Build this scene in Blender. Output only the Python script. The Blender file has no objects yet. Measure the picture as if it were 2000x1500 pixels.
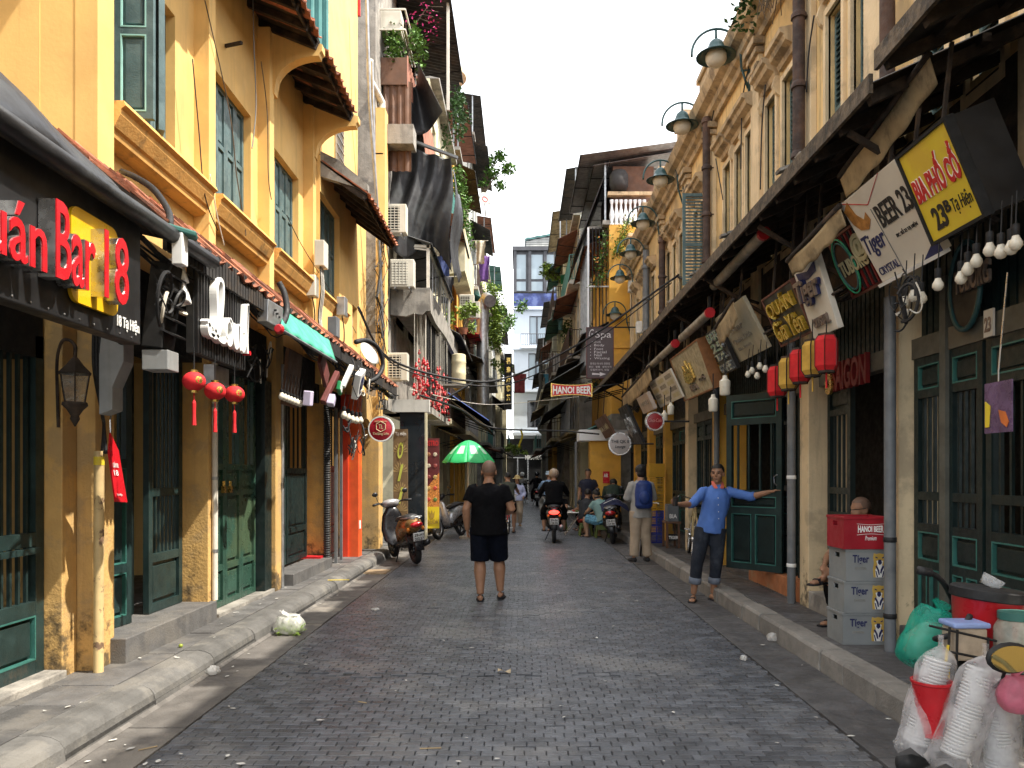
import bpy, math, random
from mathutils import Vector, Matrix, noise as mnoise
R = math.radians
random.seed(7)
scene = bpy.context.scene
col = scene.collection

# ---------------------------------------------------------------- camera, sky, sun, exposure
F, CX, HY, EYE = 1500.0, 1018.0, 925.0, 1.56      # a level camera with a rising front, looking along +Y
cam_d = bpy.data.cameras.new('camera'); cam = bpy.data.objects.new('camera', cam_d); col.objects.link(cam)
cam.location = (0, 0, EYE); cam.rotation_euler = (R(90), 0, 0)
cam_d.sensor_width = 36.0; cam_d.lens = 36.0 * F / 2000.0
cam_d.shift_x = -(CX - 1000) / 2000.0; cam_d.shift_y = (HY - 750) / 2000.0
cam_d.clip_end = 1000.0; cam_d.clip_start = 0.05
scene.camera = cam
SUN = Vector((1.0, -0.27, 1.52)).normalized()
world = bpy.data.worlds.new('World'); scene.world = world; world.use_nodes = True
wn, wl = world.node_tree.nodes, world.node_tree.links
wn.clear()
sky = wn.new('ShaderNodeTexSky'); sky.sky_type = 'NISHITA'; sky.sun_disc = False
sky.sun_elevation = math.asin(SUN.z); sky.sun_rotation = math.atan2(SUN.x, SUN.y)
sky.air_density = 1.0; sky.dust_density = 4.0; sky.ozone_density = 0.8; sky.altitude = 0
# thin high cloud all over the sky (white veil, denser near the horizon as haze is)
wtc = wn.new('ShaderNodeTexCoord'); wmap = wn.new('ShaderNodeMapping'); wmap.inputs['Scale'].default_value = (1, 1, 2.4)
wnz = wn.new('ShaderNodeTexNoise'); wnz.inputs['Scale'].default_value = 1.7; wnz.inputs['Detail'].default_value = 6
wr = wn.new('ShaderNodeMapRange'); wr.inputs[1].default_value = .32; wr.inputs[2].default_value = .62; wr.inputs[3].default_value = .45; wr.inputs[4].default_value = .96
wmx = wn.new('ShaderNodeMixRGB'); wmx.inputs[2].default_value = (7.0, 7.15, 7.2, 1)
bg = wn.new('ShaderNodeBackground'); bg.inputs[1].default_value = 0.11
wo = wn.new('ShaderNodeOutputWorld')
wl.new(wtc.outputs['Generated'], wmap.inputs[0]); wl.new(wmap.outputs[0], wnz.inputs['Vector']); wl.new(wnz.outputs[0], wr.inputs[0])
wl.new(wr.outputs[0], wmx.inputs[0]); wl.new(sky.outputs[0], wmx.inputs[1]); wl.new(wmx.outputs[0], bg.inputs[0]); wl.new(bg.outputs[0], wo.inputs[0])
sun_d = bpy.data.lights.new('sun', 'SUN'); sun_d.energy = 2.7; sun_d.angle = R(0.6); sun_d.color = (1.0, .94, .83)
sun_o = bpy.data.objects.new('sun', sun_d); col.objects.link(sun_o)
sun_o.rotation_euler = (-SUN).to_track_quat('-Z', 'Y').to_euler(); sun_o.location = (20, -6, 30)
vs = scene.view_settings
vs.view_transform = 'Standard'; vs.look = 'None'; vs.gamma = 1.0; vs.exposure = 1.85; vs.use_curve_mapping = False
scene.cycles.max_bounces = 7; scene.cycles.diffuse_bounces = 4; scene.cycles.transparent_max_bounces = 12
scene.cycles.use_denoising = True
scene.cycles.sample_clamp_indirect = 6.0

# ---------------------------------------------------------------- pixel rays meeting real planes
def onX(px, py, X): Y = F * X / (px - CX); return Vector((X, Y, EYE + (HY - py) * Y / F))
def onY(px, py, Y): return Vector(((px - CX) * Y / F, Y, EYE + (HY - py) * Y / F))
def onZ(px, py, Z): Y = F * (EYE - Z) / (py - HY); return Vector(((px - CX) * Y / F, Y, Z))
def Yx(px, X): return F * X / (px - CX)
def zat(py, Y): return EYE + (HY - py) * Y / F

# ---------------------------------------------------------------- materials
MATS = {}
def srgb(r, g, b):
    f = lambda c: (c / 255 / 12.92) if c / 255 <= .04045 else ((c / 255 + .055) / 1.055) ** 2.4
    return (f(r), f(g), f(b))
def mat(name, c, rough=.75, metal=0., var=.18, scale=5., bump=0., bscale=60., c2=None, c2amt=0., c2scale=1.5, streak=None, streak_amt=0., grime=None, grime_z=0., spec=.4, isl=0., emit=None, trans=0., alpha=1., sub=0., thr=(.5, .62)):
    """procedural surface: base colour with mottling, patches of a second colour, vertical stains, splash grime low down"""
    if name in MATS: return MATS[name]
    m = bpy.data.materials.new(name); m.use_nodes = True; MATS[name] = m
    n, l = m.node_tree.nodes, m.node_tree.links
    b = n['Principled BSDF']
    b.inputs['Roughness'].default_value = rough; b.inputs['Metallic'].default_value = metal
    b.inputs['Specular IOR Level'].default_value = spec
    if trans: b.inputs['Transmission Weight'].default_value = trans
    if alpha < 1: b.inputs['Alpha'].default_value = alpha
    if emit: b.inputs['Emission Color'].default_value = (*emit[:3], 1); b.inputs['Emission Strength'].default_value = emit[3]
    geo = n.new('ShaderNodeNewGeometry'); pos = geo.outputs['Position']
    def nz(sc, det=4, vec=pos, rgh=.55):
        t = n.new('ShaderNodeTexNoise'); t.inputs['Scale'].default_value = sc; t.inputs['Detail'].default_value = det; t.inputs['Roughness'].default_value = rgh
        l.new(vec, t.inputs['Vector']); return t.outputs[0]
    def ramp(v, a, z, lo=0., hi=1.):
        t = n.new('ShaderNodeMapRange'); t.inputs[1].default_value = a; t.inputs[2].default_value = z; t.inputs[3].default_value = lo; t.inputs[4].default_value = hi
        t.interpolation_type = 'SMOOTHSTEP'; l.new(v, t.inputs[0]); return t.outputs[0]
    def mix(fac, a, bcol):
        t = n.new('ShaderNodeMixRGB'); l.new(fac, t.inputs[0])
        for i, q in ((1, a), (2, bcol)):
            if hasattr(q, 'is_linked'): l.new(q, t.inputs[i])
            else: t.inputs[i].default_value = (*q[:3], 1)
        return t.outputs[0]
    def mth(op, a, bb):
        t = n.new('ShaderNodeMath'); t.operation = op
        for i, q in ((0, a), (1, bb)):
            if hasattr(q, 'is_linked'): l.new(q, t.inputs[i])
            else: t.inputs[i].default_value = q
        return t.outputs[0]
    dark = tuple(x * (1 - var) for x in c[:3]); lite = tuple(min(1, x * (1 + var)) for x in c[:3])
    cc = mix(ramp(nz(scale, 5), .3, .7), dark, lite)
    if isl:
        oi = n.new('ShaderNodeObjectInfo')
        rr = mth('FRACT', mth('ADD', geo.outputs['Random Per Island'], oi.outputs['Random']), 0.)
        t = n.new('ShaderNodeHueSaturation'); l.new(cc, t.inputs['Color']); l.new(ramp(rr, 0, 1, 1 - isl, 1 + isl), t.inputs['Value']); cc = t.outputs[0]
    if c2: cc = mix(mth('MULTIPLY', ramp(nz(c2scale, 8, rgh=.65), *thr), c2amt), cc, c2)
    if streak:
        mp = n.new('ShaderNodeMapping'); mp.inputs['Scale'].default_value = (7, 7, .45); l.new(pos, mp.inputs[0])
        cc = mix(mth('MULTIPLY', ramp(nz(1.0, 6, mp.outputs[0], .7), .5, .72), streak_amt), cc, streak)
    if grime:
        sx = n.new('ShaderNodeSeparateXYZ'); l.new(pos, sx.inputs[0])
        hgt = mth('SUBTRACT', grime_z, sx.outputs[2])
        s = mth('ADD', mth('MULTIPLY', hgt, .9), mth('MULTIPLY', mth('SUBTRACT', nz(5, 8, rgh=.7), .5), 2.6))
        cc = mix(mth('MULTIPLY', ramp(s, .05, .5), .85), cc, grime)
    l.new(cc, b.inputs['Base Color'])
    if var and rough > .15:
        l.new(ramp(nz(scale * 2.3, 4), .3, .7, max(.05, rough - .12), min(1, rough + .12)), b.inputs['Roughness'])
    if bump:
        bp = n.new('ShaderNodeBump'); bp.inputs['Strength'].default_value = bump; bp.inputs['Distance'].default_value = .02
        l.new(nz(bscale, 6), bp.inputs['Height']); l.new(bp.outputs[0], b.inputs['Normal'])
    return m
def thin(name, c, alpha, rough=.25, tl=.5):
    """thin polythene film: see-through, part diffuse, part translucent"""
    if name in MATS: return MATS[name]
    m = bpy.data.materials.new(name); m.use_nodes = True; MATS[name] = m
    n, l = m.node_tree.nodes, m.node_tree.links; n.clear()
    o = n.new('ShaderNodeOutputMaterial'); t = n.new('ShaderNodeBsdfTransparent')
    p = n.new('ShaderNodeBsdfPrincipled'); p.inputs['Base Color'].default_value = (*c, 1); p.inputs['Roughness'].default_value = rough
    tr = n.new('ShaderNodeBsdfTranslucent'); tr.inputs[0].default_value = (*c, 1)
    m1 = n.new('ShaderNodeMixShader'); m1.inputs[0].default_value = tl; l.new(p.outputs[0], m1.inputs[1]); l.new(tr.outputs[0], m1.inputs[2])
    g = n.new('ShaderNodeNewGeometry'); nz = n.new('ShaderNodeTexNoise'); nz.inputs['Scale'].default_value = 14; nz.inputs['Detail'].default_value = 6; l.new(g.outputs['Position'], nz.inputs['Vector'])
    r = n.new('ShaderNodeMapRange'); r.inputs[1].default_value = .35; r.inputs[2].default_value = .7; r.inputs[3].default_value = max(0, alpha - .18); r.inputs[4].default_value = min(1, alpha + .18); l.new(nz.outputs[0], r.inputs[0])
    bp = n.new('ShaderNodeBump'); bp.inputs['Strength'].default_value = .5; bp.inputs['Distance'].default_value = .02; l.new(nz.outputs[0], bp.inputs['Height']); l.new(bp.outputs[0], p.inputs['Normal'])
    m2 = n.new('ShaderNodeMixShader'); l.new(r.outputs[0], m2.inputs[0]); l.new(t.outputs[0], m2.inputs[1]); l.new(m1.outputs[0], m2.inputs[2]); l.new(m2.outputs[0], o.inputs[0])
    return m
GR = (.035, .03, .022)
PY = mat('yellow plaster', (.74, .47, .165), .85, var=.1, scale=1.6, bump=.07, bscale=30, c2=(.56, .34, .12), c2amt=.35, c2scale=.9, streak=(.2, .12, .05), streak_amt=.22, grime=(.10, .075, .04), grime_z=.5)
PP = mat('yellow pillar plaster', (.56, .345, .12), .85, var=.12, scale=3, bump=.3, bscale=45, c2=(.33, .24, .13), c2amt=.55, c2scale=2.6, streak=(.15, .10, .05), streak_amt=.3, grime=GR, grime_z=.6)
PS = mat('moulding plaster', (.66, .36, .10), .85, var=.14, scale=3, bump=.25, bscale=40, c2=(.14, .10, .05), c2amt=.6, c2scale=3.2, streak=(.1, .07, .04), streak_amt=.4, thr=(.55, .68))
PR = mat('ochre plaster aged', (.68, .48, .22), .88, var=.13, scale=1.5, bump=.25, bscale=35, c2=(.25, .19, .13), c2amt=.5, c2scale=1.3, streak=(.12, .09, .06), streak_amt=.55)
PRL = mat('pale plaster aged', (.64, .50, .31), .88, var=.12, scale=2, bump=.25, bscale=35, c2=(.25, .20, .14), c2amt=.5, c2scale=1.6, streak=(.15, .12, .09), streak_amt=.4, grime=GR, grime_z=.5)
PRD = mat('weathered cornice', (.44, .33, .20), .9, var=.25, scale=4, bump=.4, bscale=30, c2=(.08, .065, .05), c2amt=.6, c2scale=3, streak=(.07, .06, .05), streak_amt=.5)
PB = mat('orange yellow plaster', (.66, .36, .06), .85, var=.12, scale=2, bump=.2, c2=(.4, .23, .07), c2amt=.4)
CON = mat('old concrete', (.27, .25, .22), .9, var=.22, scale=4, bump=.35, bscale=40, c2=(.09, .085, .08), c2amt=.6, c2scale=2.5, streak=(.08, .075, .07), streak_amt=.45)
CRM = mat('cream render', (.62, .56, .38), .88, var=.12, scale=2, bump=.2, c2=(.3, .27, .2), c2amt=.45, streak=(.16, .14, .11), streak_amt=.4)
LGY = mat('pale grey render', (.5, .5, .47), .88, var=.12, scale=2, bump=.2, c2=(.25, .24, .22), c2amt=.5, streak=(.15, .14, .13), streak_amt=.4)
WHT = mat('white paint', (.78, .79, .8), .6, var=.04, scale=1, streak=(.5, .5, .5), streak_amt=.15)
GRN = mat('green painted wood', (.013, .028, .027), .42, var=.22, scale=7, bump=.12, bscale=90, c2=(.03, .058, .055), c2amt=.4, c2scale=3, grime=(.05, .045, .035), grime_z=.15)
GRD = mat('dark green painted wood', (.007, .016, .0155), .45, var=.2, scale=7, bump=.1, bscale=90, grime=(.05, .045, .035), grime_z=.15)
GRT = mat('turquoise trim paint', (.035, .13, .11), .5, var=.15, scale=9)
GRTL = mat('pale turquoise trim paint', (.30, .55, .50), .5, var=.1, scale=9)
GRS = mat('grey green shutter paint', (.075, .125, .13), .5, var=.2, scale=6, bump=.15, bscale=80, c2=(.13, .19, .19), c2amt=.5, c2scale=4)
GRO = mat('green door paint with painted yellow reflection', (.026, .068, .048), .35, var=.18, scale=5, bump=.1, c2=(.10, .12, .05), c2amt=.4, c2scale=1.1)  # yellowish patches put a reflection on the door into its colour
TIL = mat('terracotta tile', (.30, .105, .055), .85, var=.3, scale=9, bump=.3, bscale=60, c2=(.07, .05, .04), c2amt=.6, c2scale=4, isl=.35)
SOOT = mat('sooty timber', (.035, .026, .02), .9, var=.4, scale=6, bump=.35, bscale=30, c2=(.11, .07, .045), c2amt=.5, c2scale=3)
BLK = mat('black sheet metal', (.012, .012, .013), .45, var=.25, scale=3, c2=(.04, .04, .04), c2amt=.35)
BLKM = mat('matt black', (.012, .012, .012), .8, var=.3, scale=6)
BLKR = mat('black rubber', (.014, .014, .015), .65, var=.25, scale=12, bump=.1)
BLKF = mat('black tarpaulin', (.022, .022, .024), .5, var=.35, scale=2.5, bump=.5, bscale=7, c2=(.06, .065, .065), c2amt=.5, c2scale=1.5)
CHAR = mat('dark corrugated sheet', (.03, .028, .027), .7, var=.3, scale=3, c2=(.085, .06, .04), c2amt=.5, c2scale=2)
TAN = mat('faded awning canvas', (.34, .26, .15), .9, var=.22, scale=5, bump=.3, bscale=25, c2=(.10, .08, .05), c2amt=.55, c2scale=3, streak=(.07, .05, .035), streak_amt=.6)
GALV = mat('galvanised metal', (.36, .37, .38), .42, .75, var=.2, scale=8)
GPIP = mat('grey plastic pipe', (.13, .14, .15), .5, var=.15, scale=6, c2=(.25, .23, .2), c2amt=.25)
WPIP = mat('white plastic pipe', (.62, .58, .50), .5, var=.12, scale=5, streak=(.25, .2, .15), streak_amt=.5)
RPIP = mat('rusty cast iron pipe', (.055, .036, .03), .8, var=.35, scale=8, bump=.3, c2=(.12, .06, .035), c2amt=.5)
STEEL = mat('brushed steel', (.55, .55, .55), .28, .95, var=.1, scale=8)
CHRM = mat('chrome', (.75, .75, .76), .12, 1, var=.05)
REDP = mat('red plastic', (.45, .012, .018), .38, var=.12, scale=6, spec=.5)
REDS = mat('red sign acrylic', (.52, .012, .02), .3, var=.06, scale=4)
REDL = mat('red lantern cloth', (.55, .015, .02), .75, var=.14, scale=9, bump=.1)
YELL = mat('yellow lantern cloth', (.50, .30, .05), .8, var=.2, scale=8)
GOLD = mat('gold leaf', (.62, .42, .12), .3, .9, var=.2, scale=20)
YELS = mat('yellow sign face', (.66, .50, .035), .45, var=.08, scale=2, c2=(.56, .33, .05), c2amt=.5, c2scale=1.7)
WSGN = mat('white sign face', (.62, .58, .5), .5, var=.08, scale=2, c2=(.42, .38, .3), c2amt=.3, c2scale=1.2)
WPLA = mat('white plastic', (.74, .74, .72), .4, var=.06, scale=4, c2=(.5, .48, .44), c2amt=.25)
ACW = mat('beige appliance casing', (.58, .55, .47), .5, var=.1, scale=3, streak=(.3, .27, .2), streak_amt=.4)
NAVY = mat('navy print', (.015, .02, .09), .5, var=.1)
REDT = mat('red print', (.48, .02, .02), .5, var=.08)
BLKT = mat('black print', (.015, .014, .015), .5, var=.1)
WHTT = mat('white lettering', (.82, .82, .8), .4, var=.04)
GLS = mat('dark window glass', (.02, .025, .03), .06, var=.1, spec=.8)
GLSB = mat('glass with painted sky reflection', (.30, .37, .42), .08, var=.12, scale=.6, spec=.9)  # pale blue base colour stands in for the reflected sky
BRN = mat('brown panel', (.12, .06, .035), .7, var=.2, scale=4, bump=.15)
RUST = mat('rusted corrugated sheet', (.30, .13, .085), .8, var=.2, scale=3, c2=(.14, .07, .05), c2amt=.6, c2scale=2)
TEAL = mat('teal painted sheet', (.06, .20, .19), .5, var=.15, scale=3, c2=(.14, .30, .28), c2amt=.4)
STON = mat('kerb stone', (.22, .205, .185), .85, var=.18, scale=6, bump=.35, bscale=70, c2=(.09, .085, .08), c2amt=.5, c2scale=3, isl=.12)
KRBL = mat('worn dark kerb stone', (.10, .096, .09), .75, var=.2, scale=6, bump=.3, bscale=60, c2=(.20, .185, .16), c2amt=.5, c2scale=2.5, isl=.15)
SLAB = mat('dark paving slab', (.09, .087, .085), .6, var=.22, scale=5, bump=.25, bscale=80, c2=(.17, .155, .135), c2amt=.5, c2scale=2.2, isl=.18)
SLBR = mat('damp paving slab', (.085, .083, .085), .5, var=.22, scale=5, bump=.25, bscale=80, c2=(.11, .105, .1), c2amt=.5, c2scale=2.2, isl=.18)
GUT = mat('gutter slab', (.115, .105, .095), .7, var=.2, scale=5, bump=.25, bscale=70, c2=(.27, .24, .2), c2amt=.5, c2scale=2.0, isl=.15)
BRK = mat('road paver', (.080, .085, .096), .37, var=.25, scale=6, bump=.25, bscale=90, c2=(.18, .175, .17), c2amt=.6, c2scale=.9, isl=.24, spec=.5)
JNT = mat('paver joint dirt', (.035, .033, .031), .9, var=.3, scale=20, bump=.3)
LEAF = mat('leaf green', (.075, .16, .025), .55, var=.35, scale=20, isl=.4)
LEAFD = mat('dark leaf green', (.035, .085, .02), .55, var=.35, scale=20, isl=.4)
LEAFL = mat('yellow green leaf', (.17, .25, .035), .55, var=.3, scale=20, isl=.35)
BARK = mat('bark', (.10, .075, .05), .9, var=.3, scale=12, bump=.4)
BULB = mat('opal lamp glass', (.66, .61, .5), .25, var=.06, scale=4)
DGRN = mat('dark green lamp paint', (.018, .06, .062), .4, var=.2, scale=9)

# ---------------------------------------------------------------- mesh building
WL = {}
class MB:
    def __init__(s): s.v = []; s.f = []; s.m = []; s.cm = 0
    def add(s, vs, fs):
        o = len(s.v); s.v.extend([Vector(p) for p in vs]); s.f.extend([[i + o for i in q] for q in fs]); s.m.extend([s.cm] * len(fs)); return s
    def bx(s, x0, x1, y0, y1, z0, z1):
        if x0 > x1: x0, x1 = x1, x0
        if y0 > y1: y0, y1 = y1, y0
        if z0 > z1: z0, z1 = z1, z0
        return s.add([(x, y, z) for z in (z0, z1) for y in (y0, y1) for x in (x0, x1)], [(0, 2, 3, 1), (4, 5, 7, 6), (0, 1, 5, 4), (2, 6, 7, 3), (0, 4, 6, 2), (1, 3, 7, 5)])
    def obx(s, c, u, v, w, hu, hv, hw):
        """oriented box: centre, three axes, half sizes"""
        c = Vector(c); u, v, w = [Vector(a).normalized() for a in (u, v, w)]
        P = [c + u * a * hu + v * b * hv + w * d * hw for d in (-1, 1) for b in (-1, 1) for a in (-1, 1)]
        return s.add(P, [(0, 2, 3, 1), (4, 5, 7, 6), (0, 1, 5, 4), (2, 6, 7, 3), (0, 4, 6, 2), (1, 3, 7, 5)])
    def bar(s, p, q, w, h=None, up=(0, 0, 1)):
        p, q = Vector(p), Vector(q); d = q - p; L = d.length
        if L < 1e-6: return s
        d.normalize(); up = Vector(up); a = d.cross(up)
        if a.length < 1e-4: a = d.cross(Vector((1, 0, 0)))
        a.normalize(); b = a.cross(d)
        return s.obx((p + q) / 2, d, a, b, L / 2, w / 2, (h or w) / 2)
    def loft(s, rings, cap0=True, cap1=True, closed=True):
        o = []; n = len(rings[0]); base = len(s.v); fs = []
        vs = [p for r in rings for p in r]
        for i in range(len(rings) - 1):
            for j in range(n if closed else n - 1):
                k = (j + 1) % n
                fs.append((i * n + j, i * n + k, (i + 1) * n + k, (i + 1) * n + j))
        if cap0 and closed: fs.append(tuple(reversed(range(n))))
        if cap1 and closed: fs.append(tuple((len(rings) - 1) * n + j for j in range(n)))
        return s.add(vs, fs)
    def tube(s, pts, r, n=8, cap=True):
        pts = [Vector(p) for p in pts]; rs = r if isinstance(r, (list, tuple)) else [r] * len(pts)
        rings = []; a = None
        for i, p in enumerate(pts):
            d = (pts[min(i + 1, len(pts) - 1)] - pts[max(i - 1, 0)])
            if d.length < 1e-9: d = Vector((0, 0, 1))
            d.normalize()
            if a is None:
                a = d.cross(Vector((0, 0, 1)))
                if a.length < 1e-3: a = d.cross(Vector((1, 0, 0)))
            else:
                a = a - d * a.dot(d)
                if a.length < 1e-4: a = d.cross(Vector((0, 0, 1)))
            a.normalize(); b = d.cross(a)
            rings.append([p + (a * math.cos(t * 2 * math.pi / n) + b * math.sin(t * 2 * math.pi / n)) * rs[i] for t in range(n)])
        return s.loft(rings, cap, cap)
    def lathe(s, prof, c=(0, 0, 0), n=16, axis=None, cap=True):
        """prof: (radius, height) pairs about +Z or a given axis"""
        c = Vector(c); M = Matrix.Identity(3) if axis is None else Vector(axis).to_track_quat('Z', 'Y').to_matrix()
        rings = [[c + M @ Vector((max(r, 1e-4) * math.cos(t * 2 * math.pi / n), max(r, 1e-4) * math.sin(t * 2 * math.pi / n), h)) for t in range(n)] for r, h in prof]
        return s.loft(rings, cap, cap)
    def prism(s, poly, O, U, V, W, depth):
        """2D polygon (u,v) swept along W"""
        O, U, V, W = Vector(O), Vector(U), Vector(V), Vector(W)
        a = [O + U * x + V * y for x, y in poly]; b = [p + W * depth for p in a]; n = len(poly)
        return s.add(a + b, [tuple(range(n)), tuple(reversed(range(n, 2 * n)))] + [(i, i + n, (i + 1) % n + n, (i + 1) % n) for i in range(n)])
    def quad(s, a, b, c, d): return s.add([a, b, c, d], [(0, 1, 2, 3)])
    def sheet(s, fn, nu, nv, th=0.):
        """grid surface fn(u,v), optional thickness along average normal"""
        P = [Vector(fn(i / nu, j / nv)) for j in range(nv + 1) for i in range(nu + 1)]
        W = nu + 1; fs = [(j * W + i, j * W + i + 1, (j + 1) * W + i + 1, (j + 1) * W + i) for j in range(nv) for i in range(nu)]
        if not th: return s.add(P, fs)
        nrm = (P[1] - P[0]).cross(P[W] - P[0])
        if nrm.length < 1e-9: nrm = Vector((0, 0, 1))
        nrm.normalize(); N = len(P); Q = [p + nrm * th for p in P]
        rim = list(range(W)) + [j * W + nu for j in range(1, nv + 1)] + [nv * W + i for i in range(nu - 1, -1, -1)] + [j * W for j in range(nv - 1, 0, -1)]
        return s.add(P + Q, [tuple(reversed(q)) for q in fs] + [tuple(k + N for k in q) for q in fs] + [(rim[i], rim[(i + 1) % len(rim)], rim[(i + 1) % len(rim)] + N, rim[i] + N) for i in range(len(rim))])
    def mesh(s, name, mats, smooth=False, off=(0, 0, 0)):
        me = bpy.data.meshes.new(name); off = Vector(off)
        me.from_pydata([p - off for p in s.v], [], s.f)
        for m in (mats if isinstance(mats, (list, tuple)) else [mats]): me.materials.append(m)
        if any(s.m): me.polygons.foreach_set('material_index', s.m)
        if smooth:
            me.polygons.foreach_set('use_smooth', [True] * len(me.polygons))
            if smooth is not True:
                try: me.set_sharp_from_angle(angle=R(smooth))
                except Exception: pass
        me.validate(); me.update(); return me
    def base(s):
        xs = [p.x for p in s.v]; ys = [p.y for p in s.v]; zs = [p.z for p in s.v]
        return Vector(((min(xs) + max(xs)) / 2, (min(ys) + max(ys)) / 2, min(zs)))
    def build(s, name, mats, parent=None, smooth=False, bev=0., **tags):
        b = s.base(); return place(name, s.mesh(name, mats, smooth, b), b, parent, bev, **tags)
def place(name, me, loc, parent=None, bev=0., **tags):
    o = bpy.data.objects.new(name, me); col.objects.link(o); loc = Vector(loc); WL[o.name] = loc
    o.location = loc - (WL[parent.name] if parent else Vector())
    if parent: o.parent = parent
    if bev:
        m = o.modifiers.new('bevel', 'BEVEL'); m.width = bev; m.segments = 2; m.limit_method = 'ANGLE'; m.angle_limit = R(40)
    for k, v in tags.items():
        if v: o[k] = v
    return o
def thing(name, label, cat, loc, group=None):
    o = bpy.data.objects.new(name, None); col.objects.link(o); o.location = loc; WL[o.name] = Vector(loc); o.empty_display_size = .1
    o['label'] = label; o['category'] = cat
    if group: o['group'] = group
    return o
def copy_tree(o, parent=None):
    c = o.copy(); col.objects.link(c)
    WL[c.name] = WL[o.name]
    if parent: c.parent = parent
    for ch in list(o.children): copy_tree(ch, c)
    return c
def turn(o, loc, rz=0., rx=0., ry=0.):
    o.location = loc; o.rotation_euler = (rx, ry, rz); WL[o.name] = Vector(loc); return o

# ---------------------------------------------------------------- lettering
TMP = bpy.data.scenes.new('tmp')
_tc = {}
def text_mesh(t, ext=.01, bold=0., shear=0., space=1.0, align='CENTER'):
    key = (t, ext, bold, shear, space, align)
    if key in _tc: return _tc[key]
    cu = bpy.data.curves.new('t', 'FONT'); cu.body = t; cu.size = 1; cu.extrude = ext; cu.offset = bold; cu.shear = shear; cu.space_character = space; cu.align_x = align; cu.resolution_u = 3
    ob = bpy.data.objects.new('t', cu); TMP.collection.objects.link(ob); TMP.view_layers[0].update()
    dg = TMP.view_layers[0].depsgraph
    me = bpy.data.meshes.new_from_object(ob.evaluated_get(dg), depsgraph=dg)
    vs = [v.co.copy() for v in me.vertices]; fs = [tuple(p.vertices) for p in me.polygons]
    bpy.data.objects.remove(ob); bpy.data.curves.remove(cu); bpy.data.meshes.remove(me)
    _tc[key] = (vs, fs); return vs, fs
def letter(name, t, m, parent, O, U, V, w, h, depth=.006, bold=0., shear=0., space=1., warp=None, mb=None, **tags):
    """text filling a w x h field whose lower left corner is O"""
    vs, fs = text_mesh(t, .5, bold, shear, space)
    if not vs: return None
    x0 = min(v.x for v in vs); x1 = max(v.x for v in vs); y0 = min(v.y for v in vs); y1 = max(v.y for v in vs)
    O, U, V = Vector(O), Vector(U).normalized(), Vector(V).normalized(); N = U.cross(V)
    out = []
    for v in vs:
        a = (v.x - x0) / max(1e-6, x1 - x0); b = (v.y - y0) / max(1e-6, y1 - y0)
        if warp: a, b = warp(a, b)
        out.append(O + U * a * w + V * b * h + N * ((v.z + .5) * depth + .0015))
    if mb is not None: mb.add(out, fs); return mb
    k = MB(); k.add(out, fs); return k.build(name, m, parent, **tags)

# ---------------------------------------------------------------- foliage
def leaves(mb, c, rad, n, size, seed=0, drop=0.):
    rnd = random.Random(seed); c = Vector(c); rad = Vector(rad)
    for _ in range(n):
        while True:
            d = Vector((rnd.uniform(-1, 1), rnd.uniform(-1, 1), rnd.uniform(-1, 1)))
            if d.length < 1: break
        d = d * (.55 + .45 * rnd.random())
        p = c + Vector((d.x * rad.x, d.y * rad.y, d.z * rad.z)); p.z -= drop * rnd.random() ** 2
        leaf(mb, p, size * rnd.uniform(.6, 1.3), rnd)
def leaf(mb, p, s, rnd):
    u = Vector((rnd.uniform(-1, 1), rnd.uniform(-1, 1), rnd.uniform(-.8, .5)))
    if u.length < .1: u = Vector((1, 0, 0))
    u.normalize(); w = u.cross(Vector((rnd.uniform(-1, 1), rnd.uniform(-1, 1), 1)))
    if w.length < .1: w = u.cross(Vector((0, 1, .3)))
    w.normalize(); n = u.cross(w)
    mb.add([p, p + u * s * .5 + w * s * .28 + n * s * .07, p + u * s, p + u * s * .5 - w * s * .28 + n * s * .07], [(0, 1, 2), (0, 2, 3)])
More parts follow.
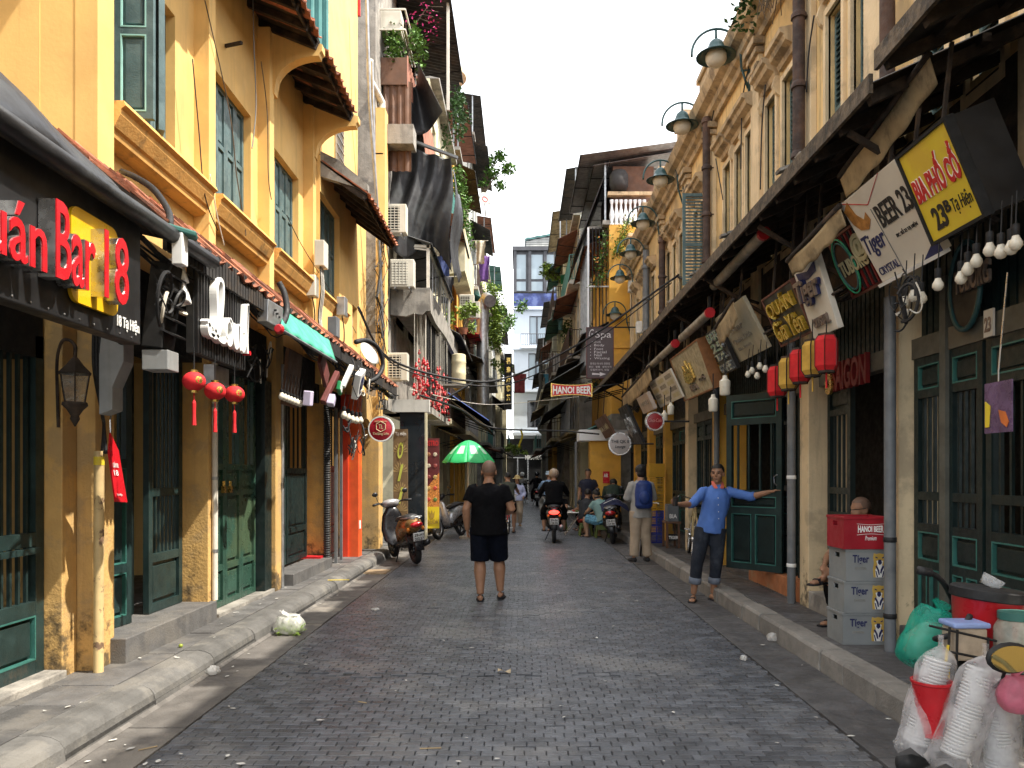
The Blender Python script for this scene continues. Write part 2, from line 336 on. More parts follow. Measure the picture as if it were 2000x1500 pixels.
# ================================================================ ground, road, gutters, kerbs, pavements
SWL, SWR = .15, .16                       # pavement heights
XKL, XKR = -2.43, 2.36                    # kerb faces
g = MB(); g.quad((-220, -60, -.06), (220, -60, -.06), (220, 400, -.06), (-220, 400, -.06)); g.build('ground', JNT, kind='structure')
r = MB(); r.bx(-2.06, 1.95, -2, 66, -.05, -.014); road = r.build('road', JNT, kind='structure')
def bricks(rows, individual):
    BW, BL = .122, .074; rnd = random.Random(3); shared = None; k = MB()
    for j in rows:
        y = j * BL; off = (j % 2) * BW / 2 + rnd.uniform(-.012, .012)
        nx = 34; x0 = -2.05 - off
        wob = .012 * math.sin(y * 1.7)
        for i in range(nx):
            a, b = x0 + i * BW, x0 + (i + 1) * BW
            a, b = max(a, -2.05), min(b, 1.94)
            if b - a < .03: continue
            cx = (a + b) / 2; cy = y + .02 * mnoise.noise((cx * .7, y * .5, 1.3))
            h = .007 * mnoise.noise((cx * .9, cy * .9, 0)) + rnd.uniform(-.0015, .0015)
            if rnd.random() < .03: h -= .005
            if 5.85 < cy < 6.02: h += rnd.uniform(-.014, .008)
            if (cx - .7) ** 2 * .5 + (cy - 8.2) ** 2 < .25 or (cx + 1.2) ** 2 * .6 + (cy - 6.8) ** 2 < .3: h -= .007
            if cy > 9: h *= .6
            g_ = .0022; hx, hy = (b - a) / 2 - .0016, BL / 2 - .0048; c_ = .004
            tx, ty = rnd.uniform(-.012, .012), rnd.uniform(-.018, .018)
            q = MB(); zt = lambda x, yy: h + (x - cx) * tx + (yy - cy) * ty
            o = [(cx - hx, cy - hy), (cx + hx, cy - hy), (cx + hx, cy + hy), (cx - hx, cy + hy)]
            t = [(cx - hx + c_, cy - hy + c_), (cx + hx - c_, cy - hy + c_), (cx + hx - c_, cy + hy - c_), (cx - hx + c_, cy + hy - c_)]
            vs_ = [(x, yy, -.03) for x, yy in o] + [(x, yy, zt(x, yy) - .005) for x, yy in o] + [(x, yy, zt(x, yy)) for x, yy in t]
            fs_ = [(8, 9, 10, 11)] + [(p + l_, (p + 1) % 4 + l_, (p + 1) % 4 + l_ + 4, p + l_ + 4) for l_ in (0, 4) for p in range(4)]
            if individual: q.add(vs_, fs_); q.build('paving_brick', BRK, road)
            else: k.add(vs_, fs_)
    return k
bricks(range(55, 64), True)
rest = bricks(list(range(30, 55)) + list(range(64, 650)), False)
rest.build('paving_bricks', BRK, road, kind='stuff')
r = MB(); r.bx(-2.05, 1.94, 48.4, 66, -.013, -.004); r.build('far_paving', BRK, road, kind='stuff')
def slabs(parent, name, x0, x1, y0, y1, z, ly, nx, m, gap=.004, jit=.004, seed=1, bev=.004):
    rnd = random.Random(seed); y = y0
    while y < y1:
        L = ly * rnd.uniform(.85, 1.15)
        for i in range(nx):
            a = x0 + (x1 - x0) * i / nx; b = x0 + (x1 - x0) * (i + 1) / nx
            q = MB(); dz = rnd.uniform(-jit, jit); q.bx(a + gap, b - gap, y + gap, min(y + L, y1) - gap, z - .05, z + dz)
            q.build(name, m, parent, bev=bev if y < 12 else 0)
        y += L
r = MB(); r.bx(-2.45, -2.052, -2, 66, -.056, -.03); gl = r.build('left_gutter', JNT, kind='structure')
slabs(gl, 'gutter_slab', XKL + .0, -2.055, 2.5, 40, .002, .8, 1, GUT, seed=4)
r = MB(); r.bx(1.952, 2.4, -2, 66, -.056, -.03); gr_ = r.build('right_gutter', JNT, kind='structure')
slabs(gr_, 'gutter_slab', 1.945, XKR, 2.5, 40, .002, .8, 1, SLBR, seed=5)
# kerbs: stone after stone, the left ones with a rounded worn shoulder
def kerb(name, prof, m, ly, seed):
    rnd = random.Random(seed)
    b = MB(); xs = [p[0] for p in prof]; b.bx(min(xs) + .012, max(xs) - .012, 2, 66, -.055, .05); k = b.build(name, JNT, kind='structure')
    y = 2.2
    while y < 44:
        L = ly * rnd.uniform(.8, 1.2); dx = rnd.uniform(-.007, .007); dz = rnd.uniform(-.005, .005); q = MB()
        q.prism([(x + dx, z + (dz if z > .02 else 0)) for x, z in prof], (0, y + .004, 0), (1, 0, 0), (0, 0, 1), (0, 1, 0), L - .008)
        q.build('kerb_stone', m, k, bev=.008 if y < 14 else 0, smooth=False); y += L
kerb('left_kerb', [(-2.70, -.05), (-2.70, .152), (-2.575, .156), (-2.52, .146), (-2.475, .124), (-2.45, .09), (-2.435, .0), (-2.43, -.05)], KRBL, .95, 2)
kerb('right_kerb', [(2.36, -.05), (2.365, .14), (2.385, .164), (2.56, .168), (2.56, -.05)], STON, .52, 3)
r = MB(); r.bx(-6, -2.70, -2, 66, -.055, SWL - .03); pl_ = r.build('left_pavement', JNT, kind='structure')
slabs(pl_, 'paving_slab', -3.42, -2.705, 2.5, 30, SWL, .42, 2, SLAB, seed=6)
r = MB(); r.bx(2.562, 6, -2, 66, -.055, SWR - .03); pr_ = r.build('right_pavement', JNT, kind='structure')
slabs(pr_, 'paving_slab', 2.565, 3.4, 2.5, 30, SWR, .42, 2, SLBR, seed=7)
# rough mortar fillet where the left gutter meets the kerb
k = MB(); rnd = random.Random(9)
for i in range(90):
    y = 3.2 + i * .12; w = .025 + .03 * abs(mnoise.noise((0, y * 1.3, 4))); k.prism([(-2.44, 0), (-2.43 + w, .004), (-2.432, .022)], (0, y, .0), (1, 0, 0), (0, 0, 1), (0, 1, 0), .119)
k.build('kerb_mortar', GUT, gl, kind='stuff')

# concrete drain lid let into the left gutter, iron manhole in the road
c = onZ(722, 1118, 0); k = MB(); k.bx(c.x - .3, c.x + .3, c.y - .28, c.y + .22, -.02, .022); k.build('drain_lid', mat('buff concrete lid', (.24, .17, .10), .85, var=.2, bump=.3), None, bev=.01, label='buff concrete drain lid in the left gutter behind the scooter', category='drain lid')
# ================================================================ left row: yellow shophouses
Xp, Yp, Zp = Vector((1, 0, 0)), Vector((0, 1, 0)), Vector((0, 0, 1))
def wall_open(mb, x0, x1, y0, y1, z0, z1, ops):
    """wall slab along Y with rectangular openings (y0,y1,z0,z1)"""
    y = y0
    for a, b, c, d in sorted(ops):
        if a > y: mb.bx(x0, x1, y, a, z0, z1)
        if c > z0: mb.bx(x0, x1, a, b, z0, c)
        if d < z1: mb.bx(x0, x1, a, b, d, z1)
        y = b
    if y < y1: mb.bx(x0, x1, y, y1, z0, z1)
    return mb
def joinery(parent, name, O, U, V, w, h, rows, m, trim=None, th=.04, stile=.07, panel_m=None, shared=None):
    """framed leaf. rows from the bottom: (kind, height share, columns); kind 'panel', 'bars', 'open', 'slats'"""
    O, U, V = Vector(O), Vector(U).normalized(), Vector(V).normalized(); N = U.cross(V)
    pm = panel_m or m; k = MB(); P = lambda a, b, c=0: O + U * a + V * b + N * c
    def box(mb, a0, a1, b0, b1, c0, c1): mb.obx(P((a0 + a1) / 2, (b0 + b1) / 2, (c0 + c1) / 2), U, V, N, abs(a1 - a0) / 2, abs(b1 - b0) / 2, abs(c1 - c0) / 2)
    box(k, 0, stile, 0, h, 0, th); box(k, w - stile, w, 0, h, 0, th)
    rail = stile * 1.05; tot = sum(r_[1] for r_ in rows); avail = h - rail * (len(rows) + 1); b = 0; cells = []
    for kind, sh, nc in rows:
        box(k, stile, w - stile, b, b + rail, 0, th - .001); b += rail; hh = avail * sh / tot
        iw = w - 2 * stile; cw = (iw - stile * .7 * (nc - 1)) / nc if kind in ('panel', 'slats') else iw
        if kind in ('panel', 'slats'):
            for i in range(nc):
                a = stile + i * (cw + stile * .7)
                if i: box(k, a - stile * .7, a, b, b + hh, 0, th - .002)
                cells.append((kind, a, a + cw, b, b + hh, nc))
        else: cells.append((kind, stile, w - stile, b, b + hh, nc))
        b += hh
    box(k, stile, w - stile, b, h, 0, th - .001)
    lf = k.build(name, m, parent)
    for kind, a0, a1, b0, b1, nc in cells:
        if kind == 'panel':
            q = MB(); box(q, a0, a1, b0, b1, th * .1, th * .35); e = min(.035, (a1 - a0) * .2); box(q, a0 + e, a1 - e, b0 + e, b1 - e, th * .35, th * .75); q.build('panel', pm, lf, bev=.004)
            if trim:
                q = MB(); t = .011
                for (x0, x1, z0, z1) in ((a0, a1, b0, b0 + t), (a0, a1, b1 - t, b1), (a0, a0 + t, b0 + t, b1 - t), (a1 - t, a1, b0 + t, b1 - t)): box(q, x0, x1, z0, z1, th * .36, th * 1.04)
                q.build('moulding', trim, lf)
        elif kind == 'bars':
            for i in range(nc):
                c = a0 + (a1 - a0) * (i + .5) / nc; q = MB(); box(q, c - .011, c + .011, b0, b1, .006, .028); q.build('bar', m, lf)
        elif kind == 'slats':
            n = max(3, int((b1 - b0) / .055))
            for i in range(n):
                c = b0 + (b1 - b0) * (i + .5) / n; q = MB(); q.obx(P((a0 + a1) / 2, c, th * .5), U, (V * .62 + N * -.78), (V * .78 + N * .62), (a1 - a0) / 2, .031, .004); q.build('slat', pm, lf)
    return lf
_tile = {}
def tile_mesh():
    if 't' not in _tile:
        k = MB(); n = 6; W = .098; L = .30; T = .016
        rings = []
        for y in (0, L):
            top = [(-W + 2 * W * i / n, y, .042 * math.sin(math.pi * i / n) + (.012 if y == 0 else 0)) for i in range(n + 1)]
            rings.append(top + [(x, yy, z - T) for x, yy, z in reversed(top)])
        k.loft([[Vector(p) for p in q] for q in rings]); _tile['t'] = k.mesh('tile', TIL)
    return _tile['t']
def tiles(parent, y0, y1, xe, ze, xw, zw, rows, side=1, pitch=.178, seed=1):
    """pantile courses along Y; eave edge (xe,ze) rising to the wall line (xw,zw). side=1: street on +X"""
    rnd = random.Random(seed); d = Vector((xw - xe, 0, zw - ze)); L = d.length; d.normalize(); me = tile_mesh()
    n = int((y1 - y0) / pitch); st = (L - .02) / rows
    for r_ in range(rows):
        for i in range(n):
            p = Vector((xe, y0 + (i + .5) * pitch + rnd.uniform(-.006, .006), ze)) + d * (r_ * st - .075 + rnd.uniform(-.02, .015)); p.z += .012 + rnd.uniform(-.004, .006)
            o = place('roof_tile', me, p, parent)
            yv = d; xv = Vector((0, -1, 0)) if side > 0 else Vector((0, 1, 0)); zv = xv.cross(yv)
            M = Matrix((xv, yv, zv)).transposed(); q = M.to_euler(); o.rotation_euler = (q.x + rnd.uniform(-.04, .04), q.y, q.z + rnd.uniform(-.04, .04)); o.scale = (1, st * 1.22 / .30, 1)
def eave(parent, y0, y1, xe, ze, xw, zw, rows, side=1, seed=1, nraft=None):
    k = MB(); d = Vector((xw - xe, 0, zw - ze)).normalized(); nn = Vector((-d.z, 0, d.x)) * (1 if d.x < 0 else -1)
    if nn.z < 0: nn = -nn
    k.add([(xe, y0, ze), (xe, y1, ze), (xw, y1, zw), (xw, y0, zw), (xe - nn.x * .03, y0, ze - .03), (xe - nn.x * .03, y1, ze - .03), (xw, y1, zw - .03), (xw, y0, zw - .03)], [(0, 1, 2, 3), (7, 6, 5, 4), (0, 4, 5, 1), (1, 5, 6, 2), (2, 6, 7, 3), (3, 7, 4, 0)])
    rf = k.build('roof', SOOT, parent)
    n = nraft or max(3, int((y1 - y0) / .38))
    for i in range(n + 1):
        y = y0 + .04 + (y1 - y0 - .08) * i / n; q = MB(); q.bar((xe - .03 * side, y, ze - .075), (xw, y, zw - .075), .05, .08); q.build('rafter', SOOT, rf)
    q = MB(); q.bar((xe - .06 * side, y0, ze - .05), (xe - .06 * side, y1, ze - .05), .025, .07, up=(0, 0, 1)); q.build('fascia', SOOT, rf)
    tiles(rf, y0, y1, xe, ze, xw, zw, rows, side, seed=seed)
    return rf
XF, XW = -3.03, -3.18
EX, EZ = -2.45, 6.82                     # upper eave edge
def shutters(parent, y0, y1, z0, z1, x, n, open_first=False):
    w = (y1 - y0) / n
    for i in range(n):
        if open_first and i in (1, 2, 3): continue
        joinery(parent, 'shutter_leaf', (x, y0 + i * w + .003, z0), Yp, Zp, w - .006, z1 - z0, [('panel', 1.1, 1), ('panel', 1, 1)], GRS, th=.045, stile=.05)
    if open_first:
        joinery(parent, 'shutter_leaf', (x + .04, y0 + w + .02, z0), (1, .05, 0), Zp, w + .02, z1 - z0, [('panel', 1.1, 1), ('panel', 1, 1)], GRS, trim=GRTL, th=.045, stile=.055)
        joinery(parent, 'shutter_leaf', (x + .04 + w + .02, y0 + w + .09, z0 - .04), (-.5, .85, 0), Zp, w, z1 - z0, [('panel', 1.1, 1), ('panel', 1, 1)], GRS, trim=GRTL, th=.045, stile=.055)
        joinery(parent, 'shutter_leaf', (x, y1 - w, z0), Yp, Zp, w - .006, z1 - z0, [('panel', 1.1, 1), ('panel', 1, 1)], GRS, th=.045, stile=.05)
def sill_band(parent, y0, y1, zt, xf):
    k = MB(); k.prism([(XW + .01, zt), (xf + .07, zt), (xf + .085, zt - .035), (xf + .05, zt - .06), (xf + .045, zt - .10), (xf + .0, zt - .19), (xf - .02, zt - .205), (xf - .03, zt - .25), (xf - .06, zt - .27), (XW + .01, zt - .29)], (0, y0, 0), Xp, Zp, Yp, y1 - y0)
    k.build('sill_band', PS, parent)
def corbel(parent, y, xt, zt):
    """thick plate that carries the end of the eave: concave quarter arc under a nosing"""
    pts = [(XW, zt - .62), (XF + .015, zt - .62), (XF + .02, zt - .55)]
    for i in range(9):
        a = math.pi / 2 * i / 8; pts.append((XF + .03 + (xt - XF - .07) * (1 - math.cos(a)), zt - .52 + .36 * math.sin(a)))
    pts += [(xt - .03, zt - .12), (xt, zt - .10), (xt, zt - .02), (XW - .3, zt + .33), (XW - .3, zt - .62)]
    k = MB(); k.prism(pts, (0, y, 0), Xp, Zp, Yp, .14); k.build('corbel', PY, parent)
def yellow_house(label, y0, y1, wins, pil, roof, seed, open_first=False):
    h = thing('shophouse', label, 'house', ((XF), (y0 + y1) / 2, SWL), 'yellow shophouses on the left')
    k = MB(); wall_open(k, XW - .3, XW, y0 + .006, y1, 3.2, 7.1, [(a, b, c, d) for a, b, c, d in wins])
    k.bx(XW - 3.5, XW - .302, y0, y1, 2.9, 3.1)
    k.build('wall', PY, h)
    for i, (a, b, c, d) in enumerate(wins):
        f = MB(); f.bx(XW - .16, XW - .14, a, b, c, d); wi = f.build('window', GRD, h)
        shutters(wi, a, b, c, d, XW - .13, 4, open_first and i == 0)
    for a, b in pil:
        k = MB(); k.bx(XW - .02, XF, a, b, 3.3, 6.95); k.build('pilaster', PY, h, bev=.006)
    return h
hA = yellow_house('yellow shophouse above the white script sign, one shutter swung open', 5.5, 9.42, [(Yx(207, XW), Yx(342, XW), 4.41, 5.76), (Yx(418, XW), Yx(490, XW), 4.41, 5.76)], [(5.5, 5.72), (7.46, 7.62), (9.26, 9.42)], None, 1, True)
for a, b in ((5.72, 7.46), (7.62, 9.26)): sill_band(hA, a, b, 4.34, XF)
k = MB(); k.bx(-6.5, XW - .27, 5.503, 5.62, 2.9, 8.2); k.bx(-6.5, XW - .302, 9.3, 9.42, .1, 8.2); k.build('party_wall', PY, hA)
eave(hA, 3.0, 9.36, EX, EZ, XW - .35, EZ + .42, 4, seed=11)
corbel(hA, 9.37, EX + .02, EZ)
k = MB(); k.prism([(XW - .35, EZ + .42), (-6.5, EZ + 2.0), (-6.5, EZ + 1.9), (XW - .35, EZ + .32)], (0, 3.0, 0), Xp, Zp, Yp, 6.4); k.build('upper_roof', SOOT, hA)
hB = yellow_house('narrow yellow shophouse between the two curved eave corbels', 9.43, 11.36, [(Yx(536, XW), Yx(583, XW), 4.41, 5.76)], [(11.2, 11.36)], None, 2)
sill_band(hB, 9.45, 11.2, 4.34, XF)
eave(hB, 9.53, 11.25, EX, EZ, XW - .35, EZ + .42, 4, seed=12)
corbel(hB, 11.26, EX + .06, EZ)
k = MB(); k.bx(-6.5, XW - .302, 11.24, 11.36, .1, 8.4); k.build('party_wall', PY, hB)
k = MB(); k.prism([(XW - .35, EZ + .42), (-6.5, EZ + 2.0), (-6.5, EZ + 1.9), (XW - .35, EZ + .32)], (0, 9.42, 0), Xp, Zp, Yp, 1.9); k.build('upper_roof', SOOT, hB)
# small brown bracket lamp stub on the upper wall
k = MB(); p = onX(440, 90, XW); k.bar(p, p + Vector((.22, -.12, -.03)), .03); q = k.build('wall_bracket', SOOT, None, label='small rusty iron bracket sticking out beside the upper shutters', category='bracket')
# ---- third yellow house: taller, lower tiled canopy, small grille window
XC = -2.98
hC = thing('shophouse', 'tall yellow shophouse with a grille window and a low tiled canopy', 'house', (XC, 13, SWL), 'yellow shophouses on the left')
k = MB(); wall_open(k, XC - .3, XC, 11.37, 14.0, 6.3, 10.6, [(12.25, 12.75, 6.55, 7.7)])
wall_open(k, XC - .3, XC, 11.37, 14.75, 2.9, 6.28, [(Yx(625, XC), Yx(663, XC), 4.35, 5.75), (13.55, 13.95, 3.85, 4.55)])
k.bx(XC - 3.4, XC - .301, 11.37, 11.47, .1, 10.6); k.bx(XC - 3.4, XC - .301, 14.6, 14.75, .1, 6.3)
k.build('wall', PY, hC)
k = MB(); k.bx(XC - .14, XC - .12, 12.25, 12.75, 6.55, 7.7); wi = k.build('window', GLS, hC)
for i in range(7): q = MB(); y = 12.25 + .5 * i / 6; q.bx(XC + .02, XC + .035, y - .006, y + .006, 6.55, 7.7); q.build('grille_bar', GALV, wi)
for i in range(9): q = MB(); z = 6.55 + 1.15 * i / 8; q.bx(XC + .036, XC + .05, 12.25, 12.75, z - .006, z + .006); q.build('grille_bar', GALV, wi)
a, b = Yx(625, XC), Yx(663, XC); k = MB(); k.bx(XC - .16, XC - .14, a, b, 4.35, 5.75); wi = k.build('window', GRD, hC); shutters(wi, a, b, 4.35, 5.75, XC - .13, 4)
sill_band(hC, 11.4, 13.05, 4.28, XC - .0)
k = MB(); k.bx(XC - .1, XC - .08, 13.55, 13.95, 3.85, 4.55); k.build('blind_window', CON, hC)
eave(hC, 11.40, 13.9, -2.28, 5.72, XC - .02, 6.22, 3, seed=13)
k = MB(); k.prism([(XC - .02, 5.98), (XC - .02, 6.36), (-2.72, 6.22), (-2.28, 5.86), (-2.28, 5.76)], (0, 11.40, 0), Xp, Zp, Yp, .12); k.build('gable_slab', CON, hC)
k = MB(); n = 16
for i in range(n): k.bx(XC - .28 + (.02 if i % 2 else 0), XC - .02 - (.02 if i % 2 else 0), 11.30 - .01, 11.36, 8.1, 10.2) if False else None
def corr(mb, O, U, V, w, h, pitch=.09, amp=.014, th=.004):
    """corrugated sheet: waves across U"""
    O, U, V = Vector(O), Vector(U).normalized(), Vector(V).normalized(); N = U.cross(V); nu = max(6, int(w / pitch * 4))
    mb.sheet(lambda a, b: O + U * a * w + V * b * h + N * amp * math.sin(a * w / pitch * 2 * math.pi), nu, 1, th); return mb
k = MB(); corr(k, (-4.2, 11.30, 7.4), Xp, Zp, 1.37, 3.4, .11, .02); k.build('corrugated_screen', TEAL, hC)
k = MB(); k.bar((XC + .02, 14.0, 9.9), (XC + .02, 14.0, 11.0), .05); k.bar((XC + .02, 12.8, 11), (XC + .02, 14.0, 10.5), .05); k.build('roof_post', REDP, hC)
# ---- ground floor of the three houses: pillars, door leaves, steps
pil = [(5.5, 5.76, XF - .02), (7.34, 7.52, -2.99), (9.2, 9.5, -2.94), (11.6, 11.92, -2.96)]
for i, (a, b, x) in enumerate(pil):
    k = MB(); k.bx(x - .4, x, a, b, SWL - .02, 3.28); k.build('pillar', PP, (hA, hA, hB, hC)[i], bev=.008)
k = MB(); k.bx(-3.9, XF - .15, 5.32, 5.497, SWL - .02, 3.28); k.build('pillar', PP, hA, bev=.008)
k = MB(); k.bx(-3.42, XF - .05, 5.5, 15, 2.72, 3.28); k.build('lintel', PP, hA) if False else None
for (a, b, hh) in ((5.76, 7.34, hA), (7.52, 9.2, hA), (9.5, 11.36, hB), (11.38, 11.6, hC), (11.92, 13.0, hC), (13.2, 14.7, hC)):
    k = MB(); k.bx(-3.5, -3.05, a, b, 2.62, 3.2); k.build('lintel', BLKM, hh)
# opening behind pillar 1: two leaves ajar and a leaf with bars, on a stone step
D1 = [('panel', .5, 1), ('panel', 1.05, 1), ('bars', 1.3, 5)]
st = MB(); st.bx(-3.4, -2.93, 5.70, 7.40, SWL - .03, .335); st.build('stone_step', SLAB, hA, bev=.008)
fl = MB(); fl.bx(-6, -3.3, 5.76, 9.3, .2, .33); fl.build('floor', SLAB, hA)
joinery(hA, 'door_leaf', (-3.28, 6.66, .34), Yp, Zp, .66, 2.28, [('panel', .36, 1), ('bars', .5, 7), ('bars', 1.1, 7)], GRN, th=.05)
joinery(hA, 'door_leaf', (-3.3, 5.80, .34), (.12, 1, 0), Zp, .5, 2.28, [('panel', .36, 1), ('panel', .8, 1), ('bars', .9, 4)], GRN, trim=GRT, th=.05)
joinery(hA, 'door_leaf', (-3.34, 6.34, .34), (-.25, 1, 0), Zp, .36, 2.28, [('panel', .36, 1), ('bars', 1.6, 3)], GRD, th=.05)
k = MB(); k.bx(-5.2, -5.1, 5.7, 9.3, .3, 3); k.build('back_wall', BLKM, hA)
# shut double door of the second bay, with hasp and padlocks
dz = SWL + .04
for i in range(3): joinery(hA, 'door_leaf', (-3.14, 7.56 + i * .46, dz), Yp, Zp, .455, 2.5, [('panel', .35, 1), ('panel', .8, 1), ('panel', .24, 1), ('bars', 1.1, 2)], GRO, th=.05, stile=.06)
k = MB(); k.bx(-3.14, -2.99, 8.96, 9.2, dz, 2.65); k.build('door_jamb', GRD, hA)
k = MB(); k.bx(-3.2, -2.95, 7.5, 9.2, SWL - .02, SWL + .035); k.build('door_sill', CON, hA)
for y in (7.93, 8.1):
    k = MB(); k.bx(-3.085, -3.055, y - .03, y + .03, 1.36, 1.43); k.tube([(-3.07, y - .02, 1.43), (-3.07, y - .02, 1.48), (-3.07, y + .02, 1.48), (-3.07, y + .02, 1.43)], .006, 6)
    k.build('padlock', GOLD, None, label='brass padlock hanging on the shut green double door, %s of the two' % ('nearer' if y < 8 else 'farther'), category='padlock', group='padlocks on the green door')
# third bay
joinery(hB, 'door_leaf', (-3.2, 9.52, .34), Yp, Zp, .8, 2.28, [('panel', .4, 1), ('panel', .9, 1), ('bars', 1.1, 4)], GRN)
joinery(hB, 'door_leaf', (-3.2, 10.35, .34), Yp, Zp, .98, 2.28, [('panel', .4, 1), ('panel', .9, 1), ('bars', 1.1, 4)], GRD)
k = MB(); k.bx(-3.4, -2.85, 9.62, 11.58, SWL - .03, .30); k.build('stone_step', SLAB, hB, bev=.008)
k = MB(); k.bx(-3.3, -2.97, 11.36, 11.58, .30, .33); k.build('threshold', REDP, hB)
# red and orange painted doorway, grey metal frame, last pillar
k = MB(); k.bx(-3.06, -2.93, 12.98, 13.02, SWL - .02, 2.9); k.build('red_jamb', mat('vermilion paint', (.62, .05, .02), .5, var=.1), hC)
k = MB(); k.bx(-3.06, -2.76, 13.02, 13.3, SWL - .02, 2.9); k.build('orange_pillar', mat('orange red paint', (.66, .09, .02), .55, var=.12, c2=(.7, .26, .02), c2amt=.6, c2scale=1.2), hC)
k = MB(); k.bx(-2.765, -2.75, 13.07, 13.17, .62, .76); k.build('socket_plate', WPLA, hC)
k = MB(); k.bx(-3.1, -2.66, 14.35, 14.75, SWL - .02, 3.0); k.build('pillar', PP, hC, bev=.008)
joinery(hC, 'door_leaf', (-3.05, 13.32, SWL + .03), Yp, Zp, 1.0, 2.5, [('panel', .4, 1), ('panel', 1, 1), ('bars', 1, 4)], GRD)
joinery(hC, 'door_leaf', (-3.12, 11.95, SWL + .03), Yp, Zp, 1.0, 2.5, [('panel', .4, 1), ('panel', 1, 1), ('bars', 1, 4)], GRD)
for x, y in ((-2.93, 12.15), (-2.93, 12.5)):
    k = MB(); k.bar((x, y, SWL), (x, y, 2.6), .04); k.build('metal_post', GPIP, hC)
# arch over the last doorway
k = MB(); pts = [(13.32 + .52 - .52 * math.cos(t), 2.2 + .35 * math.sin(t)) for t in [i * math.pi / 12 for i in range(13)]]
k.prism([(13.3, 3.0), (13.3, 2.2)] + pts + [(14.36, 2.2), (14.36, 3.0)], (-2.86, 0, 0), Yp, Zp, Xp, .08); k.build('arch', PP, hC)
# ---- lower tiled canopies of the row (soot-black underneath)
CEX, CEZ = -2.24, 3.16
def canopy(parent, y0, y1, xe, ze, seed):
    eave(parent, y0, y1, xe, ze, XF + .0, ze + .62, 3, seed=seed)
    k = MB(); n = int((y1 - y0) / .06)
    for i in range(n): k.bx(xe + .004, xe + .03, y0 + i * .06 + .008, y0 + i * .06 + .052, ze - .20, ze - .012)
    k.build('ribbed_fascia', CHAR, parent, kind='stuff')
canopy(hA, 4.78, 9.42, CEX, CEZ, 21); canopy(hB, 9.44, 11.36, CEX, CEZ, 22); canopy(hC, 11.38, 13.7, CEX, CEZ - .02, 23)

# ---- the bar at the left edge: set back upper floor, black sign box under a sagging black awning
h0 = thing('bar_house', 'dark bar front at the left edge under a black awning', 'house', (-3.3, 4.2, SWL))
k = MB(); k.bx(-5.2, -4.9, 0.5, 5.49, 2.9, 8.4); k.build('upper_wall', PY, h0)
k = MB(); k.bx(-3.6, -3.3, 1.0, 5.3, 2.35, 3.0); k.build('lintel', BLKM, h0)
joinery(h0, 'door_leaf', (-3.36, 4.55, SWL + .05), Yp, Zp, .76, 2.3, [('panel', .34, 1), ('bars', .42, 7), ('bars', 1.4, 7)], GRN, trim=GRT, th=.06, stile=.09)
joinery(h0, 'door_leaf', (-3.36, 3.75, SWL + .05), Yp, Zp, .78, 2.3, [('panel', .34, 1), ('bars', .42, 7), ('bars', 1.4, 7)], GRN, trim=GRT, th=.06, stile=.09)
k = MB(); k.bx(-3.30, -3.26, 4.45, 5.22, 1.02, 1.06); k.build('door_rail', GRN, h0)
k = MB(); k.bx(-3.6, -3.15, 3.2, 5.33, SWL - .03, SWL + .05); k.build('door_sill', CON, h0, bev=.01)
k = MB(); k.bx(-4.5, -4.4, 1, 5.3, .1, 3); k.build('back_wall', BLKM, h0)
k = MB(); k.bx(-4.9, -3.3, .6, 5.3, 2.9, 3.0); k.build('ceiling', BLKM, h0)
def awn(u, v):
    y = 2.4 + 2.95 * u; zt = 3.33 + .42 * max(0, min(1, (4.55 - y) / .75)) ** 1.3 + .03 * math.sin(y * 9)
    x = -2.17 - .95 * v; z = 3.06 + (zt - 3.06) * math.sin(v * math.pi / 2) ** .8 + .02 * math.sin(y * 11 + v * 4)
    return (x, y, z)
k = MB(); k.sheet(awn, 40, 14, .012); aw = k.build('awning', BLKF, h0, smooth=True)
k = MB(); k.tube([(-2.17, 2.4, 3.04), (-2.16, 4.0, 3.03), (-2.16, 5.38, 3.04)], .05, 10); k.build('awning_roll', BLKF, aw, smooth=True)
k = MB(); k.bx(-2.35, -2.25, 2.3, 4.54, 2.32, 3.02); sb = k.build('sign_board', BLK, h0, bev=.006)
for i in range(12):
    q = MB(); y = 3.0 + i * .13; q.lathe([(.004, -.002), (.006, .004), (.001, .006)], (-2.25, y, 2.345), 6, (1, 0, 0)); q.build('rivet', STEEL, sb)
def letters3(parent, t, mf, O, U, V, w, h, depth, bold=.02, space=1.):
    N = Vector(U).cross(Vector(V)).normalized()
    a = letter('letters', t, STEEL, parent, O, U, V, w, h, depth, bold, 0, space)
    return letter('letter_faces', t, mf, a, Vector(O) + N * depth, U, V, w, h, .006, bold - .012, 0, space)
xs = -2.247
letters3(sb, 'Quán', REDS, (xs, 2.86, 2.42), Yp, Zp, .64, .33, .08)
letters3(sb, 'Bar', REDS, (xs, 3.57, 2.47), Yp, Zp, .33, .37, .08)
k = MB(); y0, y1, z0, z1, rr = 3.80, 4.24, 2.42, 2.90, .06
pts = []
for cy, cz, a0 in ((y1 - rr, z1 - rr, 0), (y0 + rr, z1 - rr, 90), (y0 + rr, z0 + rr, 180), (y1 - rr, z0 + rr, 270)):
    pts += [(cy + rr * math.cos(R(a0 + t)), cz + rr * math.sin(R(a0 + t))) for t in (0, 22, 45, 68, 90)]
k.prism(pts, (xs + .001, 0, 0), Yp, Zp, Xp, .02); k.build('yellow_plate', mat('amber acrylic', (.68, .40, .012), .35, var=.08), sb)
letters3(sb, '18', REDS, (xs + .02, 3.97, 2.47), Yp, Zp, .24, .36, .07)
letter('small_plus', '+', STEEL, sb, (xs, 4.27, 2.68), Yp, Zp, .07, .1, .02, .02)
letter('address', '18 Tạ Hiện', WHTT, sb, (xs, 4.265, 2.365), Yp, Zp, .245, .085, .004, .012)
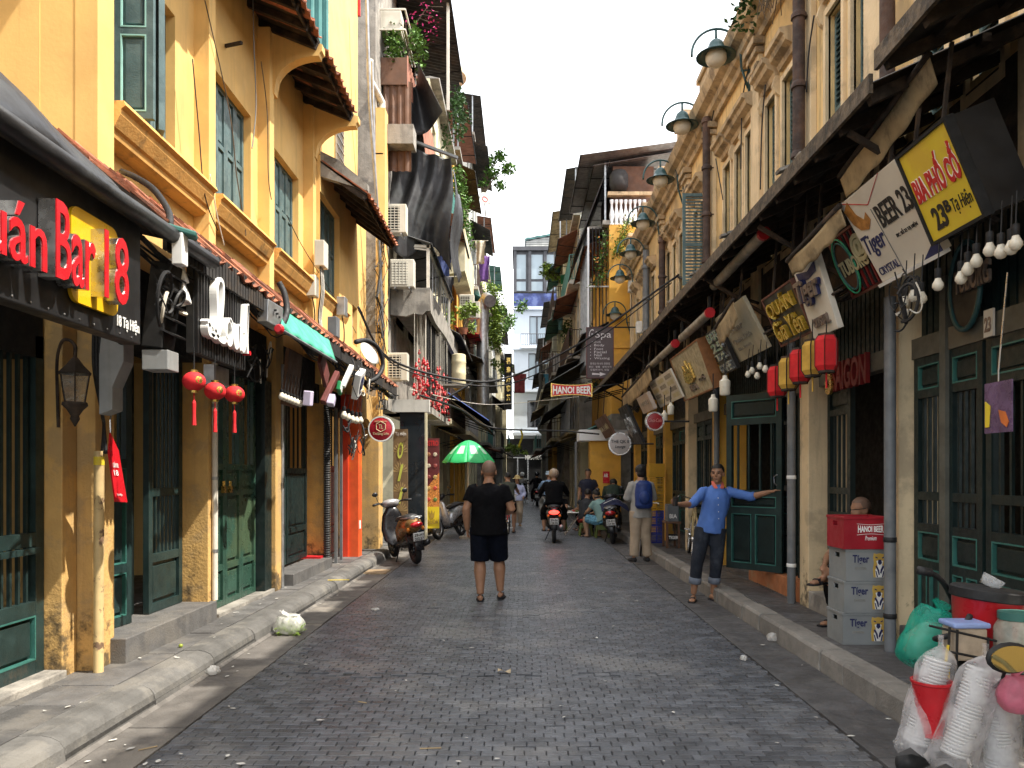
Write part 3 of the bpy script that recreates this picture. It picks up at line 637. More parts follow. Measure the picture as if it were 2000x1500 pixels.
# ================================================================ right row: long colonial house
XR, XU = 3.0, 3.15
hR = thing('colonial_house', 'long ochre colonial house with louvred windows, cornice and dark awning', 'house', (XR, 13, SWR))
win_y = [5.2, 5.85, 7.08, 7.68, 8.99, 9.63, 10.5, 11.05, 11.66, 13.2, 13.75, 15.0, 15.66, 16.3, 18.2, 18.9, 19.6, 20.6]
ops = [(y - .19, y + .19, 4.3, 6.25) for y in win_y]
k = MB(); wall_open(k, XU, XU + .35, 3.2, 22.2, 3.3, 7.4, ops); k.bx(XU + .36, XU + 4, 3.2, 22.2, 3.0, 3.2); k.build('wall', PR, hR)
k = MB(); k.bx(XU + .36, XU + 4, 22.0, 22.2, 3.2, 7.4); k.bx(XU + .36, XU + 4, 3.2, 3.4, 3.2, 7.4); k.build('end_wall', PR, hR)
pp = MB(); pp.prism([(XU + .35, 7.4), (XU + 4, 9.0), (XU + 4, 9.1), (XU + .35, 7.5)], (0, 3.2, 0), Xp, Zp, Yp, 19); pp.build('roof', TIL, hR)
Um = Vector((0, -1, 0))
for i, y in enumerate(win_y):
    f = MB(); f.bx(XU + .14, XU + .16, y - .19, y + .19, 4.3, 6.25); wi = f.build('window', GLS, hR)
    k = MB()
    for a, b, c, d in ((y - .25, y - .19, 4.2, 6.32), (y + .19, y + .25, 4.2, 6.32), (y - .19, y + .19, 6.25, 6.32), (y - .25, y + .25, 4.12, 4.2)): k.bx(XU - .035, XU + .02, a, b, c, d)
    k.build('surround', PRL, wi)
    joinery(wi, 'louvre_leaf', (XU + .10, y + .185, 4.31), Um, Zp, .37, 1.93, [('slats', 1, 1), ('slats', 1, 1)], GRS, th=.04, stile=.035)
    k = MB(); k.prism([(XU + .01, 6.40), (XU - .05, 6.40), (XU - .07, 6.46), (XU - .15, 6.50), (XU - .17, 6.56), (XU - .21, 6.58), (XU - .22, 6.63), (XU + .01, 6.68)], (0, y - .27, 0), Xp, Zp, Yp, .54); k.build('hood', PRD, wi)
    if i % 2:
        for yy in (y - .3, y + .24): k = MB(); k.prism([(0, 6.4), (-.06, 6.4), (-.10, 6.28), (-.06, 6.2), (0, 6.15)], (XU, yy, 0), Xp, Zp, Yp, .06); k.build('console', PRL, wi)
# one louvred shutter swung right out from the wall
joinery(hR, 'open_shutter', (XU - .42, 13.02, 4.75), Xp, Zp, .42, 1.55, [('slats', 1, 1), ('slats', 1.3, 1)], GRS, th=.04, stile=.05)
# pilaster strips, cornice, parapet with piers
pier_y = [4.6, 6.75, 8.35, 10.15, 12.55, 14.4, 17.0, 19.2, 21.6]
for y in pier_y:
    k = MB(); k.bx(XU - .07, XU, y - .17, y + .17, 3.3, 7.2); k.build('pilaster', PRL, hR, bev=.008)
    k = MB(); k.bx(XU - .12, XU, y - .21, y + .21, 7.02, 7.10); k.bx(XU - .16, XU, y - .24, y + .24, 7.12, 7.22); k.bx(XU - .10, XU, y - .19, y + .19, 6.86, 6.92); k.build('capital', PRD, hR, bev=.01)
    k = MB(); k.bx(XU - .16, XU + .2, y - .36, y + .36, 7.63, 8.10); k.bx(XU - .2, XU + .24, y - .42, y + .42, 8.1, 8.2); k.build('parapet_pier', PRD, hR, bev=.012)
k = MB(); k.prism([(XU + .2, 7.22), (XU - .06, 7.22), (XU - .08, 7.30), (XU - .14, 7.34), (XU - .16, 7.42), (XU - .26, 7.47), (XU - .30, 7.56), (XU - .32, 7.62), (XU + .2, 7.62)], (0, 3.2, 0), Xp, Zp, Yp, 18.9); k.build('cornice', PRD, hR)
k = MB(); k.bx(XU - .06, XU + .14, 3.3, 22.1, 7.62, 7.74); k.bx(XU - .1, XU + .18, 3.3, 22.1, 7.74, 7.79); k.build('parapet', PR, hR)
# cast iron and plastic downpipes with collars
def downpipe(x, y, z0, z1, r, m, label, coll=.75):
    t = thing('downpipe', label, 'pipe', (x, y, z0))
    k = MB(); k.tube([(x, y, z0), (x, y, z1)], r, 12); k.build('pipe', m, t, smooth=50)
    z = z0 + .3
    while z < z1:
        q = MB(); q.lathe([(r * 1.02, -.045), (r * 1.28, -.04), (r * 1.28, .0), (r * 1.02, .03)], (x, y, z), 12); q.bx(x + (r if x > 0 else -r - .05), x + (r + .05 if x > 0 else -r), y - .015, y + .015, z - .02, z); q.build('collar', m, t, smooth=50); z += coll
    return t
downpipe(XU - .16, Yx(1733, XU - .16), 3.95, 7.5, .06, RPIP, 'rusty brown downpipe nearest the camera on the ochre upper wall')
downpipe(XU - .16, Yx(1560, XU - .16), 3.95, 7.5, .065, RPIP, 'rusty brown downpipe with hanging roots over its top')
downpipe(XU - .16, Yx(1380, XU - .16), 3.95, 7.3, .065, RPIP, 'rusty brown downpipe behind the second arched lamp')
downpipe(XU - .16, Yx(1293, XU - .16), 3.95, 6.6, .07, RPIP, 'dark downpipe running down past the louvred shutter, farthest rusty one')
downpipe(XU - .16, Yx(1262, XU - .16), 3.95, 6.9, .08, GPIP, 'grey plastic downpipe on the far end of the ochre wall')
k = MB(); k.bx(XU - .03, XU - .005, 3.2, 22, 3.31, 4.22); k.build('dark_boarding', SOOT, hR)  # dark boarding over the wall strip under the awning
# ---- ground floor pillars, beams, doors
cols = [(6.1, 6.35, 3.0, PRL), (8.0, 8.25, 2.99, PRL), (11.75, 12.05, 3.0, PB), (13.8, 14.05, 3.0, PRL), (16.0, 16.25, 3.0, PB), (18.0, 18.3, 3.0, PB), (20.2, 20.5, 3.0, PB), (4.3, 4.55, 3.0, PRL)]
for a, b, x, m in cols: k = MB(); k.bx(x, x + .45, a, b, SWR - .02, 3.3); k.build('pillar', m, hR, bev=.01)
edges = sorted([(a, b) for a, b, _, _ in cols]); bays = [(edges[i][1], edges[i + 1][0]) for i in range(len(edges) - 1)] + [(3.2, 4.3), (20.5, 22.1)]
BEAM = mat('faded beam paint', (.11, .10, .075), .7, var=.2, scale=5, c2=(.05, .05, .04), c2amt=.4)
PST = mat('weathered grey green post', (.085, .085, .07), .6, var=.2, scale=6)
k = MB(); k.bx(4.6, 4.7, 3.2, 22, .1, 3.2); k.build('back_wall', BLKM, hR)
k = MB(); k.bx(3.2, 4.6, 3.2, 22, SWR - .02, .36); k.build('floor', SLBR, hR)
for a, b in bays:
    k = MB(); k.bx(3.10, 3.22, a, b, 2.46, 2.62); k.build('beam', BEAM, hR)
    n = int((b - a) / .09)
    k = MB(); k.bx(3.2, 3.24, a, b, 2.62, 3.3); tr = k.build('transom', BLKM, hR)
    for i in range(n): q = MB(); y = a + (b - a) * (i + .5) / n; q.bx(3.175, 3.2, y - .034, y + .034, 2.63, 3.3); q.build('board', GRD, tr)
RD = [('panel', .55, 2), ('panel', .30, 1), ('bars', .25, 4), ('bars', 1.0, 4), ('panel', .26, 1)]
def rleaf(y, w, x=3.16, m=GRN, trim=GRT, rows=RD, z=.37): return joinery(hR, 'door_leaf', (x, y + w, z), Um, Zp, w, 2.46 - z, rows, m, trim=trim, th=.05, stile=.06)
for y, w in ((5.66, .42), (5.18, .42), (4.58, .56)): rleaf(y, w, m=GRD)
k = MB(); k.bx(3.08, 3.18, 5.58, 5.66, .3, 3.0); k.build('mullion', PST, hR)
k = MB(); k.bx(3.0, 3.3, 4.55, 6.1, SWR - .02, .36); k.build('stone_step', SLBR, hR, bev=.01)
rleaf(7.4, .55, 3.22, GRD, None); rleaf(6.4, .3, 3.4, GRD, None)
k = MB(); k.bx(2.99, 3.3, 7.5, 8.0, SWR - .02, .34); k.build('stone_step', CON, hR, bev=.01)
k = MB(); k.bx(3.02, 3.3, 8.27, 10.2, SWR - .02, .375); k.build('orange_plinth', mat('worn orange render', (.40, .15, .06), .8, var=.2, scale=5, c2=(.32, .25, .15), c2amt=.8, c2scale=1.0, bump=.2), hR, bev=.008)
# the leaf held open by the man: swung out over the pavement, barred window in its middle
p0, p1 = Vector((2.61, 9.66, 0)), Vector((3.1, 9.06, 0)); dl = p1 - p0
joinery(hR, 'open_door_leaf', (p0.x, p0.y, .385), dl, Zp, dl.length, 2.15, [('panel', .72, 2), ('panel', .16, 1), ('bars', .95, 4), ('panel', .26, 1)], GRN, trim=GRT, th=.05, stile=.075, panel_m=GRD)
joinery(hR, 'open_door_leaf', (3.0, 9.2, .385), (.5, .12, 0), Zp, .3, 2.15, [('panel', .72, 1), ('panel', .16, 1), ('bars', .95, 2), ('panel', .26, 1)], GRD, trim=GRT, th=.05, stile=.05)
q = MB(); q.tube([(3.02, 9.08, 1.42), (2.99, 9.07, 1.45), (2.98, 9.06, 1.52), (3.02, 9.06, 1.55)], .008, 6); q.build('door_handle', STEEL, hR)
for y in (8.35, 8.9): rleaf(y, .4, 3.2, GRD, None)
for a, b in bays:
    if a > 10: 
        n = max(2, int((b - a) / .55)); w = (b - a) / n
        for i in range(n): rleaf(a + i * w + .01, w - .02, 3.2, GRD if i % 2 else GRN, GRT if (i + int(a)) % 3 == 0 else None, [('panel', .55, 1), ('panel', .3, 1), ('bars', 1.2, 3), ('panel', .25, 1)])
for x, y, z1 in ((2.905, 6.05, 2.95), (2.92, 8.30, 3.0), (2.95, 11.6, 3.0)):
    t = thing('downpipe', {6.05: 'grey plastic downpipe beside the beer crates', 8.30: 'grey plastic downpipe with a white band beside the open green door', 11.6: 'grey plastic downpipe behind the man in the blue shirt'}[y], 'pipe', (x, y, SWR), 'grey downpipes on the right pavement')
    k = MB(); k.tube([(x, y, SWR), (x, y, z1)], .045, 14); k.build('pipe', GPIP, t, smooth=50)
    for z in ((.42, 1.02) if y < 7 else (.55, 1.5)):
        q = MB(); q.lathe([(.047, 0), (.05, .003), (.05, .037), (.047, .04)], (x, y, z), 14); q.build('band', BLKR if y < 7 else WPLA, t, smooth=50)
# ---- long dark awning over the pavement
AX, AZ = 2.05, 3.86
aw = thing('pavement_awning', 'long soot-dark corrugated awning over the right-hand signs', 'awning', (2.6, 12, 3.9))
def awning(y0, y1, dz):
    k = MB(); n = int((y1 - y0) / .12) * 2; d = Vector((XU - AX, 0, .5)).normalized()
    k.sheet(lambda u, v: Vector((AX, y0 + (y1 - y0) * u, AZ + dz)) + d * v * 1.2 + Vector((0, 0, .012 * (1 if int(u * n + .5) % 2 else -1))), n, 1, .006); k.build('roof_sheet', CHAR, aw)
    k = MB(); k.bx(AX - .012, AX + .012, y0, y1, AZ + dz - .07, AZ + dz + .045); k.build('fascia', mat('rusted mossy fascia', (.10, .075, .05), .85, var=.45, scale=14, bump=.5, bscale=40, c2=(.03, .025, .02), c2amt=.8, c2scale=9), aw)
    y = y0 + .1
    while y < y1: q = MB(); q.bar((AX + .03, y, AZ + dz - .06), (XU - .02, y, AZ + dz + .42), .05, .07); q.build('rafter', SOOT, aw); y += .42
    for t in (.35, .75): q = MB(); q.bar(Vector((AX, y0, AZ + dz - .05)) + d * t, Vector((AX, y1, AZ + dz - .05)) + d * t, .05, .05); q.build('purlin', SOOT, aw)
awning(4.5, 21.5, 0); awning(2.6, 4.44, .1)
for i in range(9):
    y = 5.0 + i * 1.9; k = MB(); k.bar((AX + .08, y, AZ - .08), (XR + .1, y, 3.2), .035); k.build('strut', SOOT, aw)
# broken tiles and mortar lying on the awning edge
for y in (6.05, 8.0, 9.3, 11.0, 13.3):
    k = MB(); rnd = random.Random(int(y * 10))
    for j in range(6): k.obx((AX + .05 + rnd.uniform(0, .12), y + rnd.uniform(-.2, .2), AZ + .07 + .02 * j), (1, rnd.uniform(-.3, .3), .3), (0, 1, 0), (-.3, 0, 1), .07, .05, .012)
    k.build('loose_tiles', CON, aw, kind='stuff')
# faded canvas valances, sagging from the awning frame
def valance(pa, pb, drop, label, tilt=.05, seed=0):
    pa, pb = Vector(pa), Vector(pb); k = MB()
    k.sheet(lambda u, v: pa.lerp(pb, u) + Vector((tilt * v, 0, -drop * v - .035 * math.sin(u * math.pi) - .012 * math.sin(u * 23 + seed) * v)), 40, 5, .004); t = thing('canvas_valance', label, 'valance', pb, 'faded canvas valances on the right'); k.build('canvas', TAN, t, smooth=True)
    q = MB(); q.tube([pa, pb], .022, 8); q.build('roller', SOOT, t, smooth=True)
valance(onX(1815, 105, 2.32), onX(1640, 345, 2.28), .16, 'longest faded canvas valance, hanging above the yellow sign', seed=1)
valance(onX(1640, 402, 2.28), onX(1538, 510, 2.25), .13, 'faded canvas valance left of the white beer sign', seed=2)
valance(onX(1432, 585, 2.2), onX(1398, 640, 2.2), .2, 'short faded canvas valance above the cream sign panel', seed=3)
valance(onX(1268, 715, 2.1), onX(1215, 775, 2.1), .25, 'farthest faded canvas valance near the round red sign', seed=4)
for (a, b, lab) in ((onX(1490, 458, 2.25), onX(1395, 558, 2.25), 'retracted pale awning roll nearer the cream sign panel'), (onX(1385, 612, 2.22), onX(1332, 660, 2.22), 'retracted pale awning roll above the framed gold sign'), (onX(1318, 672, 2.2), onX(1268, 718, 2.2), 'farthest retracted pale awning roll')):
    t = thing('awning_roll', lab, 'awning roll', b, 'retracted awning rolls'); k = MB(); k.tube([a, b], .055, 12); k.build('roll', mat('pale canvas roll', (.30, .27, .22), .8, var=.2, scale=8, c2=(.1, .09, .07), c2amt=.6), t, smooth=50)
    q = MB(); d = (a - b).normalized(); q.tube([a, a + d * .05], .062, 12); q.build('end_cap', REDP, t, smooth=50); q = MB(); q.bar(a, a + Vector((.0, 0, .2)), .05, .03); q.bar(b, b + Vector((0, 0, .22)), .05, .03); q.build('bracket', BLKM, t)
# ---- arched wall lamps
def wall_lamp(y, z, label, s=1.):
    t = thing('arched_wall_lamp', label, 'street lamp', (XU, y, z - .6), 'arched green wall lamps'); c = Vector((XU - .46, y, z)); r_ = .33
    k = MB(); k.tube([c + Vector((-r_ * 1.0, 0, -.02))] + [c + Vector((r_ * math.cos(a), 0, .02 + r_ * math.sin(a))) for a in [math.pi * (1 - i / 16) for i in range(17)]] + [c + Vector((r_ + .01, 0, -.2)), c + Vector((r_ + .05, 0, -.34)), Vector((XU - .03, y, z - .5))], .017, 8); k.build('arch', DGRN, t, smooth=True)
    k = MB(); k.bar((XU - .02, y, z - .58), (XU - .02, y, z - .1), .05, .025, up=(1, 0, 0)); k.bar((XU - .13, y, z - .25), (XU - .02, y, z - .25), .02); k.build('wall_plate', DGRN, t)
    k = MB(); k.tube([c + Vector((0, 0, r_)), c + Vector((0, 0, .17))], .018, 8); k.build('hanger', DGRN, t, smooth=True)
    k = MB(); k.lathe([(.02, .20), (.05, .195), (.09, .16), (.115, .10), (.13, .05), (.19, .0), (.275, -.035), (.272, -.042), (.18, -.012), (.12, .02)], c, 20, cap=False); k.build('shade', DGRN, t, smooth=True)
    k = MB(); k.lathe([(.12, .03), (.145, -.02), (.145, -.075), (.12, -.13), (.07, -.165), (.005, -.175)], c, 18); k.build('globe', BULB, t, smooth=True); t.rotation_euler = (R(random.uniform(-2, 2)), 0, R(random.uniform(-9, 9)))
names = ['nearest and largest arched green lamp on the ochre wall', 'second arched green lamp from the camera', 'third arched green lamp, a broken shade edge catching light', 'fourth arched green lamp, in front of the balustrade house', 'fifth arched green lamp along the ochre wall', 'sixth arched green lamp along the ochre wall', 'farthest and lowest arched green lamp, above the spa sign']
for (y, z), nm in zip(((10.56, 7.36), (12.8, 7.42), (14.83, 7.27), (16.95, 7.12), (18.85, 7.0), (20.9, 6.93), (22.1, 6.15)), names): wall_lamp(y, z, nm)
# hanging roots and fern on the parapet
k = MB(); rnd = random.Random(5)
for i in range(60):
    p = Vector((XU - .2 + rnd.uniform(-.15, .05), 8.7 + rnd.uniform(-.5, .3), 7.55)); pts = [p]
    for j in range(6): p = p + Vector((rnd.uniform(-.05, .03), rnd.uniform(-.05, .05), -rnd.uniform(.05, .16))); pts.append(p)
    k.tube(pts, .005, 4)
rt = thing('root_tangle', 'tangle of hanging roots and fern over the brown downpipe', 'plant', (XU - .2, 8.7, 6.8)); k.build('roots', BARK, rt, kind='stuff')
k = MB()
for i in range(14):
    a = rnd.uniform(0, 6.3); o = Vector((XU - .3, 9.3, 7.5)); d = Vector((math.cos(a) * .4, math.sin(a) * .6, .2))
    for j in range(12): s = j / 12; p = o + d * s + Vector((0, 0, -.5 * s * s)); leaf(k, p, .09, rnd); leaf(k, p, .09, rnd)
k.build('fronds', LEAFD, rt, kind='stuff')

hN = thing('colonial_house', 'unseen neighbouring ochre house, carrying on the shadow of the right row', 'house', (XR, -2, SWR))  # house wholly out of view, keeps the near road in shadow
k = MB(); k.bx(XU, XU + .35, -9, 3.19, .1, 7.4); k.build('wall', PR, hN); k = MB(); k.bx(XU - .3, XU + .2, -9, 3.19, 7.4, 7.8); k.build('cornice', PRD, hN)
# ================================================================ farther houses
def ac_unit(loc, U, label, s=1., slatted=False):
    """outdoor unit; U = direction along its grille face (grille faces U x Z)"""
    U = Vector(U).normalized(); N = U.cross(Zp); loc = Vector(loc); t = thing('air_conditioner', label, 'air conditioner', loc, 'outdoor air conditioner units')
    W, D, H_ = .25 * s, .13 * s, .29 * s; c = loc + Zp * H_
    k = MB(); k.obx(c, U, N, Zp, W, D, H_); k.build('casing', ACW, t, bev=.015)
    f = MB(); f.obx(c + N * (D + .002) - U * W * .22, U, N, Zp, W * .68, .004, H_ * .82); gr = f.build('grille_black_plate', BLKM, t)  # black plate on the casing, painted as the shaded inside behind the slats
    for i in range(9): q = MB(); q.obx(c + N * (D + .012) - U * W * .22 + Zp * H_ * (-.75 + 1.5 * i / 8), U, N, Zp, W * .68, .006, .008 if not slatted else .02); q.build('grille_slat', ACW, gr)
    for i in range(5): q = MB(); q.obx(c + N * (D + .02) - U * W * (.22 + .6 * (-1 + i / 2)), U, N, Zp, .006, .004, H_ * .82); q.build('grille_slat', ACW, gr)
    k = MB(); 
    for a in (-.6, .6): k.bar(loc + U * W * a - N * (D + .1) - Zp * .02, loc + U * W * a + N * D - Zp * .02, .03)
    k.build('bracket', GALV, t, kind='stuff')
    return t
def plant(loc, rad, n, size, label, m=LEAF, seed=1, drop=0., clumps=6, stems=5, pot=None, cat='plant'):
    loc = Vector(loc); t = thing('plant', label, cat, loc); rnd = random.Random(seed); k = MB()
    for c in range(clumps):
        o = Vector((rnd.uniform(-1, 1) * rad[0], rnd.uniform(-1, 1) * rad[1], rnd.uniform(.1, 1) * rad[2])); f = rnd.uniform(.35, .65)
        leaves(k, loc + o, (rad[0] * f, rad[1] * f, rad[2] * f * .8), n // clumps, size, seed * 31 + c, drop)
    k.build('foliage', m, t, kind='stuff')
    k = MB()
    for i in range(stems): k.tube([loc, loc + Vector((rnd.uniform(-.5, .5) * rad[0], rnd.uniform(-.5, .5) * rad[1], rad[2] * rnd.uniform(.5, 1)))], .012, 5)
    k.build('stems', BARK, t, kind='stuff')
    if pot: q = MB(); q.lathe([(pot * .7, -pot * 1.4), (pot, 0), (pot * .9, 0), (pot * .85, -.04)], loc, 12); q.build('pot', TIL, t, smooth=50)
    return t
def vine(p0, p1, width, n, size, label, m=LEAF, seed=1, cat='plant'):
    """climbing plant hanging between two points"""
    p0, p1 = Vector(p0), Vector(p1); t = thing('climbing_plant', label, cat, p1 if p1.z < p0.z else p0); rnd = random.Random(seed); k = MB(); st = MB()
    for i in range(n):
        u = rnd.random(); p = p0.lerp(p1, u) + Vector((rnd.gauss(0, width * .4), rnd.gauss(0, width * .5), rnd.gauss(0, width * .3))) * (1 + .6 * mnoise.noise((0, u * 4, seed))); leaf(k, p, size * rnd.uniform(.6, 1.3), rnd)
    for j in range(6):
        pts = [p0.lerp(p1, i / 8) + Vector((rnd.gauss(0, width * .25), rnd.gauss(0, width * .3), 0)) for i in range(9)]; st.tube(pts, .008, 4)
    k.build('foliage', m, t, kind='stuff'); st.build('stems', BARK, t, kind='stuff'); return t
def railing(parent, a, b, h, n, m, r=.012):
    a, b = Vector(a), Vector(b); k = MB(); k.tube([a + Zp * h, b + Zp * h], r * 1.4, 6); k.tube([a + Zp * .06, b + Zp * .06], r, 6); rl = k.build('railing', m, parent, kind='stuff')
    for i in range(n + 1): q = MB(); p = a.lerp(b, i / n); q.tube([p, p + Zp * h], r, 5); q.build('baluster', m, rl)
def cloth(parent, name, fn, m, nu=14, nv=10, **kw): k = MB(); k.sheet(fn, nu, nv, .004); return k.build(name, m, parent, smooth=True, **kw)
def awn_sheet(parent, x0, z0, x1, z1, y0, y1, m, name='awning', pitch=.15):
    k = MB(); n = max(4, int((y1 - y0) / pitch) * 2)
    k.sheet(lambda u, v: (x0 + (x1 - x0) * v, y0 + (y1 - y0) * u, z0 + (z1 - z0) * v + (.012 if int(u * n + .5) % 2 else -.012)), n, 1, .006); a = k.build(name, m, parent)
    q = MB(); q.bar((x1, y0, z1 - .02), (x1, y1, z1 - .02), .03, .05); q.build('edge_bar', BLKM, a)
    for i in range(3): y = y0 + (y1 - y0) * (i + .5) / 3; q = MB(); q.bar((x0, y, z0 - .5), (x1, y, z1 - .03), .025); q.build('strut', BLKM, a)
    return a
def far_house(label, s, y0, y1, xf, zs, wm, seed, group, bal=True, roofm=CHAR, low=BLKM, sw=SWL):
    """s=-1 left row, +1 right row. zs: floor levels upward, last is the roof"""
    rnd = random.Random(seed); h = thing('townhouse', label, 'house', (xf, (y0 + y1) / 2, sw), group); back = xf + s * 4.0
    inn = lambda d: xf + s * d
    for f in range(len(zs) - 1):
        z0, z1 = zs[f], zs[f + 1]; n = max(1, int((y1 - y0) / 1.9)); ops = []
        for i in range(n):
            c = y0 + (y1 - y0) * (i + .5) / n; w = rnd.uniform(.42, .6); door = bal and rnd.random() < .5
            ops.append((c - w, c + w, z0 + (.05 if door or f == 0 else .9), min(z1 - .3, z0 + 2.3)))
        k = MB(); wall_open(k, min(xf, inn(.25)), max(xf, inn(.25)), y0, y1, z0, z1, ops); k.bx(min(inn(.252), back), max(inn(.252), back), y0, y0 + .2, z0, z1); k.bx(min(inn(.252), back), max(inn(.252), back), y1 - .2, y1, z0, z1); k.build('wall', wm if f else rnd.choice([CON, BRN, PB, LGY, CRM]), h)
        for a, b, c, d in ops:
            k = MB(); k.bx(inn(.15), inn(.17), a, b, c, d); wi = k.build('window', GLS if rnd.random() < .7 else BLKM, h)
            k = MB(); fm = rnd.choice([WHT, GRS, BRN, GALV])
            for (p, q, r_, t) in ((a, a + .05, c, d), (b - .05, b, c, d), (a + .05, b - .05, d - .05, d), (a + .05, b - .05, c, c + .05), ((a + b) / 2 - .025, (a + b) / 2 + .025, c + .05, d - .05)): k.bx(inn(.09), inn(.145), p, q, r_, t)
            k.build('frame', fm, wi, kind='stuff')
        if f and bal and rnd.random() < .8:
            d = rnd.uniform(.4, .75); xo = xf - s * d
            k = MB(); k.bx(xf - s * .001, xo, y0 + .1, y1 - .1, z0 - .14, z0); k.build('balcony_slab', rnd.choice([CON, CRM, LGY]), h, bev=.01)
            m = rnd.choice([BLKM, GALV, TEAL, RPIP]); hgt = rnd.choice([.9, .95, min(2.1, z1 - z0 - .4)])
            railing(h, (xo + s * .04, y0 + .14, z0), (xo + s * .04, y1 - .14, z0), hgt, max(5, int((y1 - y0) / .22)), m)
            railing(h, (xo + s * .05, y0 + .13, z0), (xf - s * .02, y0 + .13, z0), hgt, 4, m)
        if rnd.random() < .75:
            ya = y0 + rnd.uniform(0, .2) * (y1 - y0); awn_sheet(h, xf, z1 - .15, xf - s * rnd.uniform(.6, 1.0), z1 - rnd.uniform(.4, .65), ya, y1 - rnd.uniform(0, .25) * (y1 - ya), rnd.choice([roofm, CHAR, BLKF, RUST, TEAL, TAN]))
    zt = zs[-1]; k = MB(); k.bx(min(xf - s * .25, back), max(xf - s * .25, back), y0, y1, zt, zt + .12); k.build('roof_slab', CON, h)
    awn_sheet(h, xf + s * 2.5, zt + 2.3, xf - s * .5, zt + 1.8, y0 + .2, y1 - .2, roofm, 'roof_canopy')
    for y in (y0 + .3, y1 - .3): q = MB(); q.bar((xf - s * .15, y, zt + .1), (xf - s * .15, y, zt + 1.9), .05); q.build('roof_post', GALV, h)
    return h
LG, RG = 'tall narrow houses along the left side', 'tall narrow houses along the right side'
# ---- left: the house of the black tarpaulin
hT = thing('townhouse', 'patched grey house with black tarpaulin, concrete balcony and tin shed', 'house', (-2.8, 18, SWL), LG)
k = MB(); wall_open(k, -3.1, -2.8, 14.76, 21.4, 2.9, 12.2, [(16.9, 18.2, 3.0, 4.9), (18.9, 20.2, 3.0, 4.9), (17.2, 18.6, 6.0, 7.9), (19, 20.2, 6.0, 7.9)]); k.bx(-6.5, -3.102, 14.76, 14.96, .1, 12.2); k.build('wall', CON, hT)
k = MB(); k.bx(-3.1, -2.62, 14.77, 15.1, 3.0, 8.6); k.build('yellow_return', PY, hT)
for a, c in ((16.9, 3.0), (18.9, 3.0), (17.2, 6.0), (19, 6.0)): k = MB(); k.bx(-2.98, -2.95, a, a + 1.3, c, c + 1.9); k.build('window', GLS, hT)
# concrete balcony: broken soffit edge
yb = 16.4; xo = (840 - CX) * yb / F; zt, zb = zat(562, yb), zat(612, yb)
k = MB(); k.prism([(-2.79, zt), (xo, zt), (xo + .01, zb + .06), (xo - .08, zb + .05), (xo - .16, zb - .03), (xo - .35, zb), (xo - .5, zb - .06), (-2.79, zb - .03)], (0, yb, 0), Xp, Zp, Yp, .12)
k.build('balcony_front', CON, hT); k = MB(); k.prism([(zt, 0), (zt, 0)] and [(0, zt), (7.2, zt), (7.2, zb + .05), (3.4, zb + .1), (1.2, zb), (.13, zb + .05), (.13, zt)], (xo - .1, yb, 0), Yp, Zp, Xp, .1); k.build('balcony_side', CON, hT)
k = MB(); k.bx(-2.79, xo - .01, yb + .121, 23.5, zb + .1, zb + .2); k.build('balcony_slab', CON, hT)
for i in range(22): q = MB(); y = yb + .3 + i * .3; q.bar((xo - .12, y, 3.3), (xo - .12, y, zb + .1), .03); q.build('screen_bar', BLKM, hT)
k = MB(); k.bx(-2.7, xo - .15, 23.2, 23.4, 2.9, zb); k.build('balcony_end', BLKM, hT)
# white steel frame storey with tin roof over the balcony
zf = zat(478, yb)
for (x, y) in ((-2.7, yb + .05), (xo - .05, yb + .05), (xo - .05, yb + 2.4), (xo - .05, yb + 4.8)): q = MB(); q.bar((x, y, zt), (x, y, zf), .06); q.build('frame_post', WPIP, hT)
q = MB(); q.bar((-2.75, yb + .05, zf), (xo, yb + .05, zf - .03), .06); q.bar((xo - .05, yb + .05, zf - .03), (xo - .05, yb + 5, zf - .03), .06); q.bar((-2.7, yb + .05, zt + .9), (xo - .05, yb + .05, zf - .1), .03); q.build('frame_beam', WPIP, hT)
awn_sheet(hT, -2.8, zf + .3, xo + .03, zf + .02, yb - .1, yb + 5.2, GALV, 'tin_roof')
for i in range(8): q = MB(); y = yb + .4 + i * .6; q.bar((xo - .06, y, zt), (xo - .06, y, zf - .1), .025); q.build('screen_bar', GALV, hT)
# brown clad box and rusted shed at the top, with tin canopies
y1_ = 15.3; k = MB(); k.bx(-2.92, -2.28, y1_, y1_ + .04, zat(165, y1_), zat(112, y1_)); k.build('brown_panel', BRN, hT)
k = MB(); corr(k, (-2.279, y1_ + .02, zat(168, y1_)), Yp, Zp, 4.2, .62, .16, .02); k.build('rusted_side', RUST, hT)
k = MB(); k.bx(-2.92, -2.29, y1_ + .041, y1_ + 4.2, zat(112, y1_) - .05, zat(112, y1_)); k.bx(-2.92, -2.29, y1_ + .041, y1_ + 4.2, zat(165, y1_), zat(165, y1_) + .05); k.build('shed_floor', SOOT, hT)
k = MB(); corr(k, (-2.05, 17.2, 7.9), Yp, (-.12, 0, 1), 3.2, 2.6, .16, .02); k.build('rusted_screen', RUST, hT)
k = MB(); corr(k, (-2.75, 15.35, 7.6), Xp, Zp, .55, 1.8, .14, .02); k.build('board_cladding', BRN, hT)
awn_sheet(hT, -2.9, 12.25, -1.55, 11.95, 16.6, 20.4, CHAR, 'top_canopy'); q = MB(); q.bx(-2.9, -1.5, 16.55, 16.6, 12.0, 12.2); q.build('canopy_fascia', TEAL, hT); q = MB(); q.bar((-1.62, 17, 9.6), (-1.62, 17, 12), .06); q.build('canopy_post', WPIP, hT)
q = MB(); q.bar((-2.6, 16.35, 8.75), (-1.35, 16.35, 8.28), .09, .05); q.build('tarp_rail', GPIP, hT)
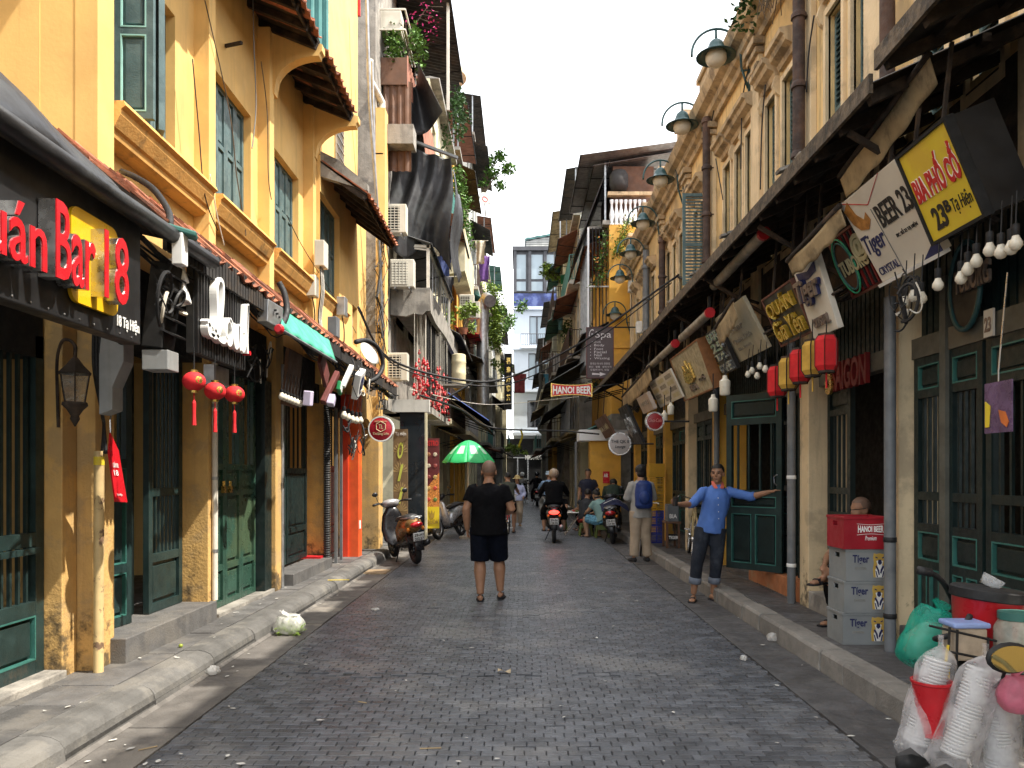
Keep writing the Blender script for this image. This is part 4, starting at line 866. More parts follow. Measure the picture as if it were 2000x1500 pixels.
def tarp(u, v):
    x = -2.82 + 1.32 * u; z = 8.62 - .34 * u - v * (2.15 + .25 * math.sin(u * 7)); w = .10 * math.sin(u * 9 + v * 3) * v + .05 * math.sin(u * 23 + v * 7) + .12 * math.sin(v * 5 + u * 2)
    return (x + .05 * math.sin(v * 6), 16.3 + w + .5 * u * v, z)
tp = thing('tarpaulin', 'big crumpled black tarpaulin hanging off the patched grey house', 'tarpaulin', (-2.1, 16.4, 6.3)); cloth(tp, 'sheet', tarp, BLKF, 40, 40)
cloth(tp, 'side_sheet', lambda u, v: (-1.5 + .06 * math.sin(v * 7), 16.85 + 2.2 * u, 8.25 - v * (2.4 - .5 * u) + .08 * math.sin(u * 9)), BLKF, 20, 20)
cloth(hT, 'black_cloth', lambda u, v: (-2.3 + .5 * u * (.4 + v), 15.9 + .3 * math.sin(u * 4), 9.6 - v * 1.0 + .35 * u), BLKF)
# pipes on the corner of the patched house
for i, (pts, r_, m, lab) in enumerate((([(716, -20), (722, 200), (738, 420), (746, 660)], .028, GALV, 'thin galvanised conduit leaning down beside the yellow house'), ([(727, 120), (731, 300), (741, 480), (748, 640)], .022, GALV, 'second thin conduit beside the leaning one'), ([(746, 215), (746, 500), (743, 780)], .075, WPIP, 'thick cream soil pipe with elbow on the house corner'))):
    k = MB(); k.tube([onX(px, py, -2.66 if r_ < .05 else -2.72) for px, py in pts], r_, 10); t = thing('wall_pipe', lab, 'pipe', onX(745, 770, -2.7), 'pipes on the left house corner'); k.build('pipe', m, t, smooth=50)
    for py in (300, 520, 650):
        k = MB(); p = onX(742, py, -2.7); k.bar(p + Vector((-.1, 0, 0)), p + Vector((.06, 0, 0)), .02); k.build('clip', GALV, t)
k = MB(); p = onX(746, 215, -2.72); k.tube([p, p + Vector((0, 0, .15)), p + Vector((-.05, -.15, .22)), p + Vector((-.1, -.6, .24)), p + Vector((-.1, -.7, .3)), p + Vector((-.1, -.7, .6))], .07, 10); k.build('elbow', WPIP, t, smooth=50)
k = MB(); p0 = onX(738, 470, -2.7)
for i in range(14):
    rnd = random.Random(i); pts = [onX(735 + rnd.uniform(-3, 22), 470 + j * 55, -2.68) + Vector((rnd.uniform(-.03, .1), 0, 0)) for j in range(7)]; k.tube(pts, .008, 4)
cb = thing('cable_bundle', 'bundle of black cables running down the patched house corner', 'cables', onX(745, 800, -2.7)); k.build('cables', BLKR, cb, kind='stuff')
ac_unit(onY(771, 458, 15.6), Xp, 'white air conditioner bolted under the black tarpaulin', 1.0)
ac_unit(onY(787, 563, 16.2), Xp, 'air conditioner with wide slats standing on the concrete balcony', 1.0, True)
ac_unit(onY(774, 745, 15.2), Xp, 'white air conditioner above the tiled canopy end, beside red ornaments', .95)
ac_unit(onY(912, 610, 26), Xp, 'left one of two air conditioners on the cream house', 1.0); ac_unit(onY(924, 622, 27.5), Xp, 'right one of two air conditioners on the cream house', 1.0)
k = MB(); p = onY(772, 270, 15.0); k.bx(p.x - .28, p.x + .35, 15.0, 15.45, p.z - .1, p.z + .28); k.build('meter_hood', CON, None, label='small concrete hood jutting out above the black tarpaulin', category='hood')
# metal tray of an old air conditioner stand, at the roof corner
tr = thing('metal_rack', 'pale metal rack holding old appliances at the roof corner', 'rack', (-2.6, 15, 10.2))
for i in range(5): q = MB(); q.bar((-3.0 + .16 * i, 15.2, 10.35), (-3.0 + .16 * i, 16.6, 10.35), .025); q.build('rack_bar', WPIP, tr)
for z in (10.35, 10.75): q = MB(); q.bar((-3.0, 15.2, z), (-2.3, 15.2, z), .03); q.bar((-2.3, 15.2, z), (-2.3, 16.6, z), .03); q.build('rack_rail', WPIP, tr)
q = MB(); q.bx(-2.95, -2.4, 15.3, 15.7, 10.4, 10.8); q.build('old_casing', ACW, tr)
plant((-2.35, 15.9, 10.2), (.35, .6, .6), 900, .11, 'leafy creeper with pink flowers on the left roof corner', LEAF, 4, drop=.7)
k = MB(); rnd = random.Random(8)
for i in range(60): leaf(k, Vector((-2.0 + rnd.uniform(-.35, .35), 15.8 + rnd.uniform(-.3, .3), 11.0 + rnd.uniform(-.5, .35))), .07, rnd)
fl_ = thing('flower_spray', 'spray of pink bougainvillea flowers against the sky', 'flowers', (-2.0, 15.8, 10.6)); k.build('petals', mat('magenta petal', (.6, .04, .22), .6, var=.2), fl_, kind='stuff')
k = MB(); [k.tube([(-2.3, 15.8, 10.6), (-2.1 + .06 * i, 15.75, 10.9 + .08 * i), (-1.9 + .1 * i, 15.7, 10.8 + .1 * i)], .006, 4) for i in range(4)]; k.build('twigs', BARK, fl_, kind='stuff')
# red ornaments hanging on strings in front of the balcony
oc = thing('ornament_curtain', 'curtain of many small red gourd ornaments under the concrete balcony', 'ornaments', (-2.2, 18.5, 2.9)); rnd = random.Random(12)
og = MB(); og.lathe([(.002, .075), (.012, .07), (.018, .05), (.012, .035), (.03, .018), (.036, -.005), (.028, -.03), (.004, -.042)], (0, 0, 0), 8); og_me = og.mesh('ornament', REDP, True)
for i in range(48):
    x = -2.35 + rnd.random() * .42; y = 16.3 + rnd.random() * 4.2; zt_ = zb; k = MB(); zl = 2.95 + rnd.random() * .45; k.tube([(x, y, zt_), (x, y, zl)], .004, 4); st = k.build('string', WPIP, oc)
    for j in range(5): place('ornament', og_me, (x + rnd.uniform(-.05, .05), y + rnd.uniform(-.05, .05), zl + j * rnd.uniform(.09, .22) + .02), st)
# cream water drum on a bracket
k = MB(); p = onY(896, 752, 20.0); k.lathe([(.17, 0), (.185, .03), (.185, .26), (.195, .29), (.185, .32), (.185, .56), (.195, .59), (.185, .62), (.18, .78), (.14, .80), (.01, .81)], p, 20); dr = k.build('water_drum', mat('cream drum plastic', (.62, .55, .36), .45, var=.1), None, smooth=50, label='cream ribbed water drum standing outside above the street', category='drum')
k = MB(); k.bx(p.x - .6, p.x + .25, 19.7, 20.3, p.z - .05, p.z - .002); k.build('drum_shelf', CON, hT)
# ---- the row behind it
hs = []
hs.append(far_house('cream house with balconies and climbing greenery behind the tarpaulin', -1, 21.45, 27.5, -2.55, [.1, 3.1, 6.2, 9.4, 12.6], CRM, 21, LG))
hs.append(far_house('yellowish slim house with rounded roof slab, farther left', -1, 27.6, 33.5, -2.45, [.1, 3.1, 6.4, 9.8, 13.2], PB, 22, LG, roofm=RUST))
hs.append(far_house('grey slim house with dark balconies, left', -1, 33.6, 40, -2.3, [.1, 3.1, 6.4, 9.8, 13.2, 16.4], LGY, 23, LG))
hs.append(far_house('cream slim house with red tin roof edge, left', -1, 40.1, 47, -2.1, [.1, 3.2, 6.6, 10, 13.2], CRM, 24, LG, roofm=RUST))
hs.append(far_house('dark slim house with plants, near the white hotel, left', -1, 47.1, 54, -1.8, [.1, 3.2, 6.6, 10, 12.5], LGY, 25, LG, roofm=TEAL))
hs.append(far_house('last low house before the white hotel, left', -1, 54.1, 61.5, -1.5, [.1, 3.4, 6.8, 10], CRM, 26, LG, roofm=CHAR))
k = MB(); p = onY(862, 150, 30); k.lathe([(.2, -.5), (.62, -.12), (.98, -.05), (1.0, .12), (.9, .14)], p, 24); k.bx(p.x - .5, p.x + .05, 29.8, 30.3, p.z - 3.2, p.z - .1); k.build('round_roof_slab', CRM, hs[1], smooth=50)
# yellow soffit block and duct on the cream house
k = MB(); y = 24.5; a = onY(878, 535, y); b = onY(908, 495, y); k.prism([(a.x, a.z), (b.x, a.z + .1), (b.x, b.z + .8), (a.x, b.z + .5)], (0, y, 0), Xp, Zp, Yp, 4.5); k.build('jutting_bay', CRM, hs[0])
t = thing('ventilation_duct', 'fat galvanised ventilation duct with a bent top', 'duct', onY(946, 770, 30)); k = MB(); q = [onY(944, 790, 30), onY(942, 650, 30), onY(944, 592, 30), onY(950, 583, 30), onY(957, 588, 29.5)]; k.tube(q, .24, 14); k.build('duct', GALV, t, smooth=50)
awn_sheet(hs[1], -2.45, zat(645, 29), -1.55, zat(660, 29), 28.2, 31, REDP)
vine(onY(893, 330, 27), onY(908, 480, 27), .35, 1400, .14, 'green creeper hanging down the cream house', LEAF, 2)
vine(onY(962, 560, 36), onY(968, 680, 36), .55, 1800, .17, 'dense bright creeper hanging beside the metal duct', LEAFL, 3)
plant(onY(905, 640, 24) , (.4, .5, .7), 500, .13, 'yellow green pot plant on the balcony by the air conditioners', LEAFL, 5, pot=.15)
plant(onY(875, 240, 24), (.6, 1.0, 1.1), 900, .16, 'bushy dark creeper on the left roof terrace', LEAFD, 6, drop=.8)
plant(onY(990, 640, 45), (.9, 1.2, 1.2), 900, .2, 'round green shrub on a far left balcony', LEAF, 7)
plant(onY(905, 255, 33), (.5, .8, .9), 600, .18, 'dark green shrub on the rooftop against the sky', LEAFD, 8)
plant(onY(985, 735, 38), (.5, .8, .8), 500, .16, 'pale grassy pot plants above the black balcony', LEAFL, 9)
# slim roof tree sticking up over the row
t = thing('roof_tree', 'slim young tree growing from the roofs against the white sky', 'tree', onY(940, 380, 36)); k = MB(); lf_ = MB(); rnd = random.Random(3); b0 = onY(942, 385, 36)
for i in range(9):
    e = onY(940 + rnd.uniform(5, 55), rnd.uniform(295, 370), 36); k.tube([b0, b0.lerp(e, .5) + Vector((-.1, 0, .2)), e], [.05, .03, .012], 5); leaves(lf_, e, (.32, .32, .3), 90, .2, i)
k.build('trunk', BARK, t, kind='stuff'); lf_.build('crown', LEAF, t, kind='stuff')
# satellite dish with a red mark
t = thing('satellite_dish', 'small satellite dish with a red mark over the left roofs', 'dish', onY(950, 405, 30)); c = onY(948, 388, 30); k = MB(); ax = Vector((.6, -1, .35)).normalized(); k.lathe([(.01, -.09), (.15, -.06), (.27, 0), (.275, .005), (.15, -.05), (.01, -.08)], c, 18, ax); k.build('reflector', LGY, t, smooth=True); k = MB(); k.tube([c - ax * .08, c + Vector((0, .3, -.6))], .025, 6); k.build('mast', GALV, t); k = MB(); k.lathe([(.11, -.045), (.12, -.03), (.07, -.05)], c, 14, ax); k.build('red_mark', REDP, t)
# ---- right: balustrade house, black cage, jumble
hq = far_house('yellow house with white balustrade and tin roof on the right', 1, 22.3, 28.5, 2.62, [.1, 3.3, 6.2, 8.8], PB, 31, RG, bal=False, roofm=GALV, sw=SWR)
y = 22.25; a = onY(1190, 440, y); b = onY(1258, 380, y)
k = MB(); k.bx(a.x, b.x + .4, y, y + .15, 5.2, a.z); k.build('gable', PB, hq); k = MB(); k.bx(a.x - .04, b.x + .4, y - .03, y + .18, b.z - .02, b.z + .08); k.build('coping', PRD, hq)
bl = MB(); bl.lathe([(.06, 0), (.06, .05), (.035, .07), (.065, .22), (.07, .3), (.035, .5), (.03, .6), (.055, .68), (.055, .74)], (0, 0, 0), 10); blm = bl.mesh('baluster', WHT, True)
for i in range(8): place('baluster', blm, (a.x + .08 + i * .135, y + .07, a.z + .02), hq)
awn_sheet(hq, 4.6, 11.1, 1.7, 10.7, 22.0, 27, GALV, 'tin_roof')
k = MB(); k.sheet(lambda u, v: (1.62 + 1.1 * v * .9, 22.6 + 4 * u, 8.2 + 2.6 * v), 8, 1, .03); k.build('steep_tin_sheet', CHAR, hq)
k = MB(); k.bx(2.7, 3.9, 22.6, 26, 9.0, 10.6); k.build('roof_room', BRN, hq); k = MB(); k.lathe([(.02, 0), (.2, .03), (.27, .2), (.27, .5), (.2, .62), (.02, .66)], (2.85, 22.4, 9.75), 18); k.build('water_tank', CHAR, hq, smooth=True)
k = MB(); k.prism([(0, 0), (1.7, .9), (3.4, 0)], (2.2, 27, 10.9), Xp, Zp, Yp, 3); k.build('green_roof', mat('pale green tin', (.28, .33, .16), .6, var=.12), hq)
for i in range(6): q = MB(); x = 2.0 + .1 * i; q.bar((x, 22.6, zat(700, 22.6)), (x, 22.6, zat(445, 22.6)), .03); q.build('cage_bar', BLKM, hq)
for py in (445, 705): k = MB(); k.bx(1.98, 2.62, 22.7, 26, zat(py, 22.6), zat(py, 22.6) + .07); k.build('cage_floor', CON, hq)
for i in range(9): q = MB(); yy = 22.8 + i * .35; q.bar((1.98, yy, zat(705, 22.6)), (1.98, yy, zat(445, 22.6)), .025); q.build('cage_bar', GALV, hq)
q = MB(); q.bar((1.97, 22.58, zat(560, 22.6)), (2.6, 22.58, zat(560, 22.6)), .04); q.bar((1.97, 22.58, zat(700, 22.6)), (1.97, 22.58, zat(445, 22.6)), .05); q.build('cage_frame', WHT, hq)
vine(onY(1185, 450, 22.4), onY(1168, 560, 22.4), .22, 420, .09, 'rose creeper with orange blooms on the black cage', LEAF, 11)
vine(onY(1228, 430, 22.0), onY(1205, 500, 22.0), .25, 420, .09, 'light creeper trailing over the yellow gable', LEAFL, 12)
vine(onY(1150, 640, 25), onY(1165, 760, 25), .3, 500, .12, 'dark creeper trailing beside the spa sign', LEAFD, 13)
k = MB(); rnd = random.Random(2); [leaf(k, onY(1172 + rnd.uniform(-18, 18), 490 + rnd.uniform(-30, 40), 22.3), .09, rnd) for _ in range(22)]; fo = thing('roses', 'few orange roses in the creeper on the black cage', 'flowers', onY(1172, 520, 22.3)); k.build('petals', mat('orange petal', (.6, .25, .06), .6, var=.2), fo, kind='stuff')
hs.append(far_house('jumbled grey house with cluttered balconies, right', 1, 28.6, 35, 2.2, [.1, 3.2, 6.0, 8.8, 11.2], LGY, 33, RG, sw=SWR))
hs.append(far_house('cluttered brown house with wooden roof hut, right', 1, 35.1, 42, 1.95, [.1, 3.2, 6.2, 9.2, 11.8], CRM, 34, RG, roofm=TAN, sw=SWR))
hs.append(far_house('dark house with awnings, right, near the hotel', 1, 42.1, 50, 1.75, [.1, 3.2, 6.2, 9.2], LGY, 35, RG, sw=SWR))
hs.append(far_house('last dark house before the hotel, right', 1, 50.1, 61, 1.6, [.1, 3.2, 6.2, 8.6], CON, 36, RG, sw=SWR))
plant(onY(1085, 545, 37), (.6, .6, .6), 420, .2, 'spiky yellow green plant on a cluttered right balcony', LEAFL, 14)
plant(onY(1090, 600, 38), (.5, .6, .6), 350, .2, 'dark bushy plant on a cluttered right balcony', LEAFD, 15)
plant(onY(1130, 660, 33), (.6, .6, .9), 500, .15, 'thin leggy plant hanging on right balcony rails', LEAFD, 16, drop=.6)
gt = thing('green_net', 'bright green shade net on a right balcony', 'net', onY(1110, 560, 34)); cloth(gt, 'net', lambda u, v: onY(1095 + 36 * u, 538 + 18 * v - 4 * math.sin(u * 3), 34 + .8 * v), mat('green net', (.03, .28, .14), .7, var=.2))
# laundry on the far balconies
LC = [(.02, .02, .025), (.05, .07, .18), (.28, .05, .05), (.35, .36, .38), (.10, .22, .24), (.03, .03, .04), (.42, .38, .3), (.12, .05, .2), (.05, .18, .25)]
spots = [(870, 470, 23), (863, 500, 23), (1015, 730, 40), (1085, 690, 36), (1100, 620, 36), (1122, 640, 33), (938, 470, 33), (945, 500, 36), (1075, 730, 40), (872, 540, 22.8), (1118, 690, 33)]
for i, (px, py, y) in enumerate(spots):
    c = onY(px, py, y); w = .35 + .1 * (i % 3); hh = .6 + .2 * (i % 4); t = thing('laundry', ['dark shirt', 'blue cloth', 'red cloth', 'pale grey cloth', 'teal trousers', 'black trousers', 'cream towel', 'purple cloth', 'blue shirt', 'thin teal towel', 'plum cloth'][i] + ' hung to dry on a balcony, ' + ['upper left', 'lower left', 'by the black lantern sign', 'right by the hotel', 'right, above the others', 'right beside the cage', 'left under the dish', 'left, far', 'right, lowest', 'left, above the ornaments', 'right, lower'][i], 'laundry', c - Zp * hh)
    cloth(t, 'cloth', lambda u, v: c + Vector(((u - .5) * w * (1 + .25 * (v < .3)), .06 * math.sin(u * 9 + v * 2), -hh * v)), mat('laundry %d' % i, LC[i % 9], .85, var=.2, scale=8), 10, 8)
    q = MB(); q.tube([c - Xp * w, c + Xp * w], .008, 4); q.build('line', WPIP, t)
# ---- white hotel closing the street
HYY = 63.0
ht = thing('hotel', 'white hotel with a dark glazed top storey closing the street', 'building', (3, HYY, 0))
x0 = onY(1003, 0, HYY).x; x1 = 7.0; zz = lambda py: zat(py, HYY)
BLU = mat('bluish white paint', (.60, .66, .74), .6, var=.05, scale=1, streak=(.4, .42, .45), streak_amt=.2)
DG = mat('charcoal cladding', (.07, .07, .08), .5, var=.15, scale=2)
wops = [(1034, 1105, zz(672), zz(617)), (1032, 1105, zz(742), zz(690)), (1030, 1105, zz(835), zz(782))]
k = MB(); zs = [zz(857)]
k2 = [(onY(a, 0, HYY).x, onY(b, 0, HYY).x, c, d) for a, b, c, d in wops]
z = zz(857)
for a, b, c, d in sorted(k2, key=lambda q: q[2]):
    k.bx(x0, x1, HYY, HYY + .3, z, c); k.bx(x0, a, HYY, HYY + .3, c, d); k.bx(b, x1, HYY, HYY + .3, c, d); z = d
k.bx(x0, x1, HYY, HYY + .3, z, zz(600)); k.bx(x0, x0 + .3, HYY + .301, HYY + 8, .1, zz(600)); k.build('wall', BLU, ht)
for a, b, c, d in k2:
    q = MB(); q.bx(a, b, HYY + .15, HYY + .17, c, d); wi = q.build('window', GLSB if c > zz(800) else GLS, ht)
    for xx in (a, a + .62, b): q = MB(); q.bx(xx - .06, xx + .06, HYY + .05, HYY + .14, c, d); q.build('mullion', DG, wi)
    for zc in (c, d): q = MB(); q.bx(a, b, HYY + .06, HYY + .13, zc - .06, zc + .06); q.build('frame_rail', DG, wi)
for py in (600, 678, 760, 845): q = MB(); q.bx(x0 - .1, x1, HYY - .35, HYY, zz(py) - .25, zz(py)); q.build('string_course', BLU, ht)
q = MB(); q.bx(x0 + .6, x1, HYY - .8, HYY - .36, zz(678) - .2, zz(678)); q.build('balcony', BLU, ht); railing(ht, (x0 + .6, HYY - .78, zz(678)), (x1 - 1, HYY - .78, zz(678)), .95, 34, DG, .02)
q = MB(); q.bx(x0, x1, HYY - .3, HYY + 6, zz(600), zz(572)); q.build('dark_band', BLKM, ht); q = MB(); q.bx(x0, x1, HYY - .34, HYY - .3, zz(600), zz(575)); q.build('blue_panel', mat('blue printed panel', (.04, .06, .2), .5, var=.5, scale=1.5, c2=(.2, .25, .4), c2amt=.4), ht)
k = MB(); k.bx(x0, x1, HYY + .4, HYY + 6, zz(572), zz(484)); k.build('dark_storey', DG, ht)
for a, b, c, d in ((1006, 1027, 543, 495), (1006, 1027, 566, 548), (1038, 1060, 543, 495), (1038, 1060, 566, 548), (1064, 1085, 543, 495), (1064, 1085, 566, 548), (1090, 1110, 543, 495)):
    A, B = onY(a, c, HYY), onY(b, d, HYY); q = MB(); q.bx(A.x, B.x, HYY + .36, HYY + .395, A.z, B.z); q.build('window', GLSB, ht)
for px in (1003, 1032, 1062, 1087): q = MB(); A = onY(px, 0, HYY); q.bx(A.x, A.x + .25, HYY + .2, HYY + .399, zz(570), zz(484)); q.build('column', DG, ht)
q = MB(); q.bx(x0 - .1, x1, HYY + .1, HYY + 6, zz(488), zz(480)); q.build('roof_edge', DG, ht)
for i in range(6): q = MB(); z = zz(480) + .15 + i * .14; q.bx(x0, x1, HYY + .15, HYY + .2, z, z + .035); q.build('roof_rail', DG, ht)
k = MB(); A, B = onY(1028, 480, HYY), onY(1090, 445, HYY); k.prism([(A.x, A.z), (B.x, A.z), (B.x, B.z), (A.x, B.z - .5)], (0, HYY + 2, 0), Xp, Zp, Yp, 4); k.build('roof_room', LGY, ht); k = MB(); k.prism([(A.x - .1, B.z - .45), (B.x + .1, B.z + .08), (B.x + .1, B.z + .25), (A.x - .1, B.z - .28)], (0, HYY + 1.9, 0), Xp, Zp, Yp, 4.2); k.build('roof_room_top', TEAL, ht)
k = MB(); k.bx(-6, x1, HYY - .1, HYY + .4, 0, zz(857)); k.build('ground_storey', BLK, ht)
for px in (1011, 1031, 1066, 1090): q = MB(); A = onY(px, 0, HYY); q.bx(A.x - .05, A.x + .05, HYY - .18, HYY - .1, 0, zz(895)); q.build('entrance_mullion', STEEL, ht)
k = MB(); k.bx(-6, x1, HYY - .16, HYY - .1, zz(895), zz(893)); k.build('entrance_transom', STEEL, ht)
k = MB(); k.bx(-5, -1.2, 61.7, 63, 0, 9); k.build('side_wing', CRM, ht)
A = onY(1026, 898, HYY - .2); letter('hotel_name', 'MINA HOTEL & SPA', WHTT, ht, (A.x, HYY - .18, zz(898)), Xp, Zp, onY(1084, 0, HYY).x - A.x, .38, .05, .03)
k = MB(); k.lathe([(.45, -.06), (.5, -.03), (.5, .03), (.45, .06)], onY(1062, 836, 60), 20, (0, -1, 0)); k.build('round_sign', LGY, None, label='pale round hanging sign in front of the hotel windows', category='sign')
# ================================================================ signs on the right
ORD = ['first', 'second', 'third', 'fourth', 'fifth', 'sixth', 'seventh', 'eighth', 'ninth', 'tenth', 'eleventh', 'twelfth']
def lean_sign(name, label, px, Xt, face, depth=.08, frame=None, group='signs leaning out under the right awning'):
    """board hung at Xt, top tipped out over the street; px = four photo corners TL TR BR BL"""
    (ax, ay), (bx_, by), (cx_, cy), (dx, dy) = px
    Yf, Yn = Yx(ax, Xt), Yx(bx_, Xt); Zt = (zat(ay, Yf) + zat(by, Yn)) / 2; Xb = ((dx - CX) * Yf / F + (cx_ - CX) * Yn / F) / 2; Zb = (zat(dy, Yf) + zat(cy, Yn)) / 2
    V = Vector((Xt - Xb, 0, Zt - Zb)); h = V.length; V.normalize(); O = Vector((Xb, Yf, Zb)); w = Yf - Yn; N = Um.cross(V)
    t = thing(name, label, 'sign', (Xb, (Yf + Yn) / 2, Zb), group)
    k = MB(); k.obx(O + Um * w / 2 + V * h / 2 - N * depth / 2, Um, V, N, w / 2, h / 2, depth / 2); bd = k.build('board', face, t, bev=.004)
    if frame:
        k = MB(); e = .018
        for (u0, u1, v0, v1) in ((-e, w + e, -e, .001), (-e, w + e, h - .001, h + e), (-e, .001, 0, h), (w - .001, w + e, 0, h)): k.obx(O + Um * (u0 + u1) / 2 + V * (v0 + v1) / 2 - N * (depth / 2 - .008), Um, V, N, (u1 - u0) / 2, (v1 - v0) / 2, depth / 2 + .004)
        k.build('frame', frame, t)
    k = MB(); 
    for u in (.2, .8):
        q = MB(); p = O + Um * w * u + V * h - N * depth; q.bar(p, Vector((p.x + .05, p.y, AZ + .1)), .02); q.build('hanger', SOOT, t)
    def put(txt, m, u, v, tw, th, d=.004, bold=.0, shear=0., warp=None): return letter('lettering', txt, m, bd, O + Um * w * u + V * h * v, Um, V, w * tw, h * th, d, bold, shear, 1, warp)
    return t, O, V, N, w, h, put, bd
t, O, V, N, w, h, put, bd = lean_sign('shop_sign', 'yellow sign with big red lettering in a deep black box', ((1755, 315), (1845, 230), (1920, 410), (1825, 480)), 2.3, YELS, .05, BLKM)
put('BIA PHỐ CỔ', WHTT, .05, .43, .9, .40, .003, .075); put('BIA PHỐ CỔ', REDT, .05, .43, .9, .40, .006, .035)
put('23', BLKT, .18, .08, .25, .25, .004, .03); put('B', BLKT, .45, .20, .1, .13, .004, .03); put('Tạ Hiện', BLKT, .58, .12, .36, .20, .003, -.005, .15)
k = MB(); k.obx(O + Um * w / 2 + V * h / 2 - N * .17, Um, V, N, w / 2 + .01, h / 2 + .01, .118); k.build('box', BLK, t)
t, O, V, N, w, h, put, bd = lean_sign('shop_sign', 'white beer sign with a brown and white can picture and black lettering', ((1640, 400), (1745, 312), (1830, 485), (1735, 555)), 2.3, WSGN, .06, None)
BRNT = mat('amber print', (.38, .17, .04), .5, var=.3, scale=20)
put('Tiger', NAVY, .03, .27, .36, .28, .004, .01, .2); put('CRYSTAL', NAVY, .05, .07, .34, .09); put('BEER 23', BLKT, .44, .50, .52, .25, .004, .02); put('ĐC: SỐ 23 TẠ HIỆN', BLKT, .55, .33, .33, .07)
k = MB(); k.prism([(.01, .90), (.13, .97), (.16, .80), (.24, .70), (.31, .76), (.33, .66), (.24, .58), (.12, .62), (.05, .72)], O + N * .002, Um * w, V * h, N, .002); k.build('amber_picture', BRNT, bd)
k = MB(); k.prism([(.72, .0), (1, .0), (1, .16)], O + N * .002, Um * w, V * h, N, .002); k.build('blue_corner', NAVY, bd)
for a in (((.40, 0), (.408, 0), (.408, .75), (.40, .75)), ((.05, .98), (.40, .80), (.40, .81), (.05, .99)), ((.40, .80), (.75, 1.0), (.74, 1.0), (.40, .81))): k = MB(); k.prism(a, O + N * .002, Um * w, V * h, N, .002); k.build('print_line', REDT if a[0][0] < .06 or a[1][0] > .5 else GPIP, bd)
k = MB(); k.obx(O + Um * w / 2 - V * .012, Um, V, N, w / 2, .012, .04); k.build('lower_edge', WPLA, t)
DRED = mat('dark red sign face', (.17, .012, .012), .5, var=.2)
t, O, V, N, w, h, put, bd = lean_sign('neon_sign', 'red ribbed sign with a green neon oval and pale lettering', ((1620, 482), (1700, 408), (1757, 520), (1665, 590)), 2.52, DRED, .05, mat('brown sign frame', (.13, .05, .035), .6, var=.2))
for i in range(16): q = MB(); u = .03 + i * .062; q.obx(O + Um * w * u + V * h / 2 + N * .008, Um, V, N, w * .014, h * .48, .008); q.build('rib', BLKM if i % 2 else DRED, bd)
for e, m in ((1., mat('green neon tube', (.05, .35, .18), .3, var=.1)), (.86, mat('dull teal tube', (.06, .16, .15), .3, var=.1))):
    q = MB(); q.tube([O + Um * w * (.20 + .20 * e * math.cos(a)) + V * h * (.50 + .48 * e * math.sin(a)) + N * .03 for a in [i * math.pi / 14 for i in range(29)]], .008, 6); q.build('neon_oval', m, bd, smooth=True)
k = MB(); k.prism([(.20 + .165 * math.cos(a), .5 + .40 * math.sin(a)) for a in [i * math.pi / 12 for i in range(24)]], O + N * .017, Um * w, V * h, N, .006); k.build('oval_plate', BRN, bd)
CRMT = mat('cream lettering', (.52, .46, .27), .45, var=.1)
put('TUBORG', BLKT, .07, .34, .62, .26, .03, .06); letter('lettering', 'TUBORG', CRMT, bd, O + Um * w * .07 + V * h * .34 + N * .032, Um, V, w * .62, h * .26, .006, .02)
letter('lettering', '@', CRMT, bd, O + Um * w * .5 + V * h * .42 + N * .02, Um, V, w * .3, h * .46, .03, .04)
t, O, V, N, w, h, put, bd = lean_sign('shop_sign', 'cream beer sign with raised tarnished letters and a blue ribbon', ((1548, 530), (1592, 492), (1637, 637), (1590, 667)), 2.36, WSGN, .05, None)
TARN = mat('tarnished metal letters', (.22, .17, .14), .45, .5, var=.3, scale=12)
letter('lettering', 'Tiger', NAVY, bd, O + Um * w * .04 + V * h * .42 + N * .002, Um, V, w * .9, h * .38, .03, .05, .2); letter('lettering', 'Tiger', TARN, bd, O + Um * w * .04 + V * h * .42 + N * .03, Um, V, w * .9, h * .38, .02, .02, .2); letter('lettering', 'CRYSTAL', TARN, bd, O + Um * w * .25 + V * h * .12, Um, V, w * .6, h * .13, .02, .03)
k = MB(); k.prism([(.1, .92), (.55, .86), (.9, .93), (.85, .80), (.5, .76), (.15, .80)], O + N * .002, Um * w, V * h, N, .006); k.build('blue_ribbon', NAVY, bd)
t, O, V, N, w, h, put, bd = lean_sign('gold_letter_sign', 'black box sign with gold cut-out lettering in a brown frame', ((1490, 592), (1545, 545), (1583, 640), (1530, 678)), 2.36, BLK, .05, mat('brown sign frame', (.13, .05, .035), .6, var=.2))
GLDL = mat('yellow metal letters', (.58, .38, .05), .3, .6, var=.15)
letter('lettering', 'QUÁN', GLDL, bd, O + Um * w * .08 + V * h * .52, Um, V, w * .84, h * .42, .035, .01); letter('lettering', 'Gia Yên', GLDL, bd, O + Um * w * .05 + V * h * .05, Um, V, w * .9, h * .44, .035, .01)
t, O, V, N, w, h, put, bd = lean_sign('shop_sign', 'large plain cream panel sign with faded scribbled print', ((1395, 630), (1450, 572), (1492, 678), (1448, 712)), 2.3, mat('cream faded panel', (.40, .36, .26), .6, var=.14, scale=3, c2=(.28, .25, .17), c2amt=.4, c2scale=4), .04, None)
FADE = mat('faded grey print', (.26, .24, .2), .6, var=.2); put('Beer', FADE, .28, .55, .4, .14); put('Quán Dừa', FADE, .2, .33, .6, .12); put('Bia lạnh', FADE, .25, .18, .4, .08)
t, O, V, N, w, h, put, bd = lean_sign('metal_letter_sign', 'dark narrow sign crowded with bright metal letters', ((1378, 655), (1402, 632), (1440, 715), (1413, 737)), 2.3, BLK, .05, None)
for i, tx in enumerate(('BAR', '25', 'TẠ', 'CAFE')): letter('lettering', tx, STEEL, bd, O + Um * w * .1 + V * h * (.75 - i * .24), Um, V, w * .8, h * .2, .03, .03)
